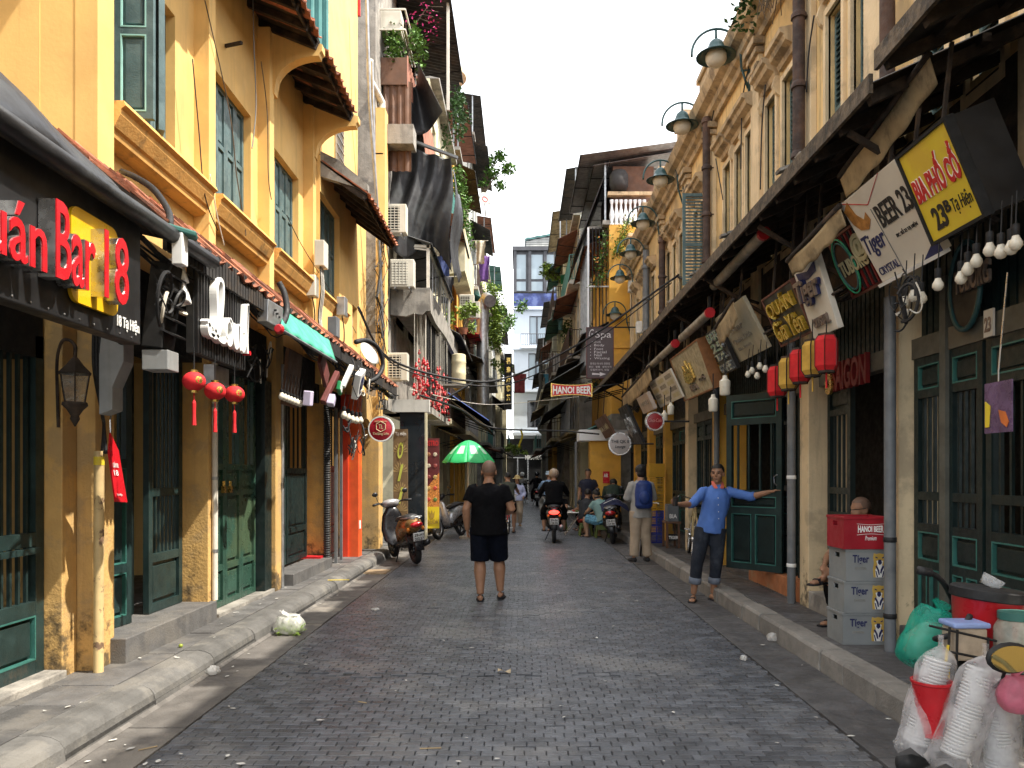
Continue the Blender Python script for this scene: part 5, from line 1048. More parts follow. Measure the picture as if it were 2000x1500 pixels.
t, O, V, N, w, h, put, bd = lean_sign('framed_sign', 'wood-framed cream sign with a gold figure in the middle', ((1310, 710), (1362, 657), (1397, 750), (1335, 787)), 2.25, mat('marbled cream panel', (.36, .31, .2), .5, var=.3, scale=16, c2=(.5, .45, .33), c2amt=.4, c2scale=9), .14, mat('orange brown wood frame', (.24, .10, .035), .5, var=.2, scale=10))
k = MB(); k.prism([(.30, .35), (.36, .72), (.42, .58), (.48, .80), (.54, .58), (.60, .70), (.62, .35), (.52, .28), (.4, .28)], O + N * .003, Um * w, V * h, N, .03); k.build('gold_figure', GOLD, bd, bev=.004); put('BIA', TARN, .36, .10, .25, .14, .02, .02); put('GỖ', TARN, .70, .22, .18, .12, .02, .02)
t, O, V, N, w, h, put, bd = lean_sign('menu_sheets', 'pale menu sheets with faint print under the awning', ((1267, 748), (1308, 722), (1331, 775), (1292, 797)), 2.2, WSGN, .03, None)
for i in range(3):
    for j in range(4): k = MB(); k.prism([(.06 + .32 * i, .1 + .22 * j), (.30 + .32 * i, .1 + .22 * j), (.30 + .32 * i, .24 + .22 * j), (.06 + .32 * i, .24 + .22 * j)], O + N * .001, Um * w, V * h, N, .002); k.build('print_block', FADE if (i + j) % 2 else CRMT, bd)
t, O, V, N, w, h, put, bd = lean_sign('small_sign', 'small pale pinkish board left of the menu sheets', ((1243, 778), (1262, 768), (1276, 797), (1258, 812)), 2.1, mat('pinkish faded board', (.42, .34, .28), .6, var=.1), .07, None); put('MENU', FADE, .15, .4, .7, .25)
t, O, V, N, w, h, put, bd = lean_sign('metal_letter_sign', 'slanting narrow dark sign with silver letters near the lounge disc', ((1207, 800), (1222, 788), (1256, 862), (1238, 872)), 2.1, BLK, .06, None); put('QUÁN', STEEL, .15, .2, .7, .6, .02, .03)
t, O, V, N, w, h, put, bd = lean_sign('menu_sheets', 'farthest brown board leaning out above the lounge disc', ((1160, 822), (1178, 812), (1198, 850), (1182, 858)), 2.0, BRN, .06, None); put('BIA HƠI', CRMT, .1, .35, .8, .3)
# round signs
def disc_sign(label, c, r_, face, lines, rim, arm):
    c = Vector(c); t = thing('round_sign', label, 'sign', c - Zp * r_); k = MB(); k.lathe([(r_, -.05), (r_, .045), (r_ - .012, .05), (.001, .05)], c, 32, (0, -1, 0)); dk = k.build('disc', face, t, smooth=40)
    k = MB(); k.lathe([(r_ - .012, .052), (r_ + .01, .052), (r_ + .012, .03), (r_ + .012, -.03), (r_ - .012, -.05)], c, 32, (0, -1, 0), cap=False); k.build('rim', rim, t, smooth=40)
    for tx, m, u, v, tw, th, sh in lines: letter('lettering', tx, m, dk, c + Vector((u * r_, -.052, v * r_)), Xp, Zp, tw * r_, th * r_, .004, .012, sh)
    k = MB(); k.tube([c, c + Vector((arm, 0, 0))], .015, 6); k.build('arm', BLKM, t); return t, dk
disc_sign('round grey lounge sign hanging from the right awning', onY(1210, 867, 13.5), .19, mat('warm grey acrylic', (.33, .29, .27), .4, var=.05), [('THE QK II', BLKT, -.82, .02, 1.64, .34, 0), ('Lounge', BLKT, -.45, -.48, .95, .36, .3)], STEEL, .6)
disc_sign('round dark red drink sign beside the hanging bulbs', onY(1278, 823, 11), .125, mat('deep red disc', (.22, .012, .015), .35, var=.1), [('Coca-Cola', mat('pinkish lettering', (.45, .16, .14), .4), -.75, -.1, 1.5, .4, .3)], STEEL, .5)
t, dk = disc_sign('round red sign with a hexagon emblem in front of the yellow arch', onY(745, 838, 12.6), .20, mat('crimson disc', (.40, .015, .03), .35, var=.1), [('TL', CRMT, -.18, .02, .36, .34, 0), ('Trường Liên', CRMT, -.66, -.55, 1.32, .28, 0), ('KEM BÁNH', CRMT, -.5, .55, 1.0, .16, 0)], WPLA, -.3)
k = MB(); c = onY(745, 838, 12.6) + Vector((0, -.054, .036)); k.tube([c + Vector((.085 * math.sin(a), 0, .085 * math.cos(a))) for a in [i * math.pi / 3 for i in range(7)]], .007, 6); k.build('hexagon', CRMT, dk)
# HANOI BEER banner: flared ends
y = 17.0; A, B = onY(1076, 775, y), onY(1157, 748, y); w = B.x - A.x; h = B.z - A.z; t = thing('beer_banner', 'red bow-shaped beer sign hung across the right lane side', 'sign', ((A.x + B.x) / 2, y, A.z))
fl = lambda a, b: (a, .5 + (b - .5) * (.72 + .28 * (2 * a - 1) ** 2)); poly = [(i / 12, 0) for i in range(13)] + [(1 - i / 12, 1) for i in range(13)]
for e, m, d in ((0, GOLD, .03), (.03, REDS, .034)):
    k = MB(); k.prism([((a * (1 - 2 * e) + e) * w, fl(a, b * (1 - 4 * e) + 2 * e)[1] * h) for a, b in poly], (A.x, y + .03, A.z), Xp, Zp, (0, -1, 0), d); bd = k.build('board', m, t)
letter('lettering', 'HANOI BEER', WHTT, bd, (A.x + w * .05, y - .004, A.z + h * .16), Xp, Zp, w * .92, h * .66, .004, .03, 0, 1, fl)
q = MB(); q.tube([(B.x - .05, y + .03, B.z - .1), (B.x + .7, y + .03, B.z)], .015, 6); q.build('arm', BLKM, t)
# spa sign
y = 20.5; A, B = onY(1146, 738, y), onY(1198, 640, y); w, h = B.x - A.x, B.z - A.z; t = thing('spa_sign', 'tall mauve-brown spa sign listing treatments', 'sign', ((A.x + B.x) / 2, y, A.z))
k = MB(); k.bx(A.x, B.x, y, y + .1, A.z, B.z); bd = k.build('board', mat('mauve brown panel', (.075, .055, .06), .5, var=.1), t); q = MB()
for a in ((-.012, .012, -.012, h + .012), (w - .012, w + .012, -.012, h + .012), (.012, w - .012, -.012, .008), (.012, w - .012, h - .008, h + .012)): q.bx(A.x + a[0], A.x + a[1], y - .012, y + .112, A.z + a[2], A.z + a[3])
q.build('frame', mat('dark red frame', (.10, .03, .03), .5), t)
LILA = mat('pale lilac lettering', (.60, .56, .58), .5, var=.05)
for tx, u, v, tw, th, sh in (('G', .08, .80, .18, .17, .4), ('Spa', .32, .76, .6, .17, 0), ('PHỐ CỔ', .2, .695, .32, .05, 0), ('Body', .28, .615, .38, .06, 0), ('Foot', .28, .555, .34, .045, 0), ('Facial', .28, .49, .46, .05, 0), ('Nail', .28, .43, .28, .05, 0), ('Waxing', .28, .355, .58, .06, 0), ('한국인 마사지 전문점', .13, .26, .74, .045, 0), ('전신   발물   발맛사지', .08, .20, .84, .04, 0), ('오일마사지, 네일', .13, .14, .7, .04, 0)): letter('lettering', tx, LILA, bd, (A.x + w * u, y - .001, A.z + h * v), Xp, Zp, w * tw, h * th, .003, 0, sh)
for v in (.63, .57, .51, .45, .38): k = MB(); k.lathe([(.012, 0), (.012, .004)], (A.x + w * .14, y - .001, A.z + h * v), 8, (0, -1, 0)); k.build('bullet', LILA, bd)
k = MB(); k.prism([(.2, .06), (.5, .06), (.48, .03), (.72, .075), (.48, .115), (.5, .085), (.2, .10)], (A.x, y - .005, A.z), Xp * w, Zp * h, Yp, .004); k.build('arrow', LILA, bd)
q = MB(); q.tube([(A.x + .1, y + .05, B.z + .02), (B.x + .9, y + .05, B.z + .02)], .02, 6); q.build('arm', BLKM, t)
# dark tin awnings on the far right, propped out over the lane
for nm, (x0_, y0_, y1_, z0_, x1_, z1_) in (('dark slanting awning sheet beside the spa sign', (2.7, 19.4, 21.2, 4.25, 1.75, 3.55)), ('broad dark awning jutting out behind the beer banner', (2.2, 24, 29, 5.2, .75, 4.35)), ('low dark awning farther along the right side', (2.0, 30, 38, 4.6, .9, 3.9))):
    t = thing('tin_awning', nm, 'awning', (x1_, y0_, z1_)); awn_sheet(t, x0_, z0_, x1_, z1_, y0_, y1_, CHAR if 'broad' not in nm else BLKF, 'sheet')
# interior signs of the near right bay
t = thing('neon_letters', 'red neon letters inside the open dark bay', 'sign', (3.1, 6.9, 2.35)); letter('lettering', 'SAIGON', DRED, t, (3.09, 7.55, 2.36), Um, Zp, .75, .28, .04, .03); letter('initial', 'S', GOLD, t, (3.06, 7.66, 2.34), Um, Zp, .16, .36, .03, .03)
t = thing('neon_sign', 'dark green neon oval with pale letters over the near right door', 'sign', (3.06, 5.2, 2.6)); k = MB(); k.tube([(3.05, 5.28 - .18 * math.cos(a), 2.85 + .3 * math.sin(a)) for a in [i * math.pi / 12 for i in range(25)]], .02, 6); k.build('neon_oval', DGRN, t, smooth=True); letter('lettering', 'TUBORG', TARN, t, (3.04, 5.36, 2.80), Um, Zp, .40, .16, .02, .03)
k = MB(); k.prism([(.095 * math.cos(a) * 2, .2 * math.sin(a) * 1.4) for a in [i * math.pi / 10 for i in range(20)]], (3.07, 5.28, 2.85), Um, Zp, (-1, 0, 0), .02); k.build('plate', BLK, t)
t = thing('number_plate', 'small pale number plate on the beam over the near right door', 'sign', (3.08, 5.05, 2.5)); k = MB(); k.bx(3.07, 3.085, 5.0, 5.1, 2.46, 2.64); k.build('plate', WSGN, t); letter('lettering', '23', TARN, t, (3.069, 5.085, 2.49), Um, Zp, .07, .1, .003, .03)
# poster in a clear bag hanging by a hook
c = onX(1950, 845, 2.62); t = thing('hanging_poster', 'colourful food picture in a clear bag hanging at the right edge', 'poster', c); hh, ww = .28, .12
k = MB(); k.obx(c + Zp * hh / 2, Um, Zp, (-1, 0, 0), ww, hh / 2, .004); pd = k.build('card', mat('purple grey print', (.10, .06, .12), .3, var=.3, scale=12), t)
k = MB(); k.prism([(-.9, -.02), (-.6, -.02), (-.5, .4), (-.9, .5)], c + Vector((-.006, 0, .04)), Um * ww, Zp * hh, (-1, 0, 0), .003); k.build('yellow_print', YELS, pd); k = MB(); k.prism([(.1, .3), (.6, .25), (.85, .05), (.7, -.05), (.3, .05)], c + Vector((-.006, 0, .04)), Um * ww, Zp * hh, (-1, 0, 0), .003); k.build('orange_print', mat('orange print', (.6, .16, .04), .4, var=.3), pd)
k = MB(); k.tube([c + Zp * hh, c + Zp * (hh + .06), c + Vector((.05, 0, hh + .6))], .004, 5); k.build('hook', STEEL, t)
# ---- hanging bulbs and lanterns on the right
def bulb(c, label, r_=.036, group='bare bulbs hanging under the right awning', neck=.06):
    c = Vector(c); t = thing('hanging_bulb', label, 'bulb', c - Zp * r_, group); k = MB(); k.lathe([(.002, -r_), (r_ * .6, -r_ * .82), (r_, -r_ * .2), (r_ * .95, r_ * .35), (r_ * .6, r_ * 1.0), (r_ * .5, r_ * 1.35)], c, 14); k.build('glass', BULB, t, smooth=True)
    k = MB(); k.lathe([(r_ * .5, r_ * 1.3), (r_ * .58, r_ * 1.4), (r_ * .58, r_ * 1.3 + neck), (r_ * .2, r_ * 1.35 + neck)], c, 10); k.build('socket', BLKR, t, smooth=40); k = MB(); p = c + Zp * (r_ * 1.3 + neck); k.tube([p, p + Vector((.02, .02, .18))], .004, 5); k.build('wire', BLKR, t)
for i, (px, py) in enumerate(((1768, 592), (1784, 580), (1800, 584), (1832, 558), (1877, 545), (1890, 528), (1907, 512), (1933, 490), (1955, 494), (1975, 486), (1984, 477))): bulb(onX(px, py, 2.5 if i < 4 else 2.55), ORD[i] + ' bulb from the left in the string below the yellow sign', .033)
for i, (px, py) in enumerate(((1461, 732), (1469, 725), (1479, 735), (1484, 716), (1495, 722))): bulb(onX(px, py, 2.45), ORD[i] + ' small bulb from the left in the cluster by the paper lanterns', .032)
for (px, py, lab, r_) in ((1416, 756, 'fat jar-shaped white lamp under the framed sign, higher one', .06), (1393, 790, 'fat jar-shaped white lamp under the framed sign, lower one', .055), (1298, 815, 'jar-shaped lamp beside the round dark red sign', .05), (1310, 800, 'frilled white lamp beside the round dark red sign', .05)):
    c = onX(px, py, 2.3); t = thing('jar_lamp', lab, 'lamp', c - Zp * .1, 'jar-shaped lamps'); k = MB(); k.lathe([(.004, -1.6 * r_), (r_ * .8, -1.55 * r_), (r_, -1.3 * r_), (r_, .0), (r_ * 1.05, .05 * r_), (r_ * 1.05, 1.1 * r_), (r_ * .5, 1.6 * r_), (r_ * .4, 2.2 * r_)], c, 16); k.build('glass', BULB, t, smooth=40); k = MB(); k.tube([c + Zp * 2.2 * r_, c + Zp * (2.2 * r_ + .25)], .008, 5); k.build('cord', BLKR, t)
def lantern(c, r_, h, m, label):
    c = Vector(c); t = thing('paper_lantern', label, 'lantern', c - Zp * h / 2, 'row of red and yellow paper lanterns'); k = MB(); k.lathe([(r_ * .72, -h / 2), (r_, -h * .36), (r_, h * .36), (r_ * .72, h / 2)], c, 6); k.build('shade', m, t)
    for i in range(6): a = i * math.pi / 3; q = MB(); q.tube([c + Vector((r_ * f * math.cos(a), r_ * f * math.sin(a), h * z)) for f, z in ((.73, -.5), (1.01, -.36), (1.01, .36), (.73, .5))], .005, 4); q.build('rib', BLKM if m is YELL else DRED, t)
    for z in (-.52, .52): q = MB(); q.lathe([(r_ * .6, -.01), (r_ * .74, -.01), (r_ * .74, .01), (r_ * .6, .01)], c + Zp * h * z, 6); q.build('ring', SOOT, t)
    q = MB(); q.tube([c - Zp * h * .5, c - Zp * (h * .5 + .14)], .008, 5); q.build('tassel', m, t); q = MB(); q.tube([c + Zp * h * .5, c + Zp * (h * .5 + .35)], .005, 5); q.build('cord', BLKR, t)
for (px, py, m, lab) in ((1518, 745, REDL, 'farthest red paper lantern in the row'), (1540, 730, YELL, 'yellow paper lantern between the two farther red ones'), (1563, 715, REDL, 'middle red paper lantern'), (1587, 700, YELL, 'yellow paper lantern beside the largest red one'), (1614, 690, REDL, 'largest, nearest red paper lantern')): lantern(onX(px, py, 2.5), .094, .29, m, lab)
rl = thing('lantern_rail', 'thin rail that carries the paper lanterns', 'rail', (2.5, 6.9, 2.95)); k = MB(); k.tube([(2.5, 6.0, 3.0), (2.5, 7.9, 3.0)], .012, 6); k.build('rail', SOOT, rl)
# ================================================================ signs and fittings on the left
# script sign on a ribbed black panel
t = thing('script_sign', 'white script lettering on a ribbed black panel over three red lanterns', 'sign', (-2.25, 5.8, 2.4)); k = MB(); k.bx(-2.32, -2.27, 5.32, 6.25, 2.40, 3.10); bd = k.build('panel', BLKM, t)
for i in range(19): q = MB(); y = 5.33 + i * .0495; q.bx(-2.271, -2.245, y, y + .028, 2.40, 3.10); q.build('rib', BLK, bd)
def smooth_path(P, n=8):
    P = [Vector(p) for p in P]; out = []
    for i in range(len(P) - 1):
        a, b, c, d = P[max(i - 1, 0)], P[i], P[i + 1], P[min(i + 2, len(P) - 1)]
        for j in range(n): u = j / n; out.append(.5 * ((2 * b) + (c - a) * u + (2 * a - 5 * b + 4 * c - d) * u * u + (3 * b - a - 3 * c + d) * u ** 3))
    return out + [P[-1]]
def stroke(mb, P, O, U, V, w, depth, n=7):
    O, U, V = Vector(O), Vector(U), Vector(V); N = U.normalized().cross(V.normalized()); pts = [O + U * p.x + V * p.y for p in smooth_path([(a, b, 0) for a, b in P], n)]; rings = []
    for i, p in enumerate(pts):
        d = (pts[min(i + 1, len(pts) - 1)] - pts[max(i - 1, 0)]).normalized(); s = N.cross(d).normalized() * w / 2; rings.append([p + s, p - s, p - s + N * depth, p + s + N * depth])
    mb.loft(rings)
SC = [('L', [(.02, .34), (.12, .16), (.24, .20), (.30, .40), (.34, .70), (.34, .95), (.26, .98), (.21, .80), (.22, .45), (.16, .20), (.06, .16), (.03, .26), (.12, .30), (.24, .16), (.36, .14), (.42, .22)]),
      ('o', [(.50, .50), (.43, .44), (.41, .26), (.46, .14), (.53, .18), (.55, .36), (.50, .50), (.56, .44)]), ('u', [(.60, .48), (.59, .26), (.63, .14), (.69, .2), (.72, .48), (.72, .2), (.76, .13)]),
      ('d', [(.86, .42), (.80, .44), (.77, .28), (.80, .14), (.86, .2), (.90, .45), (.94, .88), (.92, .4), (.93, .12)])]
for nm, P in SC: k = MB(); stroke(k, P, (-2.245, 5.36, 2.46), Yp * .86, Zp * .52, .030, .055); k.build('script_letter', WHTT, bd)
k = MB(); k.lathe([(.018, 0), (.018, .06)], (-2.245, 6.2, 2.53), 10, (1, 0, 0)); k.build('red_dot', REDS, bd)
for y in (5.55, 6.1): q = MB(); q.bar((-2.3, y, 3.1), (-2.4, y, 3.3), .02); q.build('hanger', SOOT, t)
q = MB(); q.bx(-2.44, -2.36, 5.9, 6.2, 2.25, 2.40); q.build('lower_bracket', GALV, t)
# three round red lanterns
def round_lantern(px, py, r_, label):
    c = onX(px, py, -2.2); t = thing('red_lantern', label, 'lantern', c - Zp * r_ * .85, 'three round red lanterns'); n = 24; k = MB()
    rings = []
    for i in range(11):
        a = -math.pi / 2 * .8 + math.pi * .8 * i / 10; rings.append([c + Vector((r_ * math.cos(a) * (1 + .018 * (1 if j % 3 == 0 else 0)) * math.cos(j * 2 * math.pi / n), r_ * math.cos(a) * (1 + .018 * (1 if j % 3 == 0 else 0)) * math.sin(j * 2 * math.pi / n), r_ * .87 * math.sin(a))) for j in range(n)])
    k.loft(rings); k.build('globe', REDL, t, smooth=True)
    for s_ in (-1, 1): q = MB(); q.lathe([(r_ * .34, -.012), (r_ * .34, .012)], c + Zp * s_ * r_ * .86, 14); q.build('collar', GOLD, t)
    q = MB(); q.lathe([(r_ * .36, r_ * .92), (r_ * .34, r_ * .955), (r_ * .01, r_ * 1.015)], c, 8, (.72, -.62, .08)); q.build('gold_character', GOLD, t)
    q = MB(); q.tube([c - Zp * r_ * .86, c - Zp * (r_ * .86 + .06)], .004, 5); q.build('tassel_cord', REDL, t); q = MB(); q.lathe([(.006, 0), (.014, -.02), (.012, -.1), (.016, -.17)], c - Zp * (r_ * .86 + .06), 8); q.build('tassel', REDL, t); q = MB(); q.tube([c + Zp * r_ * .86, (c.x, c.y, max(c.z + .2, 2.41))], .004, 5); q.build('cord', BLKR, t)
round_lantern(379, 745, .075, 'round red lantern, highest and nearest of the three'); round_lantern(420, 764, .075, 'round red lantern, middle of the three'); round_lantern(458, 770, .075, 'round red lantern, farthest of the three')
# ornate iron wall lantern on the first pillar
c = Vector((-2.94, 5.06, 2.13)); t = thing('iron_wall_lantern', 'ornate dark iron lantern on the first yellow pillar', 'lantern', c - Zp * .2); k = MB(); k.lathe([(.012, .20), (.03, .18), (.06, .14), (.11, .09), (.105, .085)], c, 6); k.build('cap', SOOT, t)
k = MB(); k.lathe([(.095, .085), (.065, -.10)], c, 6, cap=False); k.build('glass', thin('old lantern glass', (.4, .4, .36), .35, .1, .2), t)
for i in range(6): a = i * math.pi / 3; q = MB(); q.bar(c + Vector((.095 * math.cos(a), .095 * math.sin(a), .085)), c + Vector((.065 * math.cos(a), .065 * math.sin(a), -.10)), .008); q.build('glazing_bar', SOOT, t)
k = MB(); k.lathe([(.075, -.10), (.08, -.12), (.05, -.15), (.025, -.19), (.03, -.21), (.004, -.26)], c, 8); k.build('foot', SOOT, t, smooth=True); k = MB(); k.tube(smooth_path([c + Zp * .2, c + Vector((0, 0, .27)), c + Vector((-.04, .0, .31)), c + Vector((-.1, .02, .30)), c + Vector((-.19, .12, .2)), c + Vector((-.25, .22, .02)), c + Vector((-.26, .25, -.25))], 6), .011, 6); k.build('scroll_arm', SOOT, t, smooth=True)
# yellowed drainpipe, red tag sign on a chain, meter cabinet
t = thing('drainpipe', 'yellowed chipped drainpipe standing against the first pillar', 'pipe', (-3.0, 5.50, SWL)); k = MB(); k.tube([(-3.0, 5.45, SWL), (-2.99, 5.44, 1.72)], .034, 14); k.build('pipe', mat('chipped cream pipe', (.52, .38, .18), .6, var=.15, scale=6, c2=(.10, .05, .04), c2amt=.85, c2scale=7, thr=(.56, .62)), t, smooth=50); k = MB(); k.lathe([(.035, 0), (.0355, .06)], (-2.99, 5.44, 1.62), 14); k.build('yellow_label', YELS, t)
P = lambda px, py: onX(px, py, -2.8); t = thing('hanging_tag_sign', 'pointed red tag sign hanging by a wire beside the first pillar', 'sign', P(240, 980)); a, b, c_, d = P(213, 885), P(226, 980), P(249, 981), P(232, 880); tip = P(216, 845)
k = MB(); k.add([a, tip, d, c_, b], [(0, 1, 2, 3, 4)]); n_ = Vector((1, -.25, 0)).normalized(); k.add([p - n_ * .012 for p in (a, tip, d, c_, b)], [(4, 3, 2, 1, 0)]); k.add([p - n_ * q for p in (a, tip, d, c_, b) for q in (0, .012)], [(0, 1, 3, 2), (2, 3, 5, 4), (4, 5, 7, 6), (6, 7, 9, 8), (8, 9, 1, 0)]); tg = k.build('tag', REDS, t)
Ut = (c_ - b).normalized(); Vt = (d - c_).normalized()
for v, tw, th, tx in ((.70, .5, .12, 'QUÁN BAR'), (.55, .4, .10, '18'), (.12, .5, .05, 'Tạ Hiện')): letter('lettering', tx, WHTT, tg, b + Ut * .02 + (a - b) * v + Ut.cross(Vt) * .004, Ut, Vt, .07 * tw * 2, .1 * th * 4, .002)
k = MB(); k.tube([tip, P(215, 820), P(222, 790), P(212, 760), P(205, 700)], .006, 5); k.build('wire', STEEL, t)
GCAB = mat('grey painted cabinet', (.24, .25, .25), .5, var=.12, scale=6, streak=(.12, .1, .08), streak_amt=.4)
t = thing('meter_cabinet', 'long grey metal meter cabinet with a round hole', 'cabinet', (-2.62, 4.72, 2.0)); p = onX(253, 742, -2.62); k = MB(); k.prism([(-.10, .34), (.12, .34), (.12, .12), (.02, -.08), (.02, -.26), (-.10, -.30)], (-2.74, p.y - .02, p.z + .02), Xp * .75, Zp * .85, Yp, .14); k.build('casing', GCAB, t, bev=.006); k = MB(); k.lathe([(.03, 0), (.03, .004)], (-2.66, p.y - .024, p.z + .26), 14, (0, -1, 0)); k.build('hole', BLKM, t)  # black disc on the casing paints the dark inside of the opening
for j in range(3):
    k = MB(); k.tube(smooth_path([(-2.8 - .02 * j, p.y - .02, p.z + .5), (-2.82 - .02 * j, p.y, p.z + .1), (-2.86, p.y + .1, p.z - .2), (-2.95, 5.43, 1.9), (-2.97 + .015 * j, 5.44, 1.7)], 5), .012, 6); k.build('cable', BLKR, t, smooth=True)
# lean black column loudspeakers and white floodlight near the bar sign
p = onX(318, 600, -2.35); t = thing('loudspeaker', 'black ribbed column loudspeaker beside the bar sign', 'loudspeaker', p - Zp * .35); k = MB(); k.obx(p, (1, .0, -.12), Yp, (.12, 0, 1), .07, .09, .28); k.build('cabinet', BLKM, t, bev=.01)
for i in range(5): q = MB(); q.obx(p + Vector((.075, -.01, .2 - i * .095)), (1, 0, -.5), Yp, (.5, 0, 1), .05, .085, .006); q.build('louvre', BLK, t)
q = MB(); q.bx(p.x - .1, p.x + .07, p.y - .08, p.y + .08, p.z - .42, p.z - .29); q.build('lower_box', GCAB, t, bev=.006)
p = onX(345, 450, -2.15); t = thing('floodlight', 'flat teal and white street floodlight over the bar sign', 'lamp', p); k = MB(); k.obx(p, (1, .3, -.25), (-.3, 1, 0), (.25, 0, 1), .12, .055, .018); k.build('head', GRT, t, bev=.01); k = MB(); k.tube(smooth_path([p - Xp * .05, onX(330, 415, -2.3), onX(300, 370, -2.5), onX(262, 345, -2.75), onX(238, 335, -3.0)], 6), .022, 8); k.build('bent_arm', BLKR, t, smooth=True); k = MB(); k.obx(p + Vector((.02, 0, -.12)), Xp, Yp, Zp, .035, .04, .10); k.build('ballast', WPLA, t, bev=.006)
for i, (px, py, s_) in enumerate(((350, 560, .12), (348, 530, .08))):
    p = onX(px, py, -2.3); t = thing('junction_box', ['ribbed white junction box in the cable tangle', 'smaller white junction box in the cable tangle'][i], 'junction box', p - Zp * s_); k = MB(); k.obx(p, (1, .2, .3), (-.2, 1, 0), (-.3, 0, 1), .04, .06, s_); k.build('box', WPLA, t, bev=.008)
# white conduit on pillar 2, thin conduits on pillar 3, ribbed black duct on pillar 4
for (x, y, z0, z1, r_, m, lab) in ((-2.96, 7.42, .34, 3.1, .028, WPIP, 'white conduit running up the second yellow pillar'), (-2.93, 9.42, SWL, 2.9, .022, GALV, 'thin grey conduit on the third yellow pillar'), (-2.98, 9.52, SWL, 2.9, .018, BLKR, 'thin black conduit on the third yellow pillar')):
    t = thing('conduit', lab, 'pipe', (x, y, z0)); k = MB(); k.tube([(x, y, z0), (x, y, z1)], r_, 10); k.build('pipe', m, t, smooth=50); 
    for z in (.8, 1.5, 2.2): q = MB(); q.lathe([(r_ * 1.15, 0), (r_ * 1.15, .03)], (x, y, z), 10); q.build('clip', GALV, t)
t = thing('ribbed_duct', 'black ribbed cable duct running down the fourth pillar', 'duct', (-2.9, 11.6, SWL)); k = MB(); pr = []
for i in range(150): z = SWL + i * .0175; pr.append((.055 if i % 2 else .045, z))
k.lathe(pr, (-2.92, 11.55, 0), 12); k.build('duct', BLKR, t)
# green awning over the third bay
t = thing('green_awning', 'short fringed bright green awning over the third doorway', 'awning', (-2.0, 7.6, 2.6)); pa, pb = onX(556, 595, -2.26), onX(640, 655, -2.26); qa, qb = onX(548, 640, -2.05), onX(657, 705, -2.0)
cloth(t, 'canopy', lambda u, v: (pa.lerp(pb, u)).lerp(qa.lerp(qb, u), v) + Vector((0, 0, .01 * math.sin(u * 30) * v)), mat('turquoise green canvas', (.06, .36, .24), .75, var=.15, scale=6, c2=(.25, .5, .4), c2amt=.3), 30, 6); k = MB(); k.tube([qa - Zp * .015, qb - Zp * .015], .014, 6); k.build('front_bar', GPIP, t); k = MB(); k.lathe([(.03, 0), (.045, .04), (.03, .08)], qa - Zp * .02, 12, (0, -1, 0)); k.build('end_ball', REDP, t)
# clutter of little boards, boxes and bulbs beyond the green awning
def clut(px, py, X, su, sv, sn, rot, m, name, label, cat, extra=None):
    p = onX(px, py, X); U = Vector((math.sin(R(rot)) * .3, math.cos(R(rot)), math.sin(R(rot)))).normalized(); V = Vector((.1, -U.z, U.y)).normalized(); t = thing(name, label, cat, p - Zp * sv); k = MB(); k.obx(p, U, V, U.cross(V), su, sv, sn); b = k.build('body', m, t, bev=min(.01, sn * .4)); 
    if extra: letter('lettering', extra[0], extra[1], b, p - U * su * .7 - V * sv * .6 + U.cross(V) * sn, U, V, su * 1.4, sv * 1.2, .003, .01)
    return t
clut(700, 750, -2.05, .17, .115, .04, -62, WPLA, 'plastic_box', 'slanted white plastic box with a small blue badge', 'box', ('8', NAVY))
clut(663, 758, -2.1, .09, .055, .02, -18, mat('vivid green board', (.015, .2, .07), .4, var=.1), 'green_board', 'small vivid green board with white letters', 'sign', ('BK8', WHTT))
clut(678, 735, -2.1, .16, .03, .03, 62, WPLA, 'light_box', 'narrow white light box tilted above the green board', 'lamp')
clut(602, 778, -2.15, .05, .075, .04, 5, mat('lilac white plastic', (.55, .5, .66), .4, var=.06), 'plastic_box', 'upright lilac white box under the green awning', 'box')
clut(647, 782, -2.12, .05, .06, .04, -20, mat('lilac white plastic', (.55, .5, .66), .4, var=.06), 'plastic_box', 'small lilac white box left of the ribbed duct', 'box')
clut(632, 720, -2.2, .28, .09, .02, -22, mat('brown red plank', (.14, .035, .03), .7, var=.2), 'sign_plank', 'brown red slanted plank sign under the green awning', 'sign')
clut(645, 757, -2.14, .22, .04, .03, 58, mat('brown red plank', (.14, .035, .03), .7, var=.2), 'sign_plank', 'brown red plank sign pointing down to the right', 'sign')
clut(570, 740, -2.5, .25, .3, .02, 0, BRN, 'board_panel', 'dark brown boarded panel behind the awning bulbs', 'panel')
for i, (px, py) in enumerate(((672, 812), (680, 816), (688, 820), (696, 822), (704, 822))): bulb(onX(px, py, -2.2), ORD[i] + ' white bulb from the left in the bunch by the ribbed duct', .042, 'bulbs bunched by the ribbed duct')
for i in range(7): bulb(onX(550 + i * 6, 775 + i * 2.4, -2.25), ORD[i] + ' cream bulb from the left in the short row under the brown panel', .03, 'short row of cream bulbs', .03)
t = thing('control_box', 'grey metal control box above the green awning', 'box', onX(530, 635, -2.2)); p = onX(528, 615, -2.2); k = MB(); k.obx(p, (.2, 1, -.1), (0, .1, 1), (1, -.2, 0), .13, .10, .05); k.build('casing', GALV, t, bev=.006); q = MB(); [q.lathe([(.01, 0), (.01, .02)], p + Vector((.05, -.05 + .05 * i, .03 - .02 * i)), 8, (1, -.2, 0)) for i in range(3)]; q.build('knobs', BLKM, t, kind='stuff')
k = MB(); c = onX(722, 690, -2.35); ax = Vector((1, -.5, .6)).normalized(); k.lathe([(.01, -.05), (.14, -.03), (.2, 0), (.14, -.025), (.01, -.045)], c, 18, ax); k.build('dish_reflector', LGY, None, smooth=True, label='grey dish behind the thick black hose loop', category='dish')
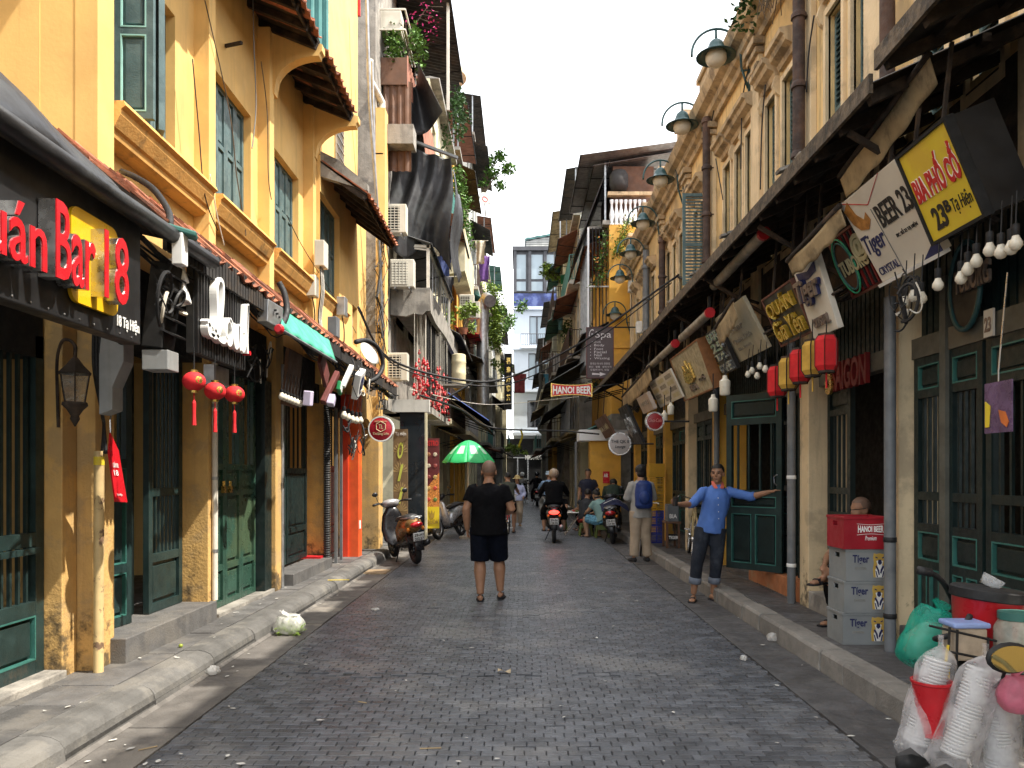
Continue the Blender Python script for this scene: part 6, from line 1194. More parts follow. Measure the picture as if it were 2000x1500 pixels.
# small meter on the upper wall with cables
t = thing('wall_box', 'cream cable box on the upper yellow wall by the last shutters', 'box', onX(625, 520, -2.95)); p = onX(625, 500, -2.9); k = MB(); k.bx(p.x - .05, p.x + .09, p.y - .12, p.y + .12, p.z - .17, p.z + .2); k.build('casing', ACW, t, bev=.01)
for i in range(6): k = MB(); k.tube(smooth_path([p + Vector((.02, -.08 + .03 * i, -.17)), p + Vector((.04, -.1 + .035 * i, -.5)), p + Vector((0, -.05 + .03 * i, -1.0)), p + Vector((.3, -.2, -1.35))], 5), .009, 5); k.build('cable', WPIP if i % 2 else BLKR, t)
# shop front beyond: brown palm sign, menu banner, glass
y = 14.9; A, B = onY(768, 1030, y), onY(796, 838, y); w, h = B.x - A.x, B.z - A.z; t = thing('palm_sign', 'tall brown sign with palm fans and lime green letters', 'sign', (A.x, y, SWL)); k = MB(); k.bx(A.x, B.x, y, y + .06, SWL + .05, B.z); bd = k.build('board', mat('tan brown print', (.15, .10, .05), .5, var=.12), t)
LIME = mat('lime print', (.42, .46, .08), .5, var=.1); OLV = mat('olive fan print', (.30, .22, .10), .5, var=.15)
for j in range(5):
    cz = SWL + .3 + j * .38
    for i in range(9): a = math.pi * (.04 + .92 * i / 8); q = MB(); q.prism([(0, 0), (.13 * math.cos(a - .1), .17 * math.sin(a - .1)), (.15 * math.cos(a), .2 * math.sin(a)), (.13 * math.cos(a + .1), .17 * math.sin(a + .1))], (A.x + w / 2, y - .002, cz), Xp, Zp, Yp, .002); q.build('palm_blade', OLV, bd)
for tx, v in (('Ơ', .70), ('l', .47), ('i', .24)): letter('lettering', tx, LIME, bd, (A.x + w * .3, y - .004, A.z + h * v), Xp, Zp, w * .42, h * .17, .004, .03, .3)
letter('lettering', 'Tạ Hiện', WHTT, bd, (A.x + w * .15, y - .004, B.z - .14), Xp, Zp, w * .75, .09, .003)
t = thing('glazed_shop', 'slim glazed shop front between the palm sign and the menu banner', 'shop front', (-2.0, 15.8, SWL)); 
for i, (px, m) in enumerate(((801, GALV), (815, CRM), (822, BLKM), (829, CRM))): q = MB(); p = onY(px, 0, 15.6 + i * .25); q.bx(p.x - .05, p.x + .05, p.y, p.y + .1, SWL, 3.0); q.build('post', m, t)
q = MB(); q.bx(-2.45, -1.95, 15.5, 15.52, SWL, 2.8); q.build('glass_pane', GLS, t); q = MB(); q.bx(-2.6, -1.85, 15.45, 15.6, 2.8, 3.05); q.build('header', LGY, t)
y = 16.8; A, B = onY(829, 1032, y), onY(858, 856, y); w, h = B.x - A.x, B.z - A.z; t = thing('menu_banner', 'tall food menu banner, dark red above and yellow below', 'banner', (A.x, y, SWL)); k = MB(); k.bx(A.x, B.x, y, y + .04, A.z, B.z); bd = k.build('board', mat('maroon print', (.11, .015, .015), .5, var=.2), t); k = MB(); k.bx(A.x, B.x, y - .004, y, A.z, A.z + h * .24); k.build('yellow_field', mat('bright yellow print', (.72, .52, .02), .45, var=.05), bd); k = MB(); k.prism([(0, .24), (1, .24), (1, .62), (0, .42)], (A.x, y - .003, A.z), Xp * w, Zp * h, Yp, .003); k.build('orange_field', mat('orange photo print', (.55, .2, .04), .5, var=.5, scale=30), bd)
FD = [(.5, .06, .03), (.45, .3, .1), (.25, .05, .04), (.5, .42, .3), (.3, .12, .05), (.12, .2, .04)]
for i in range(2):
    for j in range(5): q = MB(); q.lathe([(.045, 0), (.04, .004), (.01, .006)], (A.x + w * (.28 + .44 * i), y - .005, A.z + h * (.32 + .125 * j)), 10, (0, -1, 0)); q.build('dish_print', mat('food print %d' % ((i * 5 + j) % 6), FD[(i * 5 + j) % 6], .5, var=.5, scale=60), bd)
letter('lettering', 'BISTRO', REDT, bd, (A.x + .02, y - .004, B.z - h * .085), Xp, Zp, w - .04, h * .06, .003, .03); letter('lettering', 'HALIDA', mat('ochre print', (.35, .22, .03), .5), bd, (A.x + .02, y - .008, A.z + h * .05), Xp, Zp, w - .04, h * .05, .003, .03); k = MB(); k.prism([(.35, .12), (.5, .10), (.65, .12), (.7, .2), (.58, .16), (.5, .21), (.42, .16), (.3, .2)], (A.x, y - .009, A.z), Xp * w, Zp * h, Yp, .003); k.build('emblem', mat('ochre print', (.35, .22, .03), .5), bd)
# lit ochre shop wall pieces behind the umbrella and along the far left ground floor
for i, (a, b, m, nm) in enumerate(((17.2, 19.2, PB, 'ochre stall front behind the parked silver motorbike'), (19.4, 21.3, WPLA, 'white tiled kiosk front behind the green umbrella'))):
    t = thing('stall_front', nm, 'stall', (-2.3, (a + b) / 2, SWL)); k = MB(); k.bx(-2.6, -2.2, a, b, SWL, 1.0); k.build('counter', m, t, bev=.01); k = MB(); k.bx(-2.6, -2.5, a, b, 1.0, 2.9); k.build('back_board', m, t); k = MB(); k.bx(-2.6, -2.0, a, b, 2.9, 3.05); k.build('header', CON, t)
    for j in range(5): q = MB(); q.lathe([(.06, 0), (.07, .02), (.05, .2), (.02, .26), (.02, .32)], (-2.35, a + .2 + j * .35, 1.0), 10); q.build('bottle', [REDP, LEAF, YELS, GLS, WPLA][j], t, smooth=True)
# green market umbrella
y = 18.4; c = onY(915, 860, y); t = thing('green_umbrella', 'open bright green parasol with white print beside the road', 'umbrella', (c.x, y, 0)); r_ = 52 * y / F; zr = zat(903, y); GU = mat('bright green parasol cloth', (.03, .42, .13), .6, var=.1); GW = mat('pale green print', (.45, .68, .5), .6, var=.1)
for i in range(8):
    k = MB(); a0, a1 = i * math.pi / 4, (i + 1) * math.pi / 4
    def um(u, v):
        a = a0 + (a1 - a0) * u; rr = r_ * v * (1 - .06 * math.sin(u * math.pi)); zc = c.z - (c.z - zr) * (v ** 1.7) - .02 * math.sin(u * math.pi) * v; return (c.x + rr * math.cos(a), y + rr * math.sin(a), zc)
    k.sheet(um, 6, 8, .003); pn = k.build('canopy_panel', GU, t, smooth=True)
    k = MB(); k.sheet(lambda u, v: Vector(um(.25 + .5 * u, .45 + .3 * v)) + Vector((0, 0, .006)), 4, 3, .002); k.build('print', GW, pn)
    q = MB(); q.tube([um(0, v / 6) - Zp * .01 if False else Vector(um(0, v / 6)) - Zp * .012 for v in range(7)], .006, 4); q.build('rib', STEEL, t)
k = MB(); k.tube([(c.x, y, 0), (c.x, y, c.z)], .018, 8); k.build('pole', WPIP, t); k = MB(); k.lathe([(.22, 0), (.22, .06), (.04, .09)], (c.x, y, 0), 14); k.build('base', CON, t)
# blue-edged awning and black balcony sign on the far left
t = thing('blue_awning', 'blue and white striped awning edge over the far left stalls', 'awning', onY(960, 830, 24)); awn_sheet(t, -2.3, 4.0, -.9, 3.05, 21.5, 27, mat('navy blue canvas', (.03, .06, .2), .7, var=.15), 'sheet'); awn_sheet(t, -2.3, 3.85, -.95, 2.9, 21.6, 27, TAN, 'under_sheet'); k = MB(); k.tube([(-2.6, 19, 3.0), (-1.2, 19.6, 3.9)], .03, 6); k.build('prop', BLKM, t)
y = 30; t = thing('vertical_sign', 'black upright sign with gold characters on the far left', 'sign', onY(992, 800, y)); A, B = onY(985, 800, y), onY(1000, 690, y); k = MB(); k.bx(A.x, B.x, y, y + .1, A.z, B.z); bd = k.build('board', BLKM, t); [letter('lettering', ch, GOLD, bd, (A.x + .08, y - .001, B.z - .42 - i * .36), Xp, Zp, .16, .26, .004, .03) for i, ch in enumerate('福寿康寧茶')]; k = MB(); k.bar((A.x - .3, y + .05, (A.z + B.z) / 2), (A.x, y + .05, (A.z + B.z) / 2), .03); k.build('arm', BLKM, t)
t = thing('yellow_streamer', 'yellow cloth streamer hanging over the lane before the hotel', 'streamer', onY(1020, 870, 35)); cloth(t, 'cloth', lambda u, v: onY(1015 + 4 * u + 3 * math.sin(v * 5), 840 + 34 * v, 35), mat('yellow cloth', (.65, .5, .03), .7), 4, 12); k = MB(); k.tube([onY(990, 842, 35), onY(1020, 838, 35)], .015, 5); k.build('rod', BLKM, t)
plant(onY(1008, 885, 40), (.55, .5, .35), 500, .16, 'small bright leafy tree in front of the hotel entrance', LEAFL, 21)
k = MB(); p = onY(1182, 932, 20.9); k = MB(); k.bx(p.x - .06, p.x + .12, 20.9, 20.92, 1.30, 1.62); t = k.build('red_plaque', REDS, None, label='small red plaque on the yellow corner wall', category='sign'); letter('lettering', 'AR', WHTT, t, (p.x - .04, 20.898, 1.46), Xp, Zp, .12, .1, .003, .03)
hY = thing('corner_house', 'yellow ground floor corner with a white beam, behind the diners', 'house', (2.4, 21.2, SWR)); k = MB(); k.bx(onY(1153, 0, 21).x, 2.72, 20.94, 21.6, SWR, 2.45); k.build('wall', PB, hY, bev=.01); k = MB(); k.bx(onY(1130, 0, 21).x, 2.9, 20.8, 21.7, 2.452, 2.75); k.build('beam', WHT, hY, bev=.01)
k = MB(); k.bx(1.5, 1.56, 21.5, 21.56, SWR, 2.45); k.build('post', GPIP, hY)
# ================================================================ cables
def cable(pts, r_, label, m=BLKR, n=8, group='overhead cables'):
    k = MB(); k.tube(smooth_path(pts, n), r_, 6); t = thing('cable', label, 'cable', min([Vector(p) for p in pts], key=lambda p: p.z), group); k.build('line', m, t, smooth=True)
cable([onX(700, 600, -2.6), onY(760, 700, 14), onY(900, 742, 15), onY(1000, 735, 15.5), onY(1150, 660, 15.5), onY(1310, 548, 15), onY(1330, 543, 15), onX(1480, 592, 2.9)], .022, 'thick black cable slung across the lane in front of the spa sign')
cable([onX(700, 605, -2.6), onY(770, 712, 14), onY(920, 752, 15), onY(1020, 742, 15.5), onY(1160, 667, 15.5), onY(1312, 552, 15)], .012, 'thin cable running just under the thick one')
cable([onY(820, 772, 16), onY(900, 800, 18), onY(960, 835, 20), onY(1100, 842, 20), onY(1170, 848, 19.5)], .022, 'low sagging cable in front of the hotel entrance')
cable([onY(800, 760, 16), onY(950, 790, 22), onY(1130, 775, 19)], .008, 'thin pale string crossing the lane', WPIP)
cable([onY(930, 445, 40), onY(1030, 432, 40), onY(1150, 412, 40)], .012, 'faint wire high against the white sky')
cable([onX(695, 668, -2.25), onX(715, 665, -2.2), onX(738, 680, -2.1), onX(748, 712, -2.05), onX(738, 735, -2.1), onX(722, 745, -2.2)], .035, 'thick black hose loop at the end of the tiled canopy')
cable([onX(545, 552, -2.2), onX(556, 575, -2.15), onX(560, 610, -2.12), onX(548, 640, -2.12)], .03, 'thick black hose over the grey control box')
for i, P in enumerate([[(400, 0), (432, 140), (452, 240), (462, 340), (478, 440), (480, 460)], [(494, 0), (496, 90), (500, 200), (496, 260), (492, 290)], [(510, 120), (522, 220), (524, 340), (530, 390)], [(376, 115), (388, 250), (400, 380), (425, 450)], [(560, 420), (590, 480), (640, 560), (690, 640), (720, 700)], [(410, 340), (424, 420), (438, 480)]]): cable([onX(px, py, -3.0) for px, py in P], .006, ['brown wire looping down past the second shutters', 'grey wire pair hanging beside the first eave corbel', 'brown wire looping between the shutters', 'thin wire dangling by the open shutter', 'black wire slanting down to the hose loop', 'pale stiff wire leaning beside the second shutters'][i], [BARK, GPIP, BARK, BLKR, BLKR, WPIP][i], group='wires on the yellow wall')
for i, P in enumerate([[(1480, 40), (1470, 80), (1462, 130), (1450, 200), (1447, 330)], [(1495, 165), (1488, 250), (1485, 370)], [(1395, 110), (1378, 200), (1372, 240), (1390, 235), (1400, 160)], [(1398, 310), (1405, 350), (1412, 390)], [(1590, 30), (1580, 100), (1575, 180)]]): cable([onX(px, py, 3.05) for px, py in P], .009, ['black cable down the wall right of the nearest lamp', 'black cable beside the near louvred window', 'black cable loop below the second lamp', 'short black cable under the window hoods', 'thin cable near the second downpipe'][i], group='wires on the ochre wall')
rnd = random.Random(44)
for j, (px, py, X, sp, nm) in enumerate(((330, 560, -2.3, 60, 'tangle of black and white cables beside the bar sign'), (700, 740, -2.12, 45, 'tangle of wires around the slanted white box'), (690, 850, -2.2, 50, 'loose loops of black wire under the bulb bunch'), (1760, 575, 2.45, 60, 'tangle of dark cables behind the white beer sign'), (500, 700, -2.5, 50, 'dark cable coils under the tiled canopy'))):
    t = thing('cable_tangle', nm, 'cables', onX(px, py + 40, X)); k = MB(); k2 = MB()
    for i in range(13):
        c0 = onX(px + rnd.uniform(-sp, sp) * .4, py + rnd.uniform(-sp, sp) * .5, X + rnd.uniform(-.08, .08)); rr = rnd.uniform(.05, .16); a0 = rnd.uniform(0, 6.3); sweep = rnd.uniform(1.5, 6.5); sx = rnd.uniform(.4, 1); P = [c0 + Vector((.05 * math.sin(q * 3), rr * sx * math.cos(a0 + sweep * q), rr * math.sin(a0 + sweep * q) - .12 * q)) for q in [w_ / 7 for w_ in range(8)]]
        (k2 if i % 5 == 4 else k).tube(smooth_path(P, 4), rnd.choice([.005, .007, .011]), 5)
    k.build('black_cables', BLKR, t, kind='stuff'); k2.build('white_cables', WPIP, t, kind='stuff')

# long cable bundles sagging along both canopies
rnd = random.Random(91)
for side, X, z0, ya, yb in (('left', -2.33, 2.98, 4.6, 14.2), ('right', 2.82, 3.22, 4.4, 21)):
    t = thing('cable_bundle', 'long sagging bundle of dark cables under the %s canopy edge' % side, 'cables', (X, (ya + yb) / 2, z0 - .2)); k = MB()
    for i in range(9):
        n = int((yb - ya) / 1.4); P = [(X + rnd.uniform(-.07, .07), ya + (yb - ya) * j / (2 * n), z0 + rnd.uniform(-.02, .04) - (rnd.uniform(.04, .16) if j % 2 else 0)) for j in range(2 * n + 1)]; k.tube(smooth_path(P, 4), rnd.choice([.006, .008, .012]), 5)
    k.build('cables', BLKR, t, kind='stuff')
for i, (px, py, X) in enumerate(((610, 560, -3.0), (668, 600, -2.85), (652, 640, -2.8), (1232, 560, 3.0), (1248, 640, 3.0))):
    p = onX(px, py, X); t = thing('meter_box', ['cream meter box on the yellow wall left of the cable box', 'grey meter box high on the last yellow wall', 'grey meter box low on the last yellow wall', 'white meter box on the far ochre wall, upper', 'white meter box on the far ochre wall, lower'][i], 'meter box', p - Zp * .15); k = MB(); k.bx(p.x - .07, p.x + .07, p.y - .1, p.y + .1, p.z - .15, p.z + .15); k.build('casing', [ACW, GALV, GPIP, WPLA, WPLA][i], t, bev=.012); k = MB(); k.tube(smooth_path([p - Zp * .15, p + Vector((.03, .02, -.4)), p + Vector((0, .06, -.8))], 5), .01, 5); k.build('cable', BLKR, t)
# ================================================================ vehicles
def torus(mb, c, R_, r_, axis, n=28, m=8, flat=1.):
    c = Vector(c); M = Vector(axis).to_track_quat('Z', 'Y').to_matrix(); rings = []
    for i in range(n + 1):
        a = i * 2 * math.pi / n; rings.append([c + M @ Vector(((R_ + r_ * math.cos(b)) * math.cos(a), (R_ + r_ * math.cos(b)) * math.sin(a), r_ * flat * math.sin(b))) for b in [j * 2 * math.pi / m for j in range(m)]])
    mb.loft(rings, False, False); return mb
def wheel(t, c, R_, r_, rimm=STEEL, spokes=6, sr=.012, tyre=BLKR, disc=False):
    k = MB(); torus(k, c, R_ - r_, r_, (1, 0, 0)); w = k.build('wheel', tyre, t, smooth=True); c = Vector(c)
    k = MB(); torus(k, c, R_ - r_ * 1.9, r_ * .35, (1, 0, 0), 24, 6, 2.0); k.build('rim', rimm, w, smooth=True); k = MB(); k.lathe([(.03, -.05), (.045, -.03), (.045, .03), (.03, .05)], c, 10, (1, 0, 0))
    if disc: k.lathe([(R_ * .45, -.035), (R_ * .45, -.03)], c, 16, (1, 0, 0))
    k.build('hub', rimm, w, smooth=40)
    k = MB()
    for i in range(spokes): a = i * 2 * math.pi / spokes; k.tube([c, c + Vector((0, math.cos(a), math.sin(a))) * (R_ - r_ * 1.8)], sr, 5)
    k.build('spokes', rimm, w, kind='stuff'); return w
def ell(mb, c, r_, n=12, m=8, rot=None):
    c = Vector(c); rings = []
    for i in range(m + 1):
        a = -math.pi / 2 + math.pi * i / m; rings.append([c + (rot or Matrix.Identity(3)) @ Vector((max(1e-3, r_[0] * math.cos(a)) * math.cos(j * 2 * math.pi / n), max(1e-3, r_[1] * math.cos(a)) * math.sin(j * 2 * math.pi / n), r_[2] * math.sin(a))) for j in range(n)])
    mb.loft(rings); return mb
def eltube(mb, pts, rad, side=(1, 0, 0), n=12, cap=True):
    """tube with elliptical rings; rad = (half width along side, half depth) per point"""
    pts = [Vector(p) for p in pts]; rings = []
    for i, p in enumerate(pts):
        d = (pts[min(i + 1, len(pts) - 1)] - pts[max(i - 1, 0)]).normalized(); s = Vector(side); s = s - d * s.dot(d)
        if s.length < 1e-3: s = d.cross(Vector((0, 1, .1)))
        s.normalize(); q = d.cross(s); a, b = rad[i] if isinstance(rad[i], tuple) else (rad[i], rad[i])
        rings.append([p + s * a * math.cos(j * 2 * math.pi / n) + q * b * math.sin(j * 2 * math.pi / n) for j in range(n)])
    mb.loft(rings, cap, cap); return mb
DARKP = mat('dark glossy plastic', (.014, .014, .016), .28, var=.2, scale=4); TAILR = mat('tail light red', (.38, .008, .012), .15, var=.1, spec=.7)
TAILON = mat('lit tail light', (.6, .02, .02), .2, var=.05, emit=(1, .03, .02, 2.2))
def motorbike(label, loc, yaw, body, lean=0., plate='29-H1', plate2='202.57', lit=False, slim=False, shield=None, cowl=None):
    """scooter / underbone: local +y is forward, origin on the ground under the middle"""
    t = thing('motorbike', label, 'motorbike', (0, 0, 0), 'motorbikes'); wr = .235 if not slim else .28; fy, ry = .62, -.60
    wheel(t, (0, fy, wr), wr, .045, GALV if slim else DARKP, 5, .016, disc=True); wheel(t, (0, ry, wr), wr, .055 if not slim else .045, DARKP, 5, .02)
    k = MB(); eltube(k, [(0, -.86, .66), (0, -.7, .68), (0, -.4, .66), (0, -.1, .52), (0, .02, .36)], [(.06, .05), (.16, .14), (.185, .17), (.15, .15), (.10, .06)], n=14); k.build('tail_body', body, t, smooth=True)
    k = MB(); eltube(k, [(0, -.72, .815), (0, -.5, .81), (0, -.2, .77), (0, .02, .72)], [(.11, .035), (.15, .055), (.14, .05), (.09, .03)], n=12); k.build('seat', mat('seat vinyl', (.02, .019, .02), .5, var=.2), t, smooth=True)
    k = MB(); eltube(k, [(0, -.75, .45), (0, -.5, .42), (0, -.2, .34), (0, .1, .28), (0, .3, .26)], [(.05, .1), (.11, .14), (.11, .1), (.10, .06), (.09, .04)], n=12); k.build('engine_cover', DARKP, t, smooth=True)
    k = MB(); eltube(k, [(0, .22, .28), (0, .36, .36), (0, .44, .56), (0, .45, .80), (0, .42, .95)], [(.14, .03), (.22, .05), (.23, .06), (.18, .06), (.09, .05)], n=14); k.build('leg_shield', shield or body, t, smooth=True)
    k = MB(); eltube(k, [(0, .40, .96), (0, .44, 1.02), (0, .47, 1.06)], [(.12, .11), (.19, .11), (.12, .05)], side=(1, 0, 0), n=14); k.build('handlebar_cowl', cowl or (body if not slim else DARKP), t, smooth=True); k = MB(); ell(k, (0, .53, 1.0), (.08, .045, .06)); k.build('headlight', GLSB, t, smooth=True)
    for s in (-1, 1):
        k = MB(); k.tube([(s * .12, .42, 1.02), (s * .24, .38, 1.04), (s * .35, .31, 1.03)], .016, 8); hb = k.build('handlebar', DARKP, t, smooth=True); k = MB(); k.tube([(s * .24, .37, 1.04), (s * .36, .30, 1.03)], .021, 8); k.build('grip', BLKR, hb, smooth=True); k = MB(); k.tube([(s * .22, .40, 1.04), (s * .27, .38, 1.18)], .006, 5); ell(k, (s * .28, .375, 1.21), (.055, .015, .04)); k.build('mirror', DARKP, hb, smooth=True)
        k = MB(); k.tube([(s * .055, .5, .75), (s * .06, fy, wr)], .02, 8); k.build('fork_leg', GALV, t, smooth=True); k = MB(); k.tube([(s * .09, -.55, .58), (s * .085, ry, wr + .02)], .025, 8); k.build('shock_absorber', GALV if s > 0 else DARKP, t, smooth=True)
        k = MB(); ell(k, (s * .13, -.79, .62), (.03, .035, .035)); k.build('indicator', mat('orange lens', (.6, .18, .02), .2), t, smooth=True)
    k = MB(); [k.tube([(s * .03, -.9, .80 if a else .80), (s * .12, -.82, .82), (s * .14, -.5, .80)], .014, 6) for s in (-1, 1) for a in (0,)]; k.tube([(-.12, -.82, .82), (0, -.92, .83), (.12, -.82, .82)], .016, 6); k.build('grab_rail', GALV if not slim else DARKP, t, smooth=True)
    k = MB(); eltube(k, [(0, fy - .20, wr + .19), (0, fy - .02, wr * 2 + .04), (0, fy + .18, wr + .2)], [(.06, .015), (.07, .02), (.05, .012)], n=10); k.build('front_mudguard', body, t, smooth=True); k = MB(); eltube(k, [(0, ry + .05, wr * 2 + .06), (0, ry - .22, wr + .22), (0, ry - .31, wr + .03)], [(.07, .02), (.08, .018), (.07, .01)], n=10); k.build('rear_mudguard', DARKP, t, smooth=True)
    k = MB(); ell(k, (0, -.865, .70), (.115, .05, .05)); k.build('tail_light', TAILON if lit else TAILR, t, smooth=True)
    k = MB(); k.obx((0, -.905, .50), Xp, (0, -.25, 1), (0, -1, -.25), .095, .07, .004); pl = k.build('number_plate', WPLA, t); [letter('plate_text', tx, BLKT, pl, (-.08, -.911 - (.0 if v else .0) - .01 * v, .44 + .065 * v), Xp, (0, -.25, 1), .16, .05, .002, .02) for v, tx in ((1, plate), (0, plate2))]
    k = MB(); k.tube([(.13, .0, .24), (.15, -.3, .25), (.16, -.5, .30), (.16, -.86, .38)], [.02, .03, .055, .05], 10); k.build('exhaust', DARKP if not slim else GALV, t, smooth=True); k = MB(); k.tube([(-.08, -.05, .28), (-.2, -.1, .02)], .012, 6); k.build('kickstand', BLKM, t)
    turn(t, loc, yaw, 0, lean); return t
GOLDB = mat('bronze gold paint', (.26, .15, .055), .3, .5, var=.12, scale=3)
motorbike('bronze scooter parked half on the left kerb, rear to the camera', (-2.05, 13.6, .02), R(27), GOLDB, lean=R(-8), shield=DARKP, cowl=mat('silver grey paint', (.42, .42, .43), .3, .4, var=.1))
motorbike('silver motorbike parked by the menu banner, front wheel turned to the camera', (-1.72, 18.7, 0), R(158), mat('silver paint', (.5, .5, .52), .3, .4, var=.1), lean=R(6), slim=True)
motorbike('dark motorbike ridden away down the lane, tail light glowing', (.76, 17.9, 0), R(-2), DARKP, lit=True, slim=True, plate='29-S6', plate2='128.95')
motorbike('dark motorbike parked beside the diners, white plate', (2.12, 17.6, 0), R(-8), DARKP, lean=R(-5), plate='29-D1', plate2='157.98')
motorbike('black motorbike farther down the lane with its rider', (.75, 37, 0), R(0), DARKP)
motorbike('small pale motorbike under the rider in the blue bucket hat', (.88, 24.5, 0), R(0), mat('pale blue paint', (.3, .36, .42), .35))
t = thing('seat_cover', 'dark blue and white striped cover laid over the parked motorbike', 'cloth', (2.1, 17.4, .8)); cloth(t, 'cloth', lambda u, v: (2.12 + (u - .5) * .62, 17.25 + .55 * v, .90 + .10 * math.cos((u - .5) * 4.5) - .14 * (1 - v) ** 3), mat('navy cloth', (.015, .02, .06), .8, var=.2), 16, 10); k = MB(); [k.sheet(lambda u, v: (2.12 + (u - .5) * .5, 17.31 + .05 * (v + 3 * j), 1.0 - .02 * j - .11 * abs(u - .5) * 2), 12, 2, .003) for j in (0, 1)]; k.build('white_stripes', WHTT, t, kind='stuff')
def bicycle(label, loc, yaw, fm, lean=0., basket=None, group='bicycles'):
    t = thing('bicycle', label, 'bicycle', (0, 0, 0), group); rw = .33
    for y in (.52, -.52): wheel(t, (0, y, rw), rw, .018, STEEL, 14, .0025)
    k = MB()
    for a, b, r_ in (((0, .42, .88), (0, .40, .62), .018), ((0, .40, .66), (0, -.05, .30), .016), ((0, .42, .80), (0, -.16, .62), .014), ((0, -.05, .30), (0, -.20, .84), .014), ((0, -.05, .30), (.03, -.52, rw), .009), ((0, -.05, .30), (-.03, -.52, rw), .009), ((0, -.17, .66), (.03, -.52, rw), .008), ((0, -.17, .66), (-.03, -.52, rw), .008), ((.03, .41, .64), (.03, .52, rw), .011), ((-.03, .41, .64), (-.03, .52, rw), .011)): k.tube([a, b], r_, 7)
    k.build('frame', fm, t, smooth=True, kind='stuff'); k = MB(); k.tube([(-.29, .25, .98), (-.25, .36, 1.0), (0, .43, .95), (.25, .36, 1.0), (.29, .25, .98)], .012, 7); k.build('handlebar', STEEL, t, smooth=True); k = MB(); eltube(k, [(0, -.36, .88), (0, -.24, .885), (0, -.05, .87)], [(.09, .03), (.085, .03), (.02, .02)]); k.build('saddle', BLKR, t, smooth=True)
    for y in (.52, -.52): q = MB(); q.tube([(0, y + .365 * math.cos(a), rw + .365 * math.sin(a)) for a in [R(20 + 14 * i) for i in range(11)]], .012, 5); q.build('mudguard', fm, t, smooth=True)
    k = MB(); k.tube([(.07, -.05, .14), (.07, -.05, .30), (-.07, -.05, .30), (-.07, -.05, .46)], .01, 6); k.bx(.06, .15, -.09, 0, .13, .15); k.bx(-.15, -.06, -.09, 0, .45, .47); k.build('pedals', STEEL, t, kind='stuff')
    if basket:
        bk = MB(); bk.bx(-.16, .16, .50, .78, .70, .71); bb = bk.build('basket', basket, t)
        for i in range(9): q = MB(); x = -.16 + .04 * i; q.tube([(x, .50, .70), (x, .48, .95)], .006, 4); q.tube([(x, .78, .70), (x, .80, .95)], .006, 4); q.build('basket_wire', basket, bb, kind='stuff')
        for z in (.78, .86, .95): q = MB(); q.tube([(-.17, .49, z), (.17, .49, z), (.17, .80, z), (-.17, .80, z), (-.17, .49, z)], .007, 4); q.build('basket_hoop', basket, bb)
    turn(t, loc, yaw, 0, lean); return t
bicycle('old cream bicycle leaning by the right wall behind the man in blue', (2.86, 13.0, SWR), R(-9), mat('cream bicycle paint', (.42, .33, .17), .4, var=.2), R(6))
bicycle('bicycle with a red basket pushed up the lane, mostly hidden', (-.36, 20.2, 0), R(4), REDP, 0, REDP)
bicycle('bicycle standing by the kerb behind the backpack man', (2.33, 15.0, 0), R(-9), GPIP, R(4))
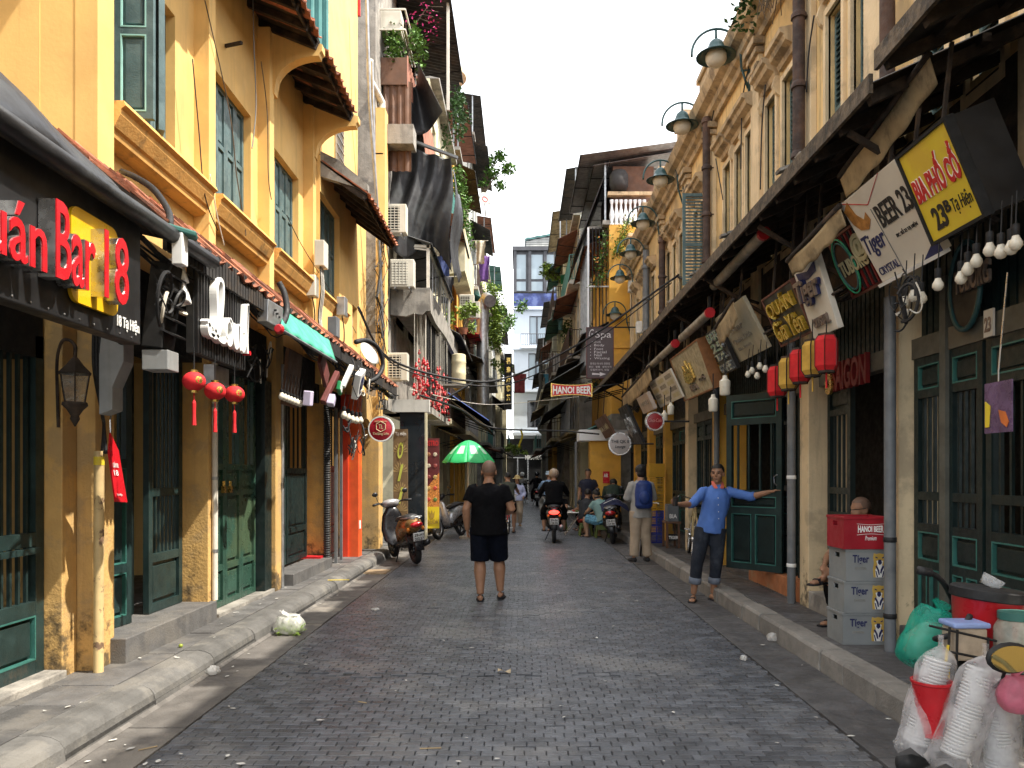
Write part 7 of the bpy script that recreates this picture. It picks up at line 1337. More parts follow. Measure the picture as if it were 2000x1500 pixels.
# ================================================================ crates, stools, table
def crate(x0, x1, y0, y1, z0, z1, m, label, logo):
    t = thing('beer_crate', label, 'crate', ((x0 + x1) / 2, (y0 + y1) / 2, z0), 'stack of beer crates'); k = MB(); th = .012
    # four walls with a hand hole in each end, ribs and base
    k.bx(x0, x1, y0, y0 + th, z0, z1 - .002); k.bx(x0, x1, y1 - th, y1, z0, z1 - .002); k.bx(x0 + th, x1 - th, y0 + th, y1 - th, z0, z0 + .012)
    ym, zh = (y0 + y1) / 2, z1 - .06
    for xa, xb in ((x0, x0 + th), (x1 - th, x1)):
        k.bx(xa, xb, y0 + th, y1 - th, z0, zh - .02); k.bx(xa, xb, y0 + th, y1 - th, zh + .02, z1 - .002); k.bx(xa, xb, y0 + th, ym - .045, zh - .02, zh + .02); k.bx(xa, xb, ym + .045, y1 - th, zh - .02, zh + .02)
    b = k.build('body', m, t, kind='stuff'); k = MB(); e = .006; k.bx(x0 - e, x1 + e, y0 - e, y0 + .02, z1 - .022, z1); k.bx(x0 - e, x1 + e, y1 - .02, y1 + e, z1 - .022, z1); k.bx(x0 - e, x0 + .02, y0 + .02, y1 - .02, z1 - .022, z1); k.bx(x1 - .02, x1 + e, y0 + .02, y1 - .02, z1 - .022, z1); k.build('rim', m, t, bev=.003, kind='stuff')
    w, h = x1 - x0, z1 - z0; O = Vector((x0, y0, z0))
    if logo == 'h':
        letter('lettering', 'HANOI BEER', WHTT, b, O + Vector((w * .32, 0, h * .50)), Xp, Zp, w * .58, h * .24, .002, .03, 0, 1, lambda a, c: (a, .5 + (c - .5) * (.75 + .25 * (2 * a - 1) ** 2))); letter('lettering', 'Premium', WHTT, b, O + Vector((w * .48, 0, h * .27)), Xp, Zp, w * .26, h * .14, .002, 0, .3)
        for z in (.78, .44): q = MB(); stroke(q, [(.3, z), (.6, z - .03 if z > .5 else z + .03), (.92, z)], O + Vector((0, -.001, 0)), Xp * w, Zp * h, .003, .002); q.build('print_line', WHTT, b)
    else:
        letter('lettering', 'Tíger', NAVY, b, O + Vector((w * .16, 0, h * .50)), Xp, Zp, w * .40, h * .32, .002, .02); letter('lettering', 'CRYSTAL', FADE, b, O + Vector((w * .22, 0, h * .36)), Xp, Zp, w * .28, h * .07, .002)
        # big cat emblem: ochre outline, white chest, dark stripes
        ox, ow = w * .63, w * .36
        for m_, d, poly in ((BRNT2, .002, [(.10, .02), (.05, .35), (.12, .60), (.06, .80), (.12, .97), (.28, .93), (.5, .97), (.72, .93), (.88, .97), (.93, .80), (.85, .60), (.95, .35), (.92, .02)]), (WHTT, .004, [(.25, .02), (.2, .3), (.35, .5), (.28, .66), (.5, .72), (.72, .66), (.66, .5), (.82, .3), (.75, .02)]), (NAVY, .006, [(.40, .72), (.60, .72), (.64, .58), (.5, .50), (.37, .58)]), (NAVY, .006, [(.2, .45), (.3, .5), (.46, .30), (.50, .12), (.42, .12), (.34, .30)]), (NAVY, .006, [(.8, .45), (.7, .5), (.56, .34), (.52, .2), (.6, .16), (.68, .3)]), (NAVY, .006, [(.2, .30), (.28, .26), (.38, .03), (.3, .03)]), (NAVY, .006, [(.8, .30), (.72, .26), (.64, .03), (.72, .03)]), (NAVY, .006, [(.22, .84), (.36, .80), (.34, .76), (.2, .80)]), (NAVY, .006, [(.78, .84), (.64, .80), (.66, .76), (.8, .80)])): q = MB(); q.prism(poly, O + Vector((ox, -d, h * .10)), Xp * ow, Zp * h * .80, Yp, .0015); q.build('emblem', m_, b)
    return t
BRNT2 = mat('ochre emblem print', (.50, .33, .07), .5, var=.1); GCR = mat('grey crate plastic', (.20, .215, .22), .55, var=.08, scale=4, c2=(.3, .3, .28), c2amt=.3)
for i, lab in enumerate(('bottom grey beer crate of the stack', 'second grey beer crate from the bottom of the stack', 'third grey beer crate, under the red one')): crate(2.63 + .008 * i, 2.985, 6.28 - .01 * i, 6.6, SWR + .262 * i, SWR + .26 + .262 * i, GCR, lab, 't')
crate(2.62, 2.98, 6.24, 6.58, SWR + .786, SWR + 1.05, mat('crimson crate plastic', (.30, .012, .022), .45, var=.1), 'red beer crate on top of the stack', 'h')
def ycrate(z, m, label):
    t = thing('bottle_crate', label, 'crate', (2.74, 15.6, z), 'yellow and blue bottle crates'); k = MB(); k.bx(2.60, 2.88, 15.5, 15.8, z, z + .03); bdy = k.build('base', m, t)
    for i in range(4): q = MB(); zz_ = z + .045 + i * .03; q.bx(2.60, 2.88, 15.5, 15.515, zz_, zz_ + .014); q.bx(2.60, 2.615, 15.515, 15.8, zz_, zz_ + .014); q.bx(2.865, 2.88, 15.515, 15.8, zz_, zz_ + .014); q.build('slat', m, t, kind='stuff')
    for x in (2.6, 2.72, 2.855): q = MB(); q.bx(x, x + .025, 15.493, 15.5, z, z + .16); q.build('upright', m, t)
YC, BC = mat('yellow crate plastic', (.46, .25, .015), .45, var=.1), mat('blue crate plastic', (.02, .04, .30), .45, var=.12)
for i in range(4): ycrate(SWR + .165 * i, BC, ['lowest', 'second', 'third', 'topmost'][i] + ' blue bottle crate under the yellow ones')
for i in range(4): ycrate(SWR + .66 + .165 * i, YC, ['lowest', 'second', 'third', 'topmost'][i] + ' yellow bottle crate on the blue stack')
k = MB(); k.bx(2.58, 2.9, 15.49, 15.82, SWR + 1.325, SWR + 1.6); k.build('yellow_box', YC, None, bev=.01, label='plain yellow box on top of the crate stack', category='box')
t = thing('wooden_bench', 'small dark wooden bench holding a printed box, beside the crates', 'bench', (2.9, 14.6, SWR)); k = MB(); k.bx(2.72, 3.0, 14.4, 14.85, .62, .66); k.build('seat', BRN, t)
for x in (2.74, 2.96):
    for yy in (14.42, 14.8): q = MB(); q.bar((x, yy, SWR), (x, yy, .62), .04); q.build('leg', BRN, t)
k = MB(); k.bx(2.76, 2.96, 14.45, 14.75, .662, .98); bb = k.build('printed_box', GPIP, None, label='pale printed carton standing on the wooden bench', category='box'); letter('lettering', 'BIA', WHTT, bb, (2.79, 14.449, .72), Xp, Zp, .14, .08, .002, .02)
k = MB(); k.bx(2.75, 2.98, 14.42, 14.5, .3, .42); bb = k.build('plate_board', BLKM, None, label='dark board with white letters under the bench', category='sign'); letter('lettering', 'TIGER', WHTT, bb, (2.77, 14.419, .33), Xp, Zp, .18, .06, .002, .03)
SGR = mat('olive green plastic', (.09, .12, .03), .45, var=.12)
def stool(loc, label, yaw=0):
    x, y, z = loc; t = thing('plastic_stool', label, 'stool', loc, 'low green plastic stools'); k = MB(); k.bx(x - .15, x + .15, y - .15, y + .15, z + .29, z + .32); k.build('seat', SGR, t, bev=.012)
    for a in (-1, 1):
        for b in (-1, 1): q = MB(); q.bar((x + a * .16, y + b * .16, z), (x + a * .125, y + b * .125, z + .29), .035); q.build('leg', SGR, t)
    for a in (-1, 1): q = MB(); q.bx(x - .12, x + .12, y + a * .14 - .006, y + a * .14 + .006, z + .2, z + .29); q.build('apron', SGR, t); q = MB(); q.bx(x + a * .14 - .006, x + a * .14 + .006, y - .12, y + .12, z + .2, z + .29); q.build('apron', SGR, t)
stool((1.97, 18.7, 0), 'green plastic stool under the diner in the mint shirt'); stool((1.62, 19.3, 0), 'green plastic stool under the diner in the dark vest'); stool((1.95, 21.2, 0), 'green plastic stool under the dark seated figure'); 
t = thing('folding_table', 'small white folding table with dishes in front of the diners', 'table', (1.34, 19.6, 0)); k = MB(); k.bx(1.14, 1.54, 19.4, 19.85, .56, .58); k.build('tabletop', WPLA, t, bev=.006)
for yy in (19.43, 19.82):
    for a in (1, -1): q = MB(); q.tube([(1.34 - a * .24, yy, .0), (1.34 + a * .18, yy, .56)], .012, 6); q.build('leg', STEEL, t)
for i, (x, yy, m) in enumerate(((1.25, 19.55, WPLA), (1.42, 19.6, LEAFL), (1.36, 19.72, REDP))): k = MB(); k.lathe([(.03, 0), (.055, .035), (.052, .037), (.02, .01)], (x, yy, .581), 12); k.build('bowl', m, None, smooth=True, label=['white bowl', 'green bowl', 'red bowl'][i] + ' on the folding table', category='bowl')
k = MB(); k.bx(1.62, 1.66, 21.0, 21.03, 0, 1.3); k.build('menu_stand', CRMT, None, label='narrow menu board standing by the diners', category='sign') if False else None
# ================================================================ litter and bags on the ground
PLW = thin('white polythene', (.86, .85, .82), .66, .3, .45)
def bag_mesh(c, r_, seed, knot=True, n=26, m=18, wr=.22):
    c = Vector(c); k = MB(); rings = []
    for i in range(m + 1):
        v = i / m; a = math.pi * v; rr = math.sin(a) ** .62 * (1 - .42 * v); z = (1 - math.cos(a)) / 2; ring = []
        if knot and v > .8: rr = .09 + .26 * ((v - .8) / .2) ** 2; z = .84 + (v - .8) * .9
        for j in range(n):
            b = j * 2 * math.pi / n; q = 1 + wr * mnoise.noise((math.cos(b) * 2.2 + seed, math.sin(b) * 2.2, v * 3.0)) + .10 * math.sin(b * 9 + v * 5 + seed) * v
            ring.append(c + Vector((r_[0] * rr * q * math.cos(b), r_[1] * rr * q * math.sin(b), r_[2] * z * (1 + .1 * mnoise.noise((b, v * 2, seed))))))
        rings.append(ring)
    return k.loft(rings, True, not knot)
c = onZ(566, 1238, 0); t = thing('rubbish_bag', 'knotted white rubbish bag of greens lying in the left gutter', 'bag', (c.x, c.y, 0)); bag_mesh(c, (.18, .15, .19), 1, True, 34, 24, .16).build('film', thin('thin white bag film', (.88, .87, .83), .5, .25, .5), t, smooth=True)
for q in (-1, 1): k = MB(); k.sheet(lambda u, v: c + Vector((q * (.01 + .075 * v) + .02 * (u - .5), .03 * (u - .5) * (1 + v) + .012 * math.sin(v * 9 + u * 4), .165 + .06 * v - .05 * v * v * (q > 0) + .012 * math.sin(u * 7))), 6, 8, .001); k.build('knot_ear', PLW, t, smooth=True)
k = MB(); rnd = random.Random(2)
for i in range(170): leaf(k, c + Vector((rnd.uniform(-.11, .11), rnd.uniform(-.09, .09), rnd.uniform(.012, .085))), .06, rnd)
k.build('vegetable_scraps', LEAFL, t, kind='stuff')
for i, (px, py, r_, lab) in enumerate(((416, 1318, .055, 'small crumpled clear bag in the left gutter'), (733, 1192, .055, 'flat torn white bag on the road edge'), (1508, 1252, .06, 'crumpled clear bag by the right kerb'), (1453, 1290, .035, 'small white crumpled scrap near the right kerb'))): c = onZ(px, py, 0.002); t = bag_mesh(c, (r_, r_ * .9, r_ * (1.3 if i != 1 else .5)), i + 5, False, 16, 10, .7).build('crumpled_bag', PLW, None, smooth=True, label=lab, category='bag')
LITT = mat('litter paper', (.6, .58, .53), .8, var=.15); rnd = random.Random(77); base = []
for v in range(4):
    k = MB(); n = 7; k.add([(0, 0, .012)] + [(math.cos(i * 6.28 / n) * rnd.uniform(.5, 1), math.sin(i * 6.28 / n) * rnd.uniform(.35, .8), rnd.uniform(.002, .016) * 30 * .035) for i in range(n)], [(0, i + 1, (i + 1) % n + 1) for i in range(n)]); base.append(k.mesh('scrap', LITT))
for i in range(95):
    x = rnd.uniform(-2.3, 2.3); y = 4.1 + 14 * rnd.random() ** 1.6
    if rnd.random() < .25: x = rnd.choice([-2.3, 2.25]) + rnd.uniform(-.12, .1)
    o = place('litter_scrap', base[i % 4], (x, y, .012), None, label='tiny pale scrap of litter lying on the dark road', category='litter', group='scraps of litter on the road'); s = rnd.uniform(.007, .022); o.scale = (s * 1.6, s, s * .35); o.rotation_euler = (0, 0, rnd.uniform(0, 6.3))
for i in range(22):
    y = 4.3 + 9 * rnd.random(); o = place('litter_scrap', base[i % 4], (rnd.uniform(-3.0, -2.6), y, SWL + .012), None, label='tiny pale scrap of litter lying on the left pavement', category='litter', group='scraps of litter on the pavement'); s = rnd.uniform(.007, .022); o.scale = (s * 1.8, s, s * .35); o.rotation_euler = (0, 0, rnd.uniform(0, 6.3))
for i, (px, py, L, a) in enumerate(((820, 1462, .12, .1), (270, 1465, .10, .7), (700, 1370, .07, -.5), (100, 1360, .11, .2))): c = onZ(px, py, .008); k = MB(); k.bar(c, c + Vector((L * math.cos(a), L * math.sin(a), 0)), .007, .005); k.build('wooden_stick', mat('pale wood', (.4, .3, .17), .7), None, label=['pale wooden stick lying on the near road', 'pale stick in the left gutter', 'short dark stick on the road', 'thin straw on the left pavement'][i], category='stick')
c = onZ(985, 1313, .01); k = MB(); k.sheet(lambda u, v: c + Vector((.10 * (u - .5), .06 * (v - .5), .012 * math.sin(u * 5 + v * 2) + .012)), 6, 4, .002); k.build('torn_card', mat('buff card', (.45, .36, .24), .8), None, label='torn buff card lying in the middle of the road', category='litter')
c = onZ(640, 1133, SWL + .004); k = MB(); k.bar(c, c + Vector((.28, .03, 0)), .03, .006); k.build('yellow_strip', YELS, None, label='yellow strip lying on the left pavement', category='litter')
c = onZ(353, 1265, SWL); k = MB(); ell(k, c + Zp * .016, (.017, .017, .016)); k.build('lime', mat('lime skin', (.2, .24, .03), .5), None, smooth=True, label='small green lime on the left pavement', category='fruit')
c = onZ(140, 1305, SWL); k = MB(); k.lathe([(.02, 0), (.028, .03), (.02, .045), (.01, .05)], c, 10); k.build('red_cup', REDP, None, smooth=True, label='small red glass cup at the foot of the first pillar', category='cup')
# ================================================================ drink vendor's bicycle at the lower right corner
VB = Vector((2.12, 3.62, 0))
vb = bicycle('vendor bicycle hung with bags, seen end on at the right corner', (2.24, 3.12, 0), 0, GPIP, 0, None, 'vendor bicycle'); 
for ch in list(vb.children):
    if ch.name.startswith(('handlebar', 'saddle')): bpy.data.objects.remove(ch)
def vpt(px, py, Y=3.6): return onY(px, py, Y)
k = MB(); k.tube(smooth_path([vpt(1795, 1115, 3.75), vpt(1815, 1118, 3.75), vpt(1840, 1135, 3.8), vpt(1862, 1175, 3.9), vpt(1885, 1230, 3.95)], 6), .014, 8); hd = k.build('spare_handlebar', BLKM, vb, smooth=True); k = MB(); k.tube([vpt(1792, 1113, 3.75), vpt(1818, 1119, 3.75)], .021, 8); k.build('grip', BLKR, hd, smooth=True)
rk = vb
for (a, b) in (((1815, 1222), (1990, 1262)), ((1850, 1272), (1990, 1300)), ((1855, 1225), (1850, 1320)), ((1870, 1230), (1868, 1320)), ((1930, 1245), (1930, 1330)), ((1965, 1255), (1965, 1330))): q = MB(); q.tube([vpt(*a, 3.5), vpt(*b, 3.5)], .006, 5); q.build('wire', BLKM, rk)
q = MB(); q.bx(1.95, 2.42, 3.5, 3.95, .62, .64); q.build('rack_floor', BLKM, rk)
c = vpt(1917, 1290, 3.72); tilt = Vector((.10, 0, 1)).normalized(); t = thing('red_bucket', 'big red bucket with a black lid on the vendor bicycle', 'bucket', c); k = MB(); k.lathe([(.11, 0), (.125, .02), (.155, .30), (.16, .305)], c, 24, tilt); k.build('bucket', REDP, t, smooth=40); k = MB(); k.lathe([(.163, .30), (.168, .305), (.168, .345), (.155, .355), (.01, .36)], c, 24, tilt); k.build('lid', BLKR, t, smooth=40); k = MB(); k.tube(smooth_path([c + Vector((-.125, -.12, .24)), c + Vector((-.2, -.16, .17)), c + Vector((-.28, -.14, .14)), c + Vector((-.25, -.08, .12)), c + Vector((-.1, -.15, .12))], 5), .014, 7); k.build('handle', BLKR, t, smooth=True)
k = MB(); p = c + tilt * .36 + Vector((.0, 0, 0)); k.lathe([(.045, 0), (.052, .05), (.05, .052), (.04, .004)], p, 16, Vector((.5, -.2, 1))); k.build('clear_cup', thin('clear plastic', (.7, .72, .74), .3, .1, .2), None, smooth=True, label='clear plastic cup lying on the black bucket lid', category='cup')
c = vpt(1800, 1300, 3.85); t = thing('green_bag', 'full translucent green plastic bag tied left of the red bucket', 'bag', c); k = bag_mesh((0, 0, 0), (.16, .14, .36), 4, True, 26, 18, .2); M = Matrix.Rotation(R(24), 3, 'Y'); k.v = [Vector(c) + M @ p + Vector((-.03, 0, -.02)) for p in k.v]; k.build('film', thin('green polythene', (.02, .42, .30), .6, .3, .4), t, smooth=True); k = bag_mesh((0, 0, 0), (.12, .1, .22), 7, False, 14, 8, .3); k.v = [Vector(c) + M @ p + Vector((-.02, 0, .01)) for p in k.v]; k.build('contents', mat('pale green paper', (.3, .45, .36), .8, var=.3, scale=14), t, smooth=True)
def cup_bag(px0, py0, px1, py1, Y, label, tint, seed, wid=.092):
    a, b = vpt(px0, py0, Y), vpt(px1, py1, Y); t = thing('cup_bag', label, 'bag', b, 'clear bags of stacked cups'); d = (b - a).normalized(); L = (b - a).length; n = int(L / .017); cm = mat('stacked cup plastic', (.50, .50, .49), .35, var=.1); cups = MB()
    for i in range(n): p = a + d * (.06 + i * .015); cups.lathe([(.052, 0), (.057, .004), (.057, .007), (.053, .013)], p, 18, d, cap=(i % 6 == 0))
    cups.build('cup_stack', cm, t, kind='stuff', smooth=30); k = MB(); rings = []
    for i in range(17):
        v = i / 16; rr = wid * (.16 + .84 * min(1, v * 6.5) ** .6) * (1 + .15 * v); p = a.lerp(b, v * 1.05); ring = []
        for j in range(20): an = j * 2 * math.pi / 20; q = 1 + .16 * mnoise.noise((math.cos(an) * 1.6 + seed, math.sin(an) * 1.6, v * 4)) + .05 * math.sin(an * 7 + v * 6); ring.append(p + Vector((rr * q * math.cos(an), rr * .8 * q * math.sin(an), (.02 * math.sin(an * 5) if i == 16 else 0))))
        rings.append(ring)
    k.loft(rings, False, False); k.build('film', tint, t, smooth=True); k = MB(); k.tube([a, a + Vector((.0, 0, .05))], .012, 6); k.build('tied_top', tint, t, smooth=True)
FILM = thin('clear film', (.86, .84, .85), .33, .2, .45); FILMP = thin('pink film', (.78, .34, .40), .45, .2, .45)
cup_bag(1838, 1262, 1790, 1450, 3.45, 'clear bag of stacked cups, leftmost of three, behind the red pail', FILM, 1, .082); cup_bag(1925, 1280, 1862, 1478, 3.3, 'clear bag of stacked cups with green print, in front of the red pail', FILM, 2); cup_bag(1945, 1300, 1950, 1500, 3.35, 'clear bag of stacked cups, rightmost, half under the pink bag', FILM, 3)
c = vpt(1820, 1438, 3.42); t = thing('red_pail', 'small tapered red pail hanging among the cup bags', 'pail', c); k = MB(); k.lathe([(.045, 0), (.05, .004), (.082, .235), (.088, .24), (.088, .25), (.08, .25), (.047, .01), (.001, .008)], c, 24); k.build('pail', REDP, t, smooth=40)
k = MB(); k.tube(smooth_path([vpt(1852, 1260, 3.45), vpt(1846, 1300, 3.45), vpt(1838, 1335, 3.44), vpt(1850, 1345, 3.44), vpt(1853, 1300, 3.44)], 5), .006, 5); k.build('pail_hook', YELS, t)
c = vpt(1985, 1392, 3.2); t = thing('pink_bag', 'knotted pink plastic bag hanging at the right edge', 'bag', c); bag_mesh(c, (.09, .08, .17), 9, True, 20, 14, .25).build('film', thin('pink polythene', (.75, .22, .32), .7, .3, .45), t, smooth=True)
c = vpt(1985, 1300, 3.5); t = thing('plastic_jar', 'clear plastic jar with a teal lid at the right edge', 'jar', c); k = MB(); k.lathe([(.08, 0), (.09, .02), (.092, .17), (.07, .21)], c, 20); k.build('jar', thin('jar plastic', (.5, .5, .42), .55, .15, .3), t, smooth=40); k = MB(); k.lathe([(.072, .21), (.076, .212), (.076, .245), (.005, .25)], c, 20); k.build('lid', GRT, t, smooth=40)
k = MB(); p = vpt(1893, 1290, 3.52); k.bx(p.x - .075, p.x + .075, 3.5, 3.62, p.z, p.z + .15); t = thing('food_box', 'clear food box with a pale blue lid on the wire carrier', 'box', p); k.build('box', thin('cloudy box plastic', (.6, .5, .38), .8, .25, .3), t, bev=.012); k = MB(); k.bx(p.x - .085, p.x + .085, 3.49, 3.63, p.z + .15, p.z + .175); k.build('lid', mat('pale blue lid', (.22, .3, .55), .4), t, bev=.008)
c = vpt(1972, 1285, 3.15); t = thing('wing_mirror', 'oval mirror with its yellow reflection coloured in, at the right edge', 'mirror', c - Zp * .06); k = MB(); ell(k, c, (.10, .022, .065), 20, 8); k.build('shell', BLKR, t, smooth=True); k = MB(); k.prism([(.088 * math.cos(a), .054 * math.sin(a)) for a in [i * math.pi / 14 for i in range(28)]], c + Vector((0, -.017, 0)), Xp, Zp, Vector((0, -1, 0)), .006); k.build('glass', mat('mirror with painted yellow reflection', (.6, .5, .22), .06, .9, var=.02), t); k = MB(); k.tube([c, c + Vector((.03, .1, -.12)), c + Vector((.02, .3, -.3))], .007, 6); k.build('stalk', BLKM, t)  # yellow reflection is put into the colour of the glass
k = MB(); p = vpt(1782, 1490, 3.5); eltube(k, [p + Vector((-.07, 0, 0)), p, p + Vector((.07, .02, .0)), p + Vector((.11, .1, .15))], [(.02, .03), (.03, .04), (.03, .03), (.025, .025)], side=(0, 1, 0)); k.build('rubber_foot', BLKR, vb, smooth=True)
# ================================================================ people
def remeshed(name, mb, m, parent, voxel=.012, smooth=3, amp=0., freq=9., vstretch=1., seed=0):
    me = mb.mesh('tmp', m); ob = bpy.data.objects.new('tmp', me); TMP.collection.objects.link(ob)
    r_ = ob.modifiers.new('r', 'REMESH'); r_.mode = 'VOXEL'; r_.voxel_size = voxel
    s = ob.modifiers.new('s', 'SMOOTH'); s.factor = .5; s.iterations = smooth
    TMP.view_layers[0].update(); dg = TMP.view_layers[0].depsgraph; out = bpy.data.meshes.new_from_object(ob.evaluated_get(dg), depsgraph=dg)
    bpy.data.objects.remove(ob); bpy.data.meshes.remove(me)
    if amp:
        ns = [v.normal.copy() for v in out.vertices]
        for v, n in zip(out.vertices, ns):
            c = v.co; f = mnoise.noise((c.x * freq + seed, c.y * freq, c.z * freq * vstretch)) + .5 * mnoise.noise((c.x * freq * 2.3, c.y * freq * 2.3 + seed, c.z * freq * 2.3 * vstretch)); v.co = c + n * f * amp
    b = Vector((0, 0, min(v.co.z for v in out.vertices))); b.x = sum(v.co.x for v in out.vertices) / len(out.vertices); b.y = sum(v.co.y for v in out.vertices) / len(out.vertices)
    for v in out.vertices: v.co -= b
    out.name = name; out.materials.clear(); out.materials.append(m); out.polygons.foreach_set('use_smooth', [True] * len(out.polygons))
    return place(name, out, b, parent)
SKIN = mat('warm brown skin', (.30, .155, .09), .5, var=.08, scale=14, spec=.4); SKINL = mat('light brown skin', (.40, .23, .14), .5, var=.07, scale=14)
HAIR = mat('black hair', (.012, .010, .009), .5, var=.3, scale=40, bump=.4, bscale=120); STUB = mat('shaved scalp', (.17, .105, .075), .6, var=.1, scale=30)
def hand_fingers(mb, w, d, palm_n, curl, s, thumb):
    """palm and five separate bent fingers; w wrist, d direction, palm_n palm normal, thumb side sign"""
    w, d = Vector(w), Vector(d).normalized(); n = Vector(palm_n); n = (n - d * n.dot(d)).normalized(); sd = d.cross(n) * thumb
    eltube(mb, [w - d * .01 * s, w + d * .04 * s, w + d * .085 * s], [(.024 * s, .018 * s), (.036 * s, .016 * s), (.038 * s, .013 * s)], side=sd, n=10)
    for i, (off, L) in enumerate(((.028, .070), (.010, .078), (-.009, .072), (-.027, .056))):
        p = w + d * .078 * s + sd * off * s; a = d; pts = [p]
        for j in range(3): a = (a * math.cos(curl) + n * math.sin(curl)).normalized(); p = p + a * L * s / 3; pts.append(p)
        mb.tube(pts, [.0095 * s, .009 * s, .008 * s, .0065 * s], 7)
    p = w + d * .025 * s + sd * .03 * s; a = (d * .75 + sd * .65 + n * .2).normalized(); q = p + a * .032 * s; a2 = (d * .95 + sd * .15 + n * curl * .6).normalized(); mb.tube([p, q, q + a2 * .032 * s], [.012 * s, .011 * s, .008 * s], 7)
BASE = dict(pelvis=(0, 0, .90), waist=(0, 0, 1.05), chest=(0, .01, 1.27), neck=(0, 0, 1.45), head=(0, .02, 1.585), shR=(.165, 0, 1.36), shL=(-.165, 0, 1.36), elR=(.23, -.02, 1.12), elL=(-.23, -.02, 1.12), wrR=(.25, .06, .88), wrL=(-.25, .06, .88), hipR=(.085, 0, .90), hipL=(-.085, 0, .90), knR=(.095, .02, .48), knL=(-.095, .02, .48), anR=(.10, -.02, .085), anL=(-.10, -.02, .085))
def person(label, loc, yaw, J={}, h=1.70, fat=1., shirt=None, sleeve=.55, pants=None, pleg=.6, loose=1., shoe=None, hair='short', skin=SKIN, vox=.014, hands=False, curl=(.35, .35), look=0., hem=None, tank=False, sandals=False, palm=((0, .3, -1), (0, .3, -1)), cuffm=None, footdir={}, pantamp=.006, hs=1.):
    s = h / 1.70; j = {k: Vector(v) * s for k, v in {**BASE, **J}.items()}; t = thing('person', label, 'person', (0, 0, 0)); f = fat; k = MB()
    up = (j['neck'] - j['waist']).normalized(); sdv = (j['shR'] - j['shL']).normalized(); tor = [j['pelvis'] - up * .06 * s, j['pelvis'] + up * .03 * s, j['waist'], j['chest'], j['chest'].lerp(j['neck'], .45), j['neck'].lerp(j['chest'], .2), j['neck'] + up * .05 * s]
    R0 = [(.12, .09), (.155 * f, .115 * f), (.138 * f, .105 * f), (.16 * f, .118 * f), (.148 * f, .10), (.085, .07), (.054, .056)]; R0 = [(a * s, b * s) for a, b in R0]
    eltube(k, tor, R0, side=sdv, n=16)
    hd = j['head']; fw = Vector((math.sin(look), math.cos(look), 0)); rt = Vector((fw.y, -fw.x, 0)); Mh = Matrix((rt, fw, Vector((0, 0, 1)))).transposed()
    s0 = s; hp = lambda x, y, z: hd + Mh @ (Vector((x, y, z)) * s0 * hs)
    eltube(k, [j['neck'] - up * .04 * s, j['neck'] + (hd - j['neck']) * .6], [.055 * s, .052 * s], n=12)
    ell(k, hp(0, -.008, .03), (.077 * s * hs, .094 * s * hs, .092 * s * hs), 16, 12, Mh); ell(k, hp(0, .02, -.035), (.060 * s * hs, .070 * s * hs, .083 * s * hs), 14, 10, Mh)
    ell(k, hp(0, .088, -.018), (.014 * s * hs, .022 * s * hs, .03 * s * hs), 8, 6, Mh); ell(k, hp(0, .074, .022), (.055 * s * hs, .018 * s * hs, .012 * s * hs), 8, 6, Mh); ell(k, hp(0, .075, -.066), (.028 * s * hs, .016 * s * hs, .013 * s * hs), 8, 6, Mh); ell(k, hp(0, .062, -.10), (.028 * s * hs, .022 * s * hs, .018 * s * hs), 8, 6, Mh)
    for q in (-1, 1): ell(k, hp(q * .079, -.005, -.012), (.010 * s * hs, .022 * s * hs, .034 * s * hs), 8, 6, Mh); ell(k, hp(q * .040, .055, -.03), (.024 * s * hs, .024 * s * hs, .022 * s * hs), 8, 6, Mh)
    arms = {}
    for q, sd in ((1, 'R'), (-1, 'L')):
        S, E, W = j['sh' + sd], j['el' + sd], j['wr' + sd]; af = 1 + (f - 1) * .7
        P = [S + (j['neck'] - S) * .3, S, S.lerp(E, .5), E, E.lerp(W, .35), W]; arms[sd] = (S, E, W)
        eltube(k, P, [x * s * af for x in (.045, .056, .05, .042, .043, .027)], n=10)
        d = (W - E).normalized()
        if hands: hand_fingers(k, W, d, palm[0 if sd == 'R' else 1], curl[0 if sd == 'R' else 1], s, q if True else 1)
        else: eltube(k, [W, W + d * .06 * s, W + d * .12 * s, W + d * .165 * s], [(.026 * s, .02 * s), (.038 * s, .018 * s), (.036 * s, .016 * s), (.014 * s, .01 * s)], n=8)
    for q, sd in ((1, 'R'), (-1, 'L')):
        Hh, K, A = j['hip' + sd], j['kn' + sd], j['an' + sd]; lf_ = 1 + (f - 1) * .8
        eltube(k, [Hh + Vector((0, 0, .02)), Hh.lerp(K, .4), Hh.lerp(K, .85), K, K.lerp(A, .3), K.lerp(A, .7), A], [x * s * lf_ for x in (.09, .082, .062, .057, .065, .047, .036)], n=12)
        fd = Vector(footdir.get(sd, (q * .12, 1, -.0))).normalized(); a0 = A - Vector((0, 0, .045 * s)); eltube(k, [a0 - fd * .05 * s, a0, a0 + fd * .08 * s - Vector((0, 0, .01)), a0 + fd * .15 * s - Vector((0, 0, .016)), a0 + fd * .185 * s - Vector((0, 0, .02))], [(.028 * s, .028 * s), (.034 * s, .036 * s), (.04 * s, .028 * s), (.042 * s, .018 * s), (.025 * s, .010 * s)], side=(fd.y, -fd.x, 0), n=10)
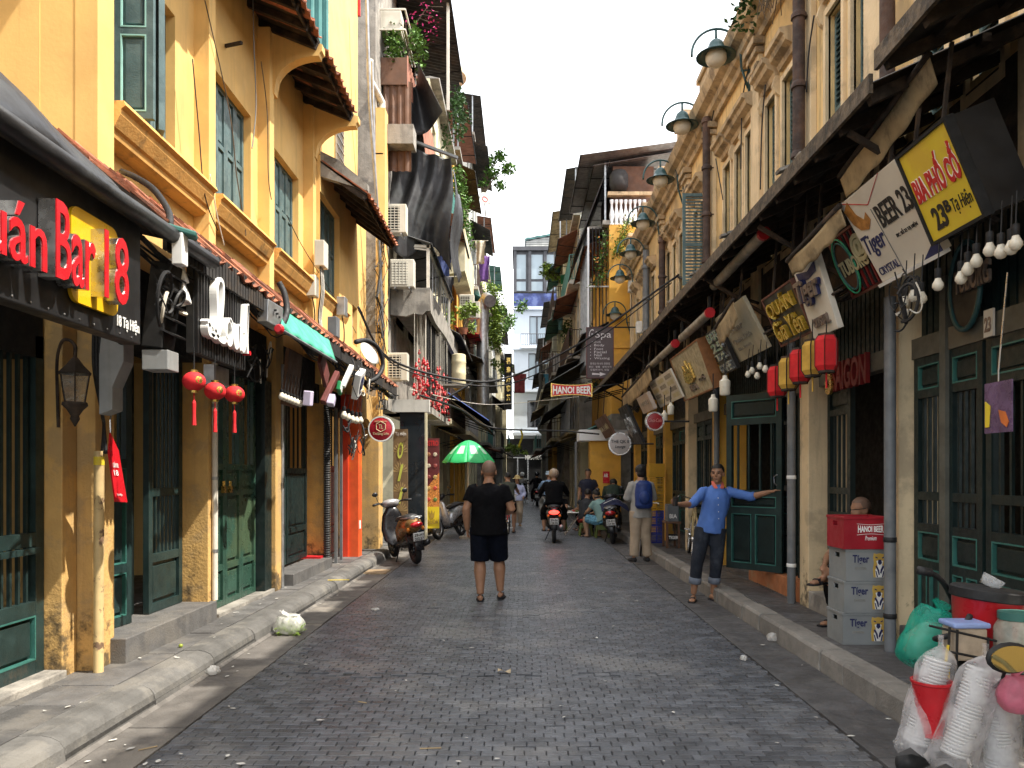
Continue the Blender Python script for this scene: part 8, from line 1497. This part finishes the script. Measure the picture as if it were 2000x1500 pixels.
        if shoe:
            k2 = MB(); e = .009 * s
            if sandals:
                pts = [(-.07, .03), (-.04, .044), (.06, .05), (.15, .055), (.20, .035), (.205, 0), (.20, -.03), (.15, -.045), (.06, -.04), (-.04, -.04), (-.07, -.02)]; sdir = Vector((fd.y, -fd.x, 0)).normalized(); O = a0 - Vector((0, 0, .042 * s)); k2.prism([(x * s, y * s) for x, y in pts], O, fd, sdir, Vector((0, 0, 1)), .014)
                P = lambda x, y, z: a0 + fd * x * s + sdir * y * s + Vector((0, 0, z * s))
                if sandals == 'slide': eltube(k2, [P(.075, -.045, -.03), P(.085, -.02, .012), P(.09, .02, .012), P(.085, .05, -.03)], [(.035 * s, .006 * s)] * 4, side=fd, n=8)
                else: k2.tube([P(.03, -.043, -.03), P(.07, -.02, .02), P(.13, .005, -.005), P(.07, .03, .02), P(.03, .046, -.03)], .008 * s, 6)
                k2.build('sandal', shoe, t, smooth=40)
            else:
                eltube(k2, [a0 - fd * .065 * s, a0 - fd * .03 * s, a0 + fd * .08 * s - Vector((0, 0, .008)), a0 + fd * .16 * s - Vector((0, 0, .014)), a0 + fd * .20 * s - Vector((0, 0, .018))], [(.03 * s, .03 * s), (.042 * s, .045 * s), (.048 * s, .036 * s), (.048 * s, .026 * s), (.02 * s, .014 * s)], side=(fd.y, -fd.x, 0), n=12); k2.build('shoe', shoe, t, smooth=True)
    body = remeshed('body', k, skin, t, vox if not hands else .0075, 2)
    if shirt:
        k = MB(); hz = hem if hem is not None else -.02; bot = j['pelvis'] + up * hz * s
        rr = lambda a, b: (a * s * f * 1.0, b * s * f); P = [bot, bot + up * .05 * s, j['waist'], j['chest'], j['chest'].lerp(j['neck'], .38), j['chest'].lerp(j['neck'], .66), j['neck'].lerp(j['chest'], .12), j['neck'].lerp(j['chest'], .0)]; Q = [rr(.178, .140), rr(.176, .138), rr(.163, .130), rr(.178, .138), rr(.170, .122), rr(.132, .098), (.078 * s, .072 * s), (.066 * s, .062 * s)]
        eltube(k, P, [(a * (1 + (loose - 1) * .5), b * (1 + (loose - 1) * .5)) for a, b in Q], side=sdv, n=18)
        if sleeve:
            for sd in 'RL':
                S, E, W = arms[sd]; pts = [S + (j['neck'] - S) * .3, S]; rd = [.045, .064]
                if sleeve <= 1: pts += [S.lerp(E, sleeve * .5), S.lerp(E, sleeve)]; rd += [.064, .063]
                else: pts += [S.lerp(E, .5), E, E.lerp(W, (sleeve - 1) * .5), E.lerp(W, sleeve - 1)]; rd += [.058, .051, .049, .047]
                eltube(k, pts, [x * s * loose * (1 + (f - 1) * .6) for x in rd], n=12)
                if cuffm: kc = MB(); e_ = pts[-1]; dd = (pts[-1] - pts[-2]).normalized(); eltube(kc, [e_ - dd * .04 * s, e_ - dd * .035 * s, e_ + dd * .015 * s, e_ + dd * .02 * s], [.045 * s, .060 * s, .060 * s, .045 * s], n=12); kc.build('rolled_cuff', cuffm, t, smooth=True)
        remeshed('shirt', k, shirt, t, vox, 2, .011 * s, 9, .6, hash(label) % 50)
    if pants:
        k = MB(); wv = j['waist'] - up * .05 * s; eltube(k, [wv, j['pelvis'] + up * .03 * s, j['pelvis'] - up * .07 * s], [(.140 * s * f, .115 * s * f), (.160 * s * f, .128 * s * f), (.14 * s * f, .12 * s * f)], side=sdv, n=16)
        for q, sd in ((1, 'R'), (-1, 'L')):
            Hh, K, A = j['hip' + sd], j['kn' + sd], j['an' + sd]; lf_ = (1 + (f - 1) * .7) * loose
            if pleg <= 1: pts = [Hh, Hh.lerp(K, pleg * .5), Hh.lerp(K, pleg)]; rd = [.102, .098, .09]
            else: u = pleg - 1; pts = [Hh, Hh.lerp(K, .5), K, K.lerp(A, u * .5), K.lerp(A, u)]; rd = [.102, .092, .076, .070, .066]
            eltube(k, pts, [x * s * lf_ for x in rd], n=14)
        remeshed('trousers', k, pants, t, vox, 2, pantamp * s, 9, .6, 3)
    if hair in ('short', 'crop', 'bald'):
        k = MB(); e = {'short': .012, 'crop': .006, 'bald': .0025}[hair]; rings = []; n = 20
        for i in range(9):
            a = i / 8; ring = []
            for q in range(n):
                b = q * 2 * math.pi / n; fr = math.sin(b)  # +1 = front
                low = (.35 if fr > .55 else -.15 - .25 * max(0, -fr)) if hair != 'bald' else (.42 if fr > .5 else -.25 - .2 * max(0, -fr)); z = math.sin(low + (math.pi / 2 - low) * a); c = math.cos(low + (math.pi / 2 - low) * a); ring.append(hp((.077 + e) * c * math.cos(b), -.008 + (.094 + e) * c * math.sin(b), .03 + (.092 + e) * z))
            rings.append(ring)
        k.loft(rings, False, True); k.build('hair', HAIR if hair != 'bald' else STUB, t, smooth=True)
    elif hair == 'mop':
        k = MB(); ell(k, hp(0, -.012, .045), (.098 * s, .108 * s, .10 * s), 16, 10, Mh); ell(k, hp(0, -.05, -.02), (.085 * s, .06 * s, .08 * s), 12, 8, Mh); remeshed('hair', k, HAIR, t, .012, 1, .01, 22)
    elif isinstance(hair, tuple):
        kind, m = hair; k = MB()
        if kind == 'helmet': ell(k, hp(0, -.005, .04), (.118 * s, .138 * s, .115 * s), 18, 12, Mh); k.prism([(-.09 * s, 0), (.09 * s, 0), (.06 * s, .07 * s), (-.06 * s, .07 * s)], hp(0, .11, .045), rt, fw, Vector((0, 0, 1)), .01); k.build('helmet', m, t, smooth=50)
        elif kind == 'hat': k.lathe([(.17 * s, .0), (.172 * s, .006), (.10 * s, .03), (.092 * s, .07), (.07 * s, .105), (.005, .115)], hp(0, 0, .055), 20); k.build('hat', m, t, smooth=50)
        elif kind == 'bucket': k.lathe([(.13 * s, .0), (.132 * s, .006), (.095 * s, .05), (.088 * s, .11), (.005, .12)], hp(0, 0, .04), 18); k.build('hat', m, t, smooth=50)
    if hands and hair != 'bald':
        for q in (-1, 1): k = MB(); ell(k, hp(q * .030, .079, .004), (.012 * s, .006 * s, .005 * s), 8, 6, Mh); k.build('eye', BLKT, t, smooth=True); k = MB(); ell(k, hp(q * .032, .084, .026), (.021 * s, .006 * s, .0045 * s), 8, 5, Mh); k.build('eyebrow', HAIR, t, smooth=True)
        k = MB(); ell(k, hp(0, .0905, -.064), (.021 * s, .004 * s, .004 * s), 10, 5, Mh); k.build('lips', mat('lip', (.16, .06, .045), .5), t, smooth=True)
    turn(t, loc, yaw); return t
BLKC = mat('black cotton', (.0035, .0035, .0045), .95, var=.2, scale=12, bump=.15, bscale=200, spec=.12); NAVC = mat('dark navy shorts cloth', (.0035, .005, .011), .95, var=.2, scale=12, spec=.12)
BLUC = mat('cornflower blue shirt cloth', (.075, .165, .46), .8, var=.08, scale=9, bump=.1, bscale=180); JEAN = mat('dark washed denim', (.012, .016, .026), .85, var=.3, scale=7, c2=(.05, .06, .075), c2amt=.5, c2scale=4)
KHA = mat('khaki trousers cloth', (.36, .28, .20), .9, var=.1, scale=8); GRY = mat('light grey jacket cloth', (.30, .29, .27), .85, var=.1, scale=9); SAND = mat('black sandal rubber', (.012, .012, .016), .7, var=.2)
# the heavy man in black walking away
mX, mY = -.40, 9.45
person('heavy shaven-headed man in black T-shirt and long shorts walking away in sandals', (mX, mY, 0), 0, dict(anL=(-.10, -.06, .085), knL=(-.11, .02, .48), anR=(.14, .10, .10), knR=(.125, .12, .49), hipL=(-.10, 0, .9), hipR=(.10, 0, .9), shL=(-.19, 0, 1.365), shR=(.19, 0, 1.365), elL=(-.275, -.05, 1.12), wrL=(-.265, .03, .87), elR=(.285, -.03, 1.12), wrR=(.20, .20, 1.06), neck=(0, .02, 1.45), head=(0, .05, 1.585)), 1.70, 1.22, BLKC, .62, NAVC, .98, 1.12, SAND, 'bald', SKIN, .012, True, (.5, .9), hem=-.10, sandals='flip', palm=((0, 0, 1), (1, 0, 0)), footdir={'R': (.1, 1, -.05), 'L': (-.1, 1, 0)}, hs=1.13)
# the man in the blue shirt, arms spread, one hand on the door leaf
bX, bY = 2.31, 9.45
person('man in blue shirt and rolled jeans, arms spread, one hand on the green door', (bX, bY, 0), R(180), dict(anR=(.20, .03, .085), knR=(.16, .06, .48), anL=(-.06, -.03, .085), knL=(-.08, .04, .48), hipR=(.07, 0, .9), hipL=(-.11, 0, .9), pelvis=(-.02, 0, .9), waist=(-.05, 0, 1.05), chest=(-.09, .01, 1.26), neck=(-.10, 0, 1.44), head=(-.10, .03, 1.58), shR=(.07, .01, 1.355), shL=(-.26, 0, 1.355), elR=(.25, .16, 1.20), wrR=(.44, .32, 1.21), elL=(-.48, .12, 1.29), wrL=(-.67, .30, 1.36)), 1.68, .96, BLUC, 1.22, JEAN, 1.58, 1.08, SAND, 'crop', SKIN, .012, True, (.7, .12), look=R(28), hem=-.06, sandals='slide', palm=((0, 0, 1), (0, -.2, -1)), cuffm=None, footdir={'R': (.35, 1, 0), 'L': (-.5, 1, 0)})
# collar and jean turn-ups of the man in blue
t = bpy.data.objects.get('person.001')
def on_b(x, y, z): return Vector((-x, -y, z)) * (1.68 / 1.7) + Vector((bX, bY, 0))
TURN = mat('pale denim turn-up', (.14, .16, .20), .85, var=.2)
WL['_tmp'] = None
def part_of(root, mb, name, m, smooth=True):
    inv = (Matrix.Translation(root.location) @ root.rotation_euler.to_matrix().to_4x4()).inverted(); mb.v = [inv @ p for p in mb.v]; b = mb.base(); o = bpy.data.objects.new(name, mb.mesh(name, m, smooth, b)); col.objects.link(o); o.parent = root; o.location = b; WL[o.name] = b; return o
for kn, an in (((.16, .06, .48), (.20, .03, .085)), ((-.08, .04, .48), (-.06, -.03, .085))):
    K, A = on_b(*kn), on_b(*an); k = MB(); eltube(k, [K.lerp(A, .46), K.lerp(A, .48), K.lerp(A, .66), K.lerp(A, .68)], [.06, .078, .076, .06], n=16); part_of(t, k, 'turn_up', TURN)
k = MB(); c = on_b(-.10, .01, 1.455)
for q in (-1, 1): k.add([c + Vector((q * .012, -.085, -.055)), c + Vector((q * .075, -.05, -.02)), c + Vector((q * .07, .02, .03)), c + Vector((q * .05, -.045, .025)), c + Vector((q * .055, -.092, -.06))], [(0, 4, 1, 3), (3, 1, 2)])
part_of(t, k, 'collar', mat('coral collar lining', (.55, .12, .08), .8)); k = MB(); k.add([c + Vector((-.03, -.125, -.05)), c + Vector((.03, -.125, -.05)), c + Vector((.004, -.15, -.17)), c + Vector((-.004, -.15, -.17))], [(0, 1, 2, 3)]) if False else None
k = MB(); [ell(k, on_b(-.075 - .004 * i, .155 - .006 * i, 1.28 - .085 * i), (.006, .004, .006), 8, 5) for i in range(4)]; part_of(t, k, 'buttons', WPLA)['kind'] = 'stuff'
k = MB(); k.obx(on_b(.505, .42, 1.245), (.3, -1, 0), (1, .3, 0), Zp, .03, .02, .055); k.build('phone', BLKT, None, bev=.006, label='dark phone held out by the man in the blue shirt', category='phone')
# man with the backpack
person('young man in grey jacket and khaki trousers seen from behind', (2.12, 13.6, 0), R(10), dict(elR=(.25, .02, 1.12), wrR=(.17, .22, 1.12), elL=(-.25, .02, 1.12), wrL=(-.17, .22, 1.12), anR=(.12, 0, .085), anL=(-.13, .0, .085)), 1.70, .98, GRY, 1.95, KHA, 1.97, 1.25, mat('black canvas shoe', (.015, .015, .017), .7), 'mop', SKINL, .014, hem=-.12)
t = thing('backpack', 'bright navy blue backpack on the young man in grey', 'backpack', (2.13, 13.42, .95)); k = MB(); c = Vector((2.14, 13.42, 1.20)); eltube(k, [c + Vector((0, 0, -.25)), c + Vector((0, 0, -.2)), c, c + Vector((0, 0, .18)), c + Vector((0, 0, .24))], [(.12, .06), (.155, .10), (.16, .11), (.14, .09), (.08, .04)], n=18); remeshed('sack', k, mat('navy nylon', (.012, .035, .16), .55, var=.15, scale=8), t, .012, 2, .006, 8); k = MB(); ell(k, c + Vector((0, -.10, -.06)), (.10, .05, .12), 14, 10); k.build('front_pocket', mat('navy nylon', (.012, .035, .16), .55), t, smooth=True); k = MB(); k.tube([c + Vector((-.02, -.03, .24)), c + Vector((0, -.04, .28)), c + Vector((.02, -.03, .24))], .008, 6); k.build('loop', BLKR, t)
# riders
RIDE = dict(pelvis=(0, -.25, .84), waist=(0, -.22, .98), chest=(0, -.14, 1.19), neck=(0, -.08, 1.36), head=(0, -.02, 1.49), shR=(.17, -.10, 1.28), shL=(-.17, -.10, 1.28), elR=(.30, .08, 1.10), elL=(-.30, .08, 1.10), wrR=(.31, .28, 1.06), wrL=(-.31, .28, 1.06), hipR=(.11, -.25, .82), hipL=(-.11, -.25, .82), knR=(.22, .14, .66), knL=(-.22, .14, .66), anR=(.22, .05, .30), anL=(-.22, .05, .30))
person('rider in dark hooded jacket and tan helmet on the motorbike with the lit tail light', (.76, 17.9, 0), R(-2), RIDE, 1.74, 1.1, BLKC, 1.95, BLKC, 1.55, 1.15, SAND, ('helmet', mat('tan helmet', (.32, .24, .17), .4, var=.1)), SKIN, .017, sandals='slide')
person('rider in pale blue shirt and light blue bucket hat ahead of the dark rider', (.88, 24.5, 0), R(0), RIDE, 1.7, 1., mat('pale blue cloth', (.26, .38, .55), .85), 1.9, GRY, 1.9, 1.1, SAND, ('bucket', mat('pale blue hat cloth', (.42, .52, .60), .85)), SKIN, .022, sandals='slide')
person('distant rider in black farther along the lane', (.75, 37, 0), 0, RIDE, 1.7, 1., BLKC, 1.9, BLKC, 1.9, 1.1, SAND, ('helmet', DARKP), SKIN, .03, sandals='slide')
person('distant rider with a white helmet near the hotel', (.05, 40, 0), R(180), RIDE, 1.7, 1., GRY, 1.9, BLKC, 1.9, 1.1, SAND, ('helmet', WPLA), SKIN, .03, sandals='slide'); motorbike('dark motorbike coming from the hotel with the white-helmeted rider', (.05, 40, 0), R(180), DARKP, slim=True)
# woman with straw hat
person('person in lilac shirt and straw hat walking towards the camera', (-.12, 22.9, 0), R(185), dict(elR=(.26, .05, 1.14), wrR=(.12, .26, 1.10), elL=(-.26, .0, 1.12), wrL=(-.2, .2, 1.0), anR=(.10, .12, .085), anL=(-.10, -.12, .085), knR=(.10, .1, .48), knL=(-.10, .03, .48)), 1.46, 1.05, mat('lilac shirt cloth', (.42, .44, .62), .85, var=.08), 1.9, KHA, 1.95, 1.25, mat('tan sandal', (.3, .2, .1), .7), ('hat', mat('straw', (.48, .36, .16), .85, var=.15, scale=40)), SKIN, .02, sandals='slide')
t = thing('shopping_bag', 'white and green plastic bag carried in front of the straw-hat walker', 'bag', (-.28, 22.5, .75)); bag_mesh((-.28, 22.5, .72), (.15, .12, .36), 21, True, 18, 12, .25).build('film', PLW, t, smooth=True)
# cyclist hidden behind the man in black
person('bare-legged cyclist in dark olive vest, mostly behind the man in black', (-.36, 20.2, 0), R(4), dict(RIDE, elR=(.27, .1, 1.12), anR=(.16, .0, .10), knR=(.18, .05, .52)), 1.68, 1., mat('olive cloth', (.045, .05, .035), .85), .3, BLKC, .7, 1.1, SAND, 'crop', SKIN, .02, sandals='flip')
# diners, waiter
SIT = dict(pelvis=(0, -.05, .40), waist=(0, -.04, .53), chest=(0, .06, .74), neck=(0, .14, .91), head=(0, .22, 1.03), shR=(.17, .09, .83), shL=(-.17, .09, .83), elR=(.24, .24, .64), elL=(-.24, .24, .64), wrR=(.12, .45, .58), wrL=(-.12, .45, .58), hipR=(.10, -.02, .40), hipL=(-.10, -.02, .40), knR=(.20, .38, .46), knL=(-.20, .38, .46), anR=(.20, .32, .085), anL=(-.20, .32, .085))
person('diner in mint green T-shirt hunched on a green stool', (1.97, 18.7, 0), R(38), SIT, 1.72, 1.18, mat('mint cotton', (.22, .36, .34), .85, var=.08), .6, mat('blue print shorts', (.12, .3, .42), .85, var=.5, scale=25), .9, 1.08, SAND, 'short', SKINL, .017, sandals='slide')
person('diner in dark vest and red shorts on a green stool', (1.62, 19.3, 0), R(-20), SIT, 1.72, 1.0, mat('charcoal cotton', (.02, .022, .026), .85), .18, mat('dull red shorts', (.25, .03, .02), .85), .8, 1.08, SAND, 'short', SKIN, .017, sandals='slide')
person('dark seated figure at the far side of the folding table', (1.95, 21.2, 0), R(95), SIT, 1.7, 1., BLKC, .6, BLKC, 1.9, 1.1, SAND, 'mop', SKIN, .02, sandals='slide'); person('seated figure in black left of the folding table', (1.1, 21.3, 0), R(160), SIT, 1.66, 1., BLKC, .6, BLKC, .9, 1.1, SAND, 'mop', SKIN, .02, sandals='slide'); stool((1.1, 21.3, 0), 'green plastic stool under the figure in black left of the table')
person('man in navy T-shirt standing behind the diners', (1.76, 20.2, 0), R(172), dict(elL=(-.24, -.03, 1.13), wrL=(-.2, .05, .90)), 1.68, 1.02, mat('navy cotton', (.012, .014, .03), .85), .6, BLKC, 1.9, 1.1, SAND, 'short', SKIN, .018, sandals='slide')
person('figure in dark green bending over behind the parked motorbike', (2.26, 19.0, 0), R(-10), dict(waist=(0, .06, 1.03), chest=(0, .20, 1.17), neck=(0, .33, 1.26), head=(0, .44, 1.31), shR=(.18, .26, 1.22), shL=(-.18, .26, 1.22), elR=(.24, .36, .98), elL=(-.24, .36, .98), wrR=(.2, .52, .86), wrL=(-.2, .52, .86)), 1.68, 1.05, mat('dark green cloth', (.02, .035, .025), .85), 1.9, BLKC, 1.9, 1.1, SAND, 'mop', SKIN, .018)
# old man seated behind the crates, leg crossed
person('bald old man with glasses sitting behind the beer crates, one foot stuck out', (3.22, 7.15, SWR), R(120), dict(SIT, pelvis=(0, -.05, .48), waist=(0, -.05, .62), chest=(0, -.02, .84), neck=(0, .03, 1.0), head=(0, .10, 1.09), shR=(.17, -.01, .94), shL=(-.17, -.01, .94), hipR=(.1, 0, .46), hipL=(-.1, 0, .46), knL=(-.05, .36, .56), anL=(.06, .56, .50), knR=(.12, .38, .46), anR=(.12, .30, .085)), 1.66, 1., mat('dark grey shirt', (.04, .04, .045), .85), .6, BLKC, 1.7, 1.05, SAND, 'bald', SKIN, .014, sandals='slide', look=R(15), hem=-.04)
k = MB(); c = Vector((3.10, 7.06, 1.245)); k.tube([c + Vector((.03, -.09, 0)), c + Vector((-.05, -.085, -.012)), c + Vector((-.1, -.01, -.02)), c + Vector((-.08, .06, -.02))], .0035, 5); k.build('spectacles', BLKT, None, label='thin dark spectacles on the old man behind the crates', category='glasses')
t = thing('plastic_stool', 'low stool under the old man behind the crates', 'stool', (3.16, 7.2, SWR)); k = MB(); k.bx(3.02, 3.30, 7.05, 7.35, .52, .55); k.build('seat', SGR, t); 
for a in (3.04, 3.28):
    for b in (7.07, 7.33): q = MB(); q.bar((a, b, SWR + .2), (a, b, .52), .03); q.build('leg', SGR, t)
for sc_ in list(bpy.data.scenes):
    if sc_ is TMP: bpy.data.scenes.remove(sc_)
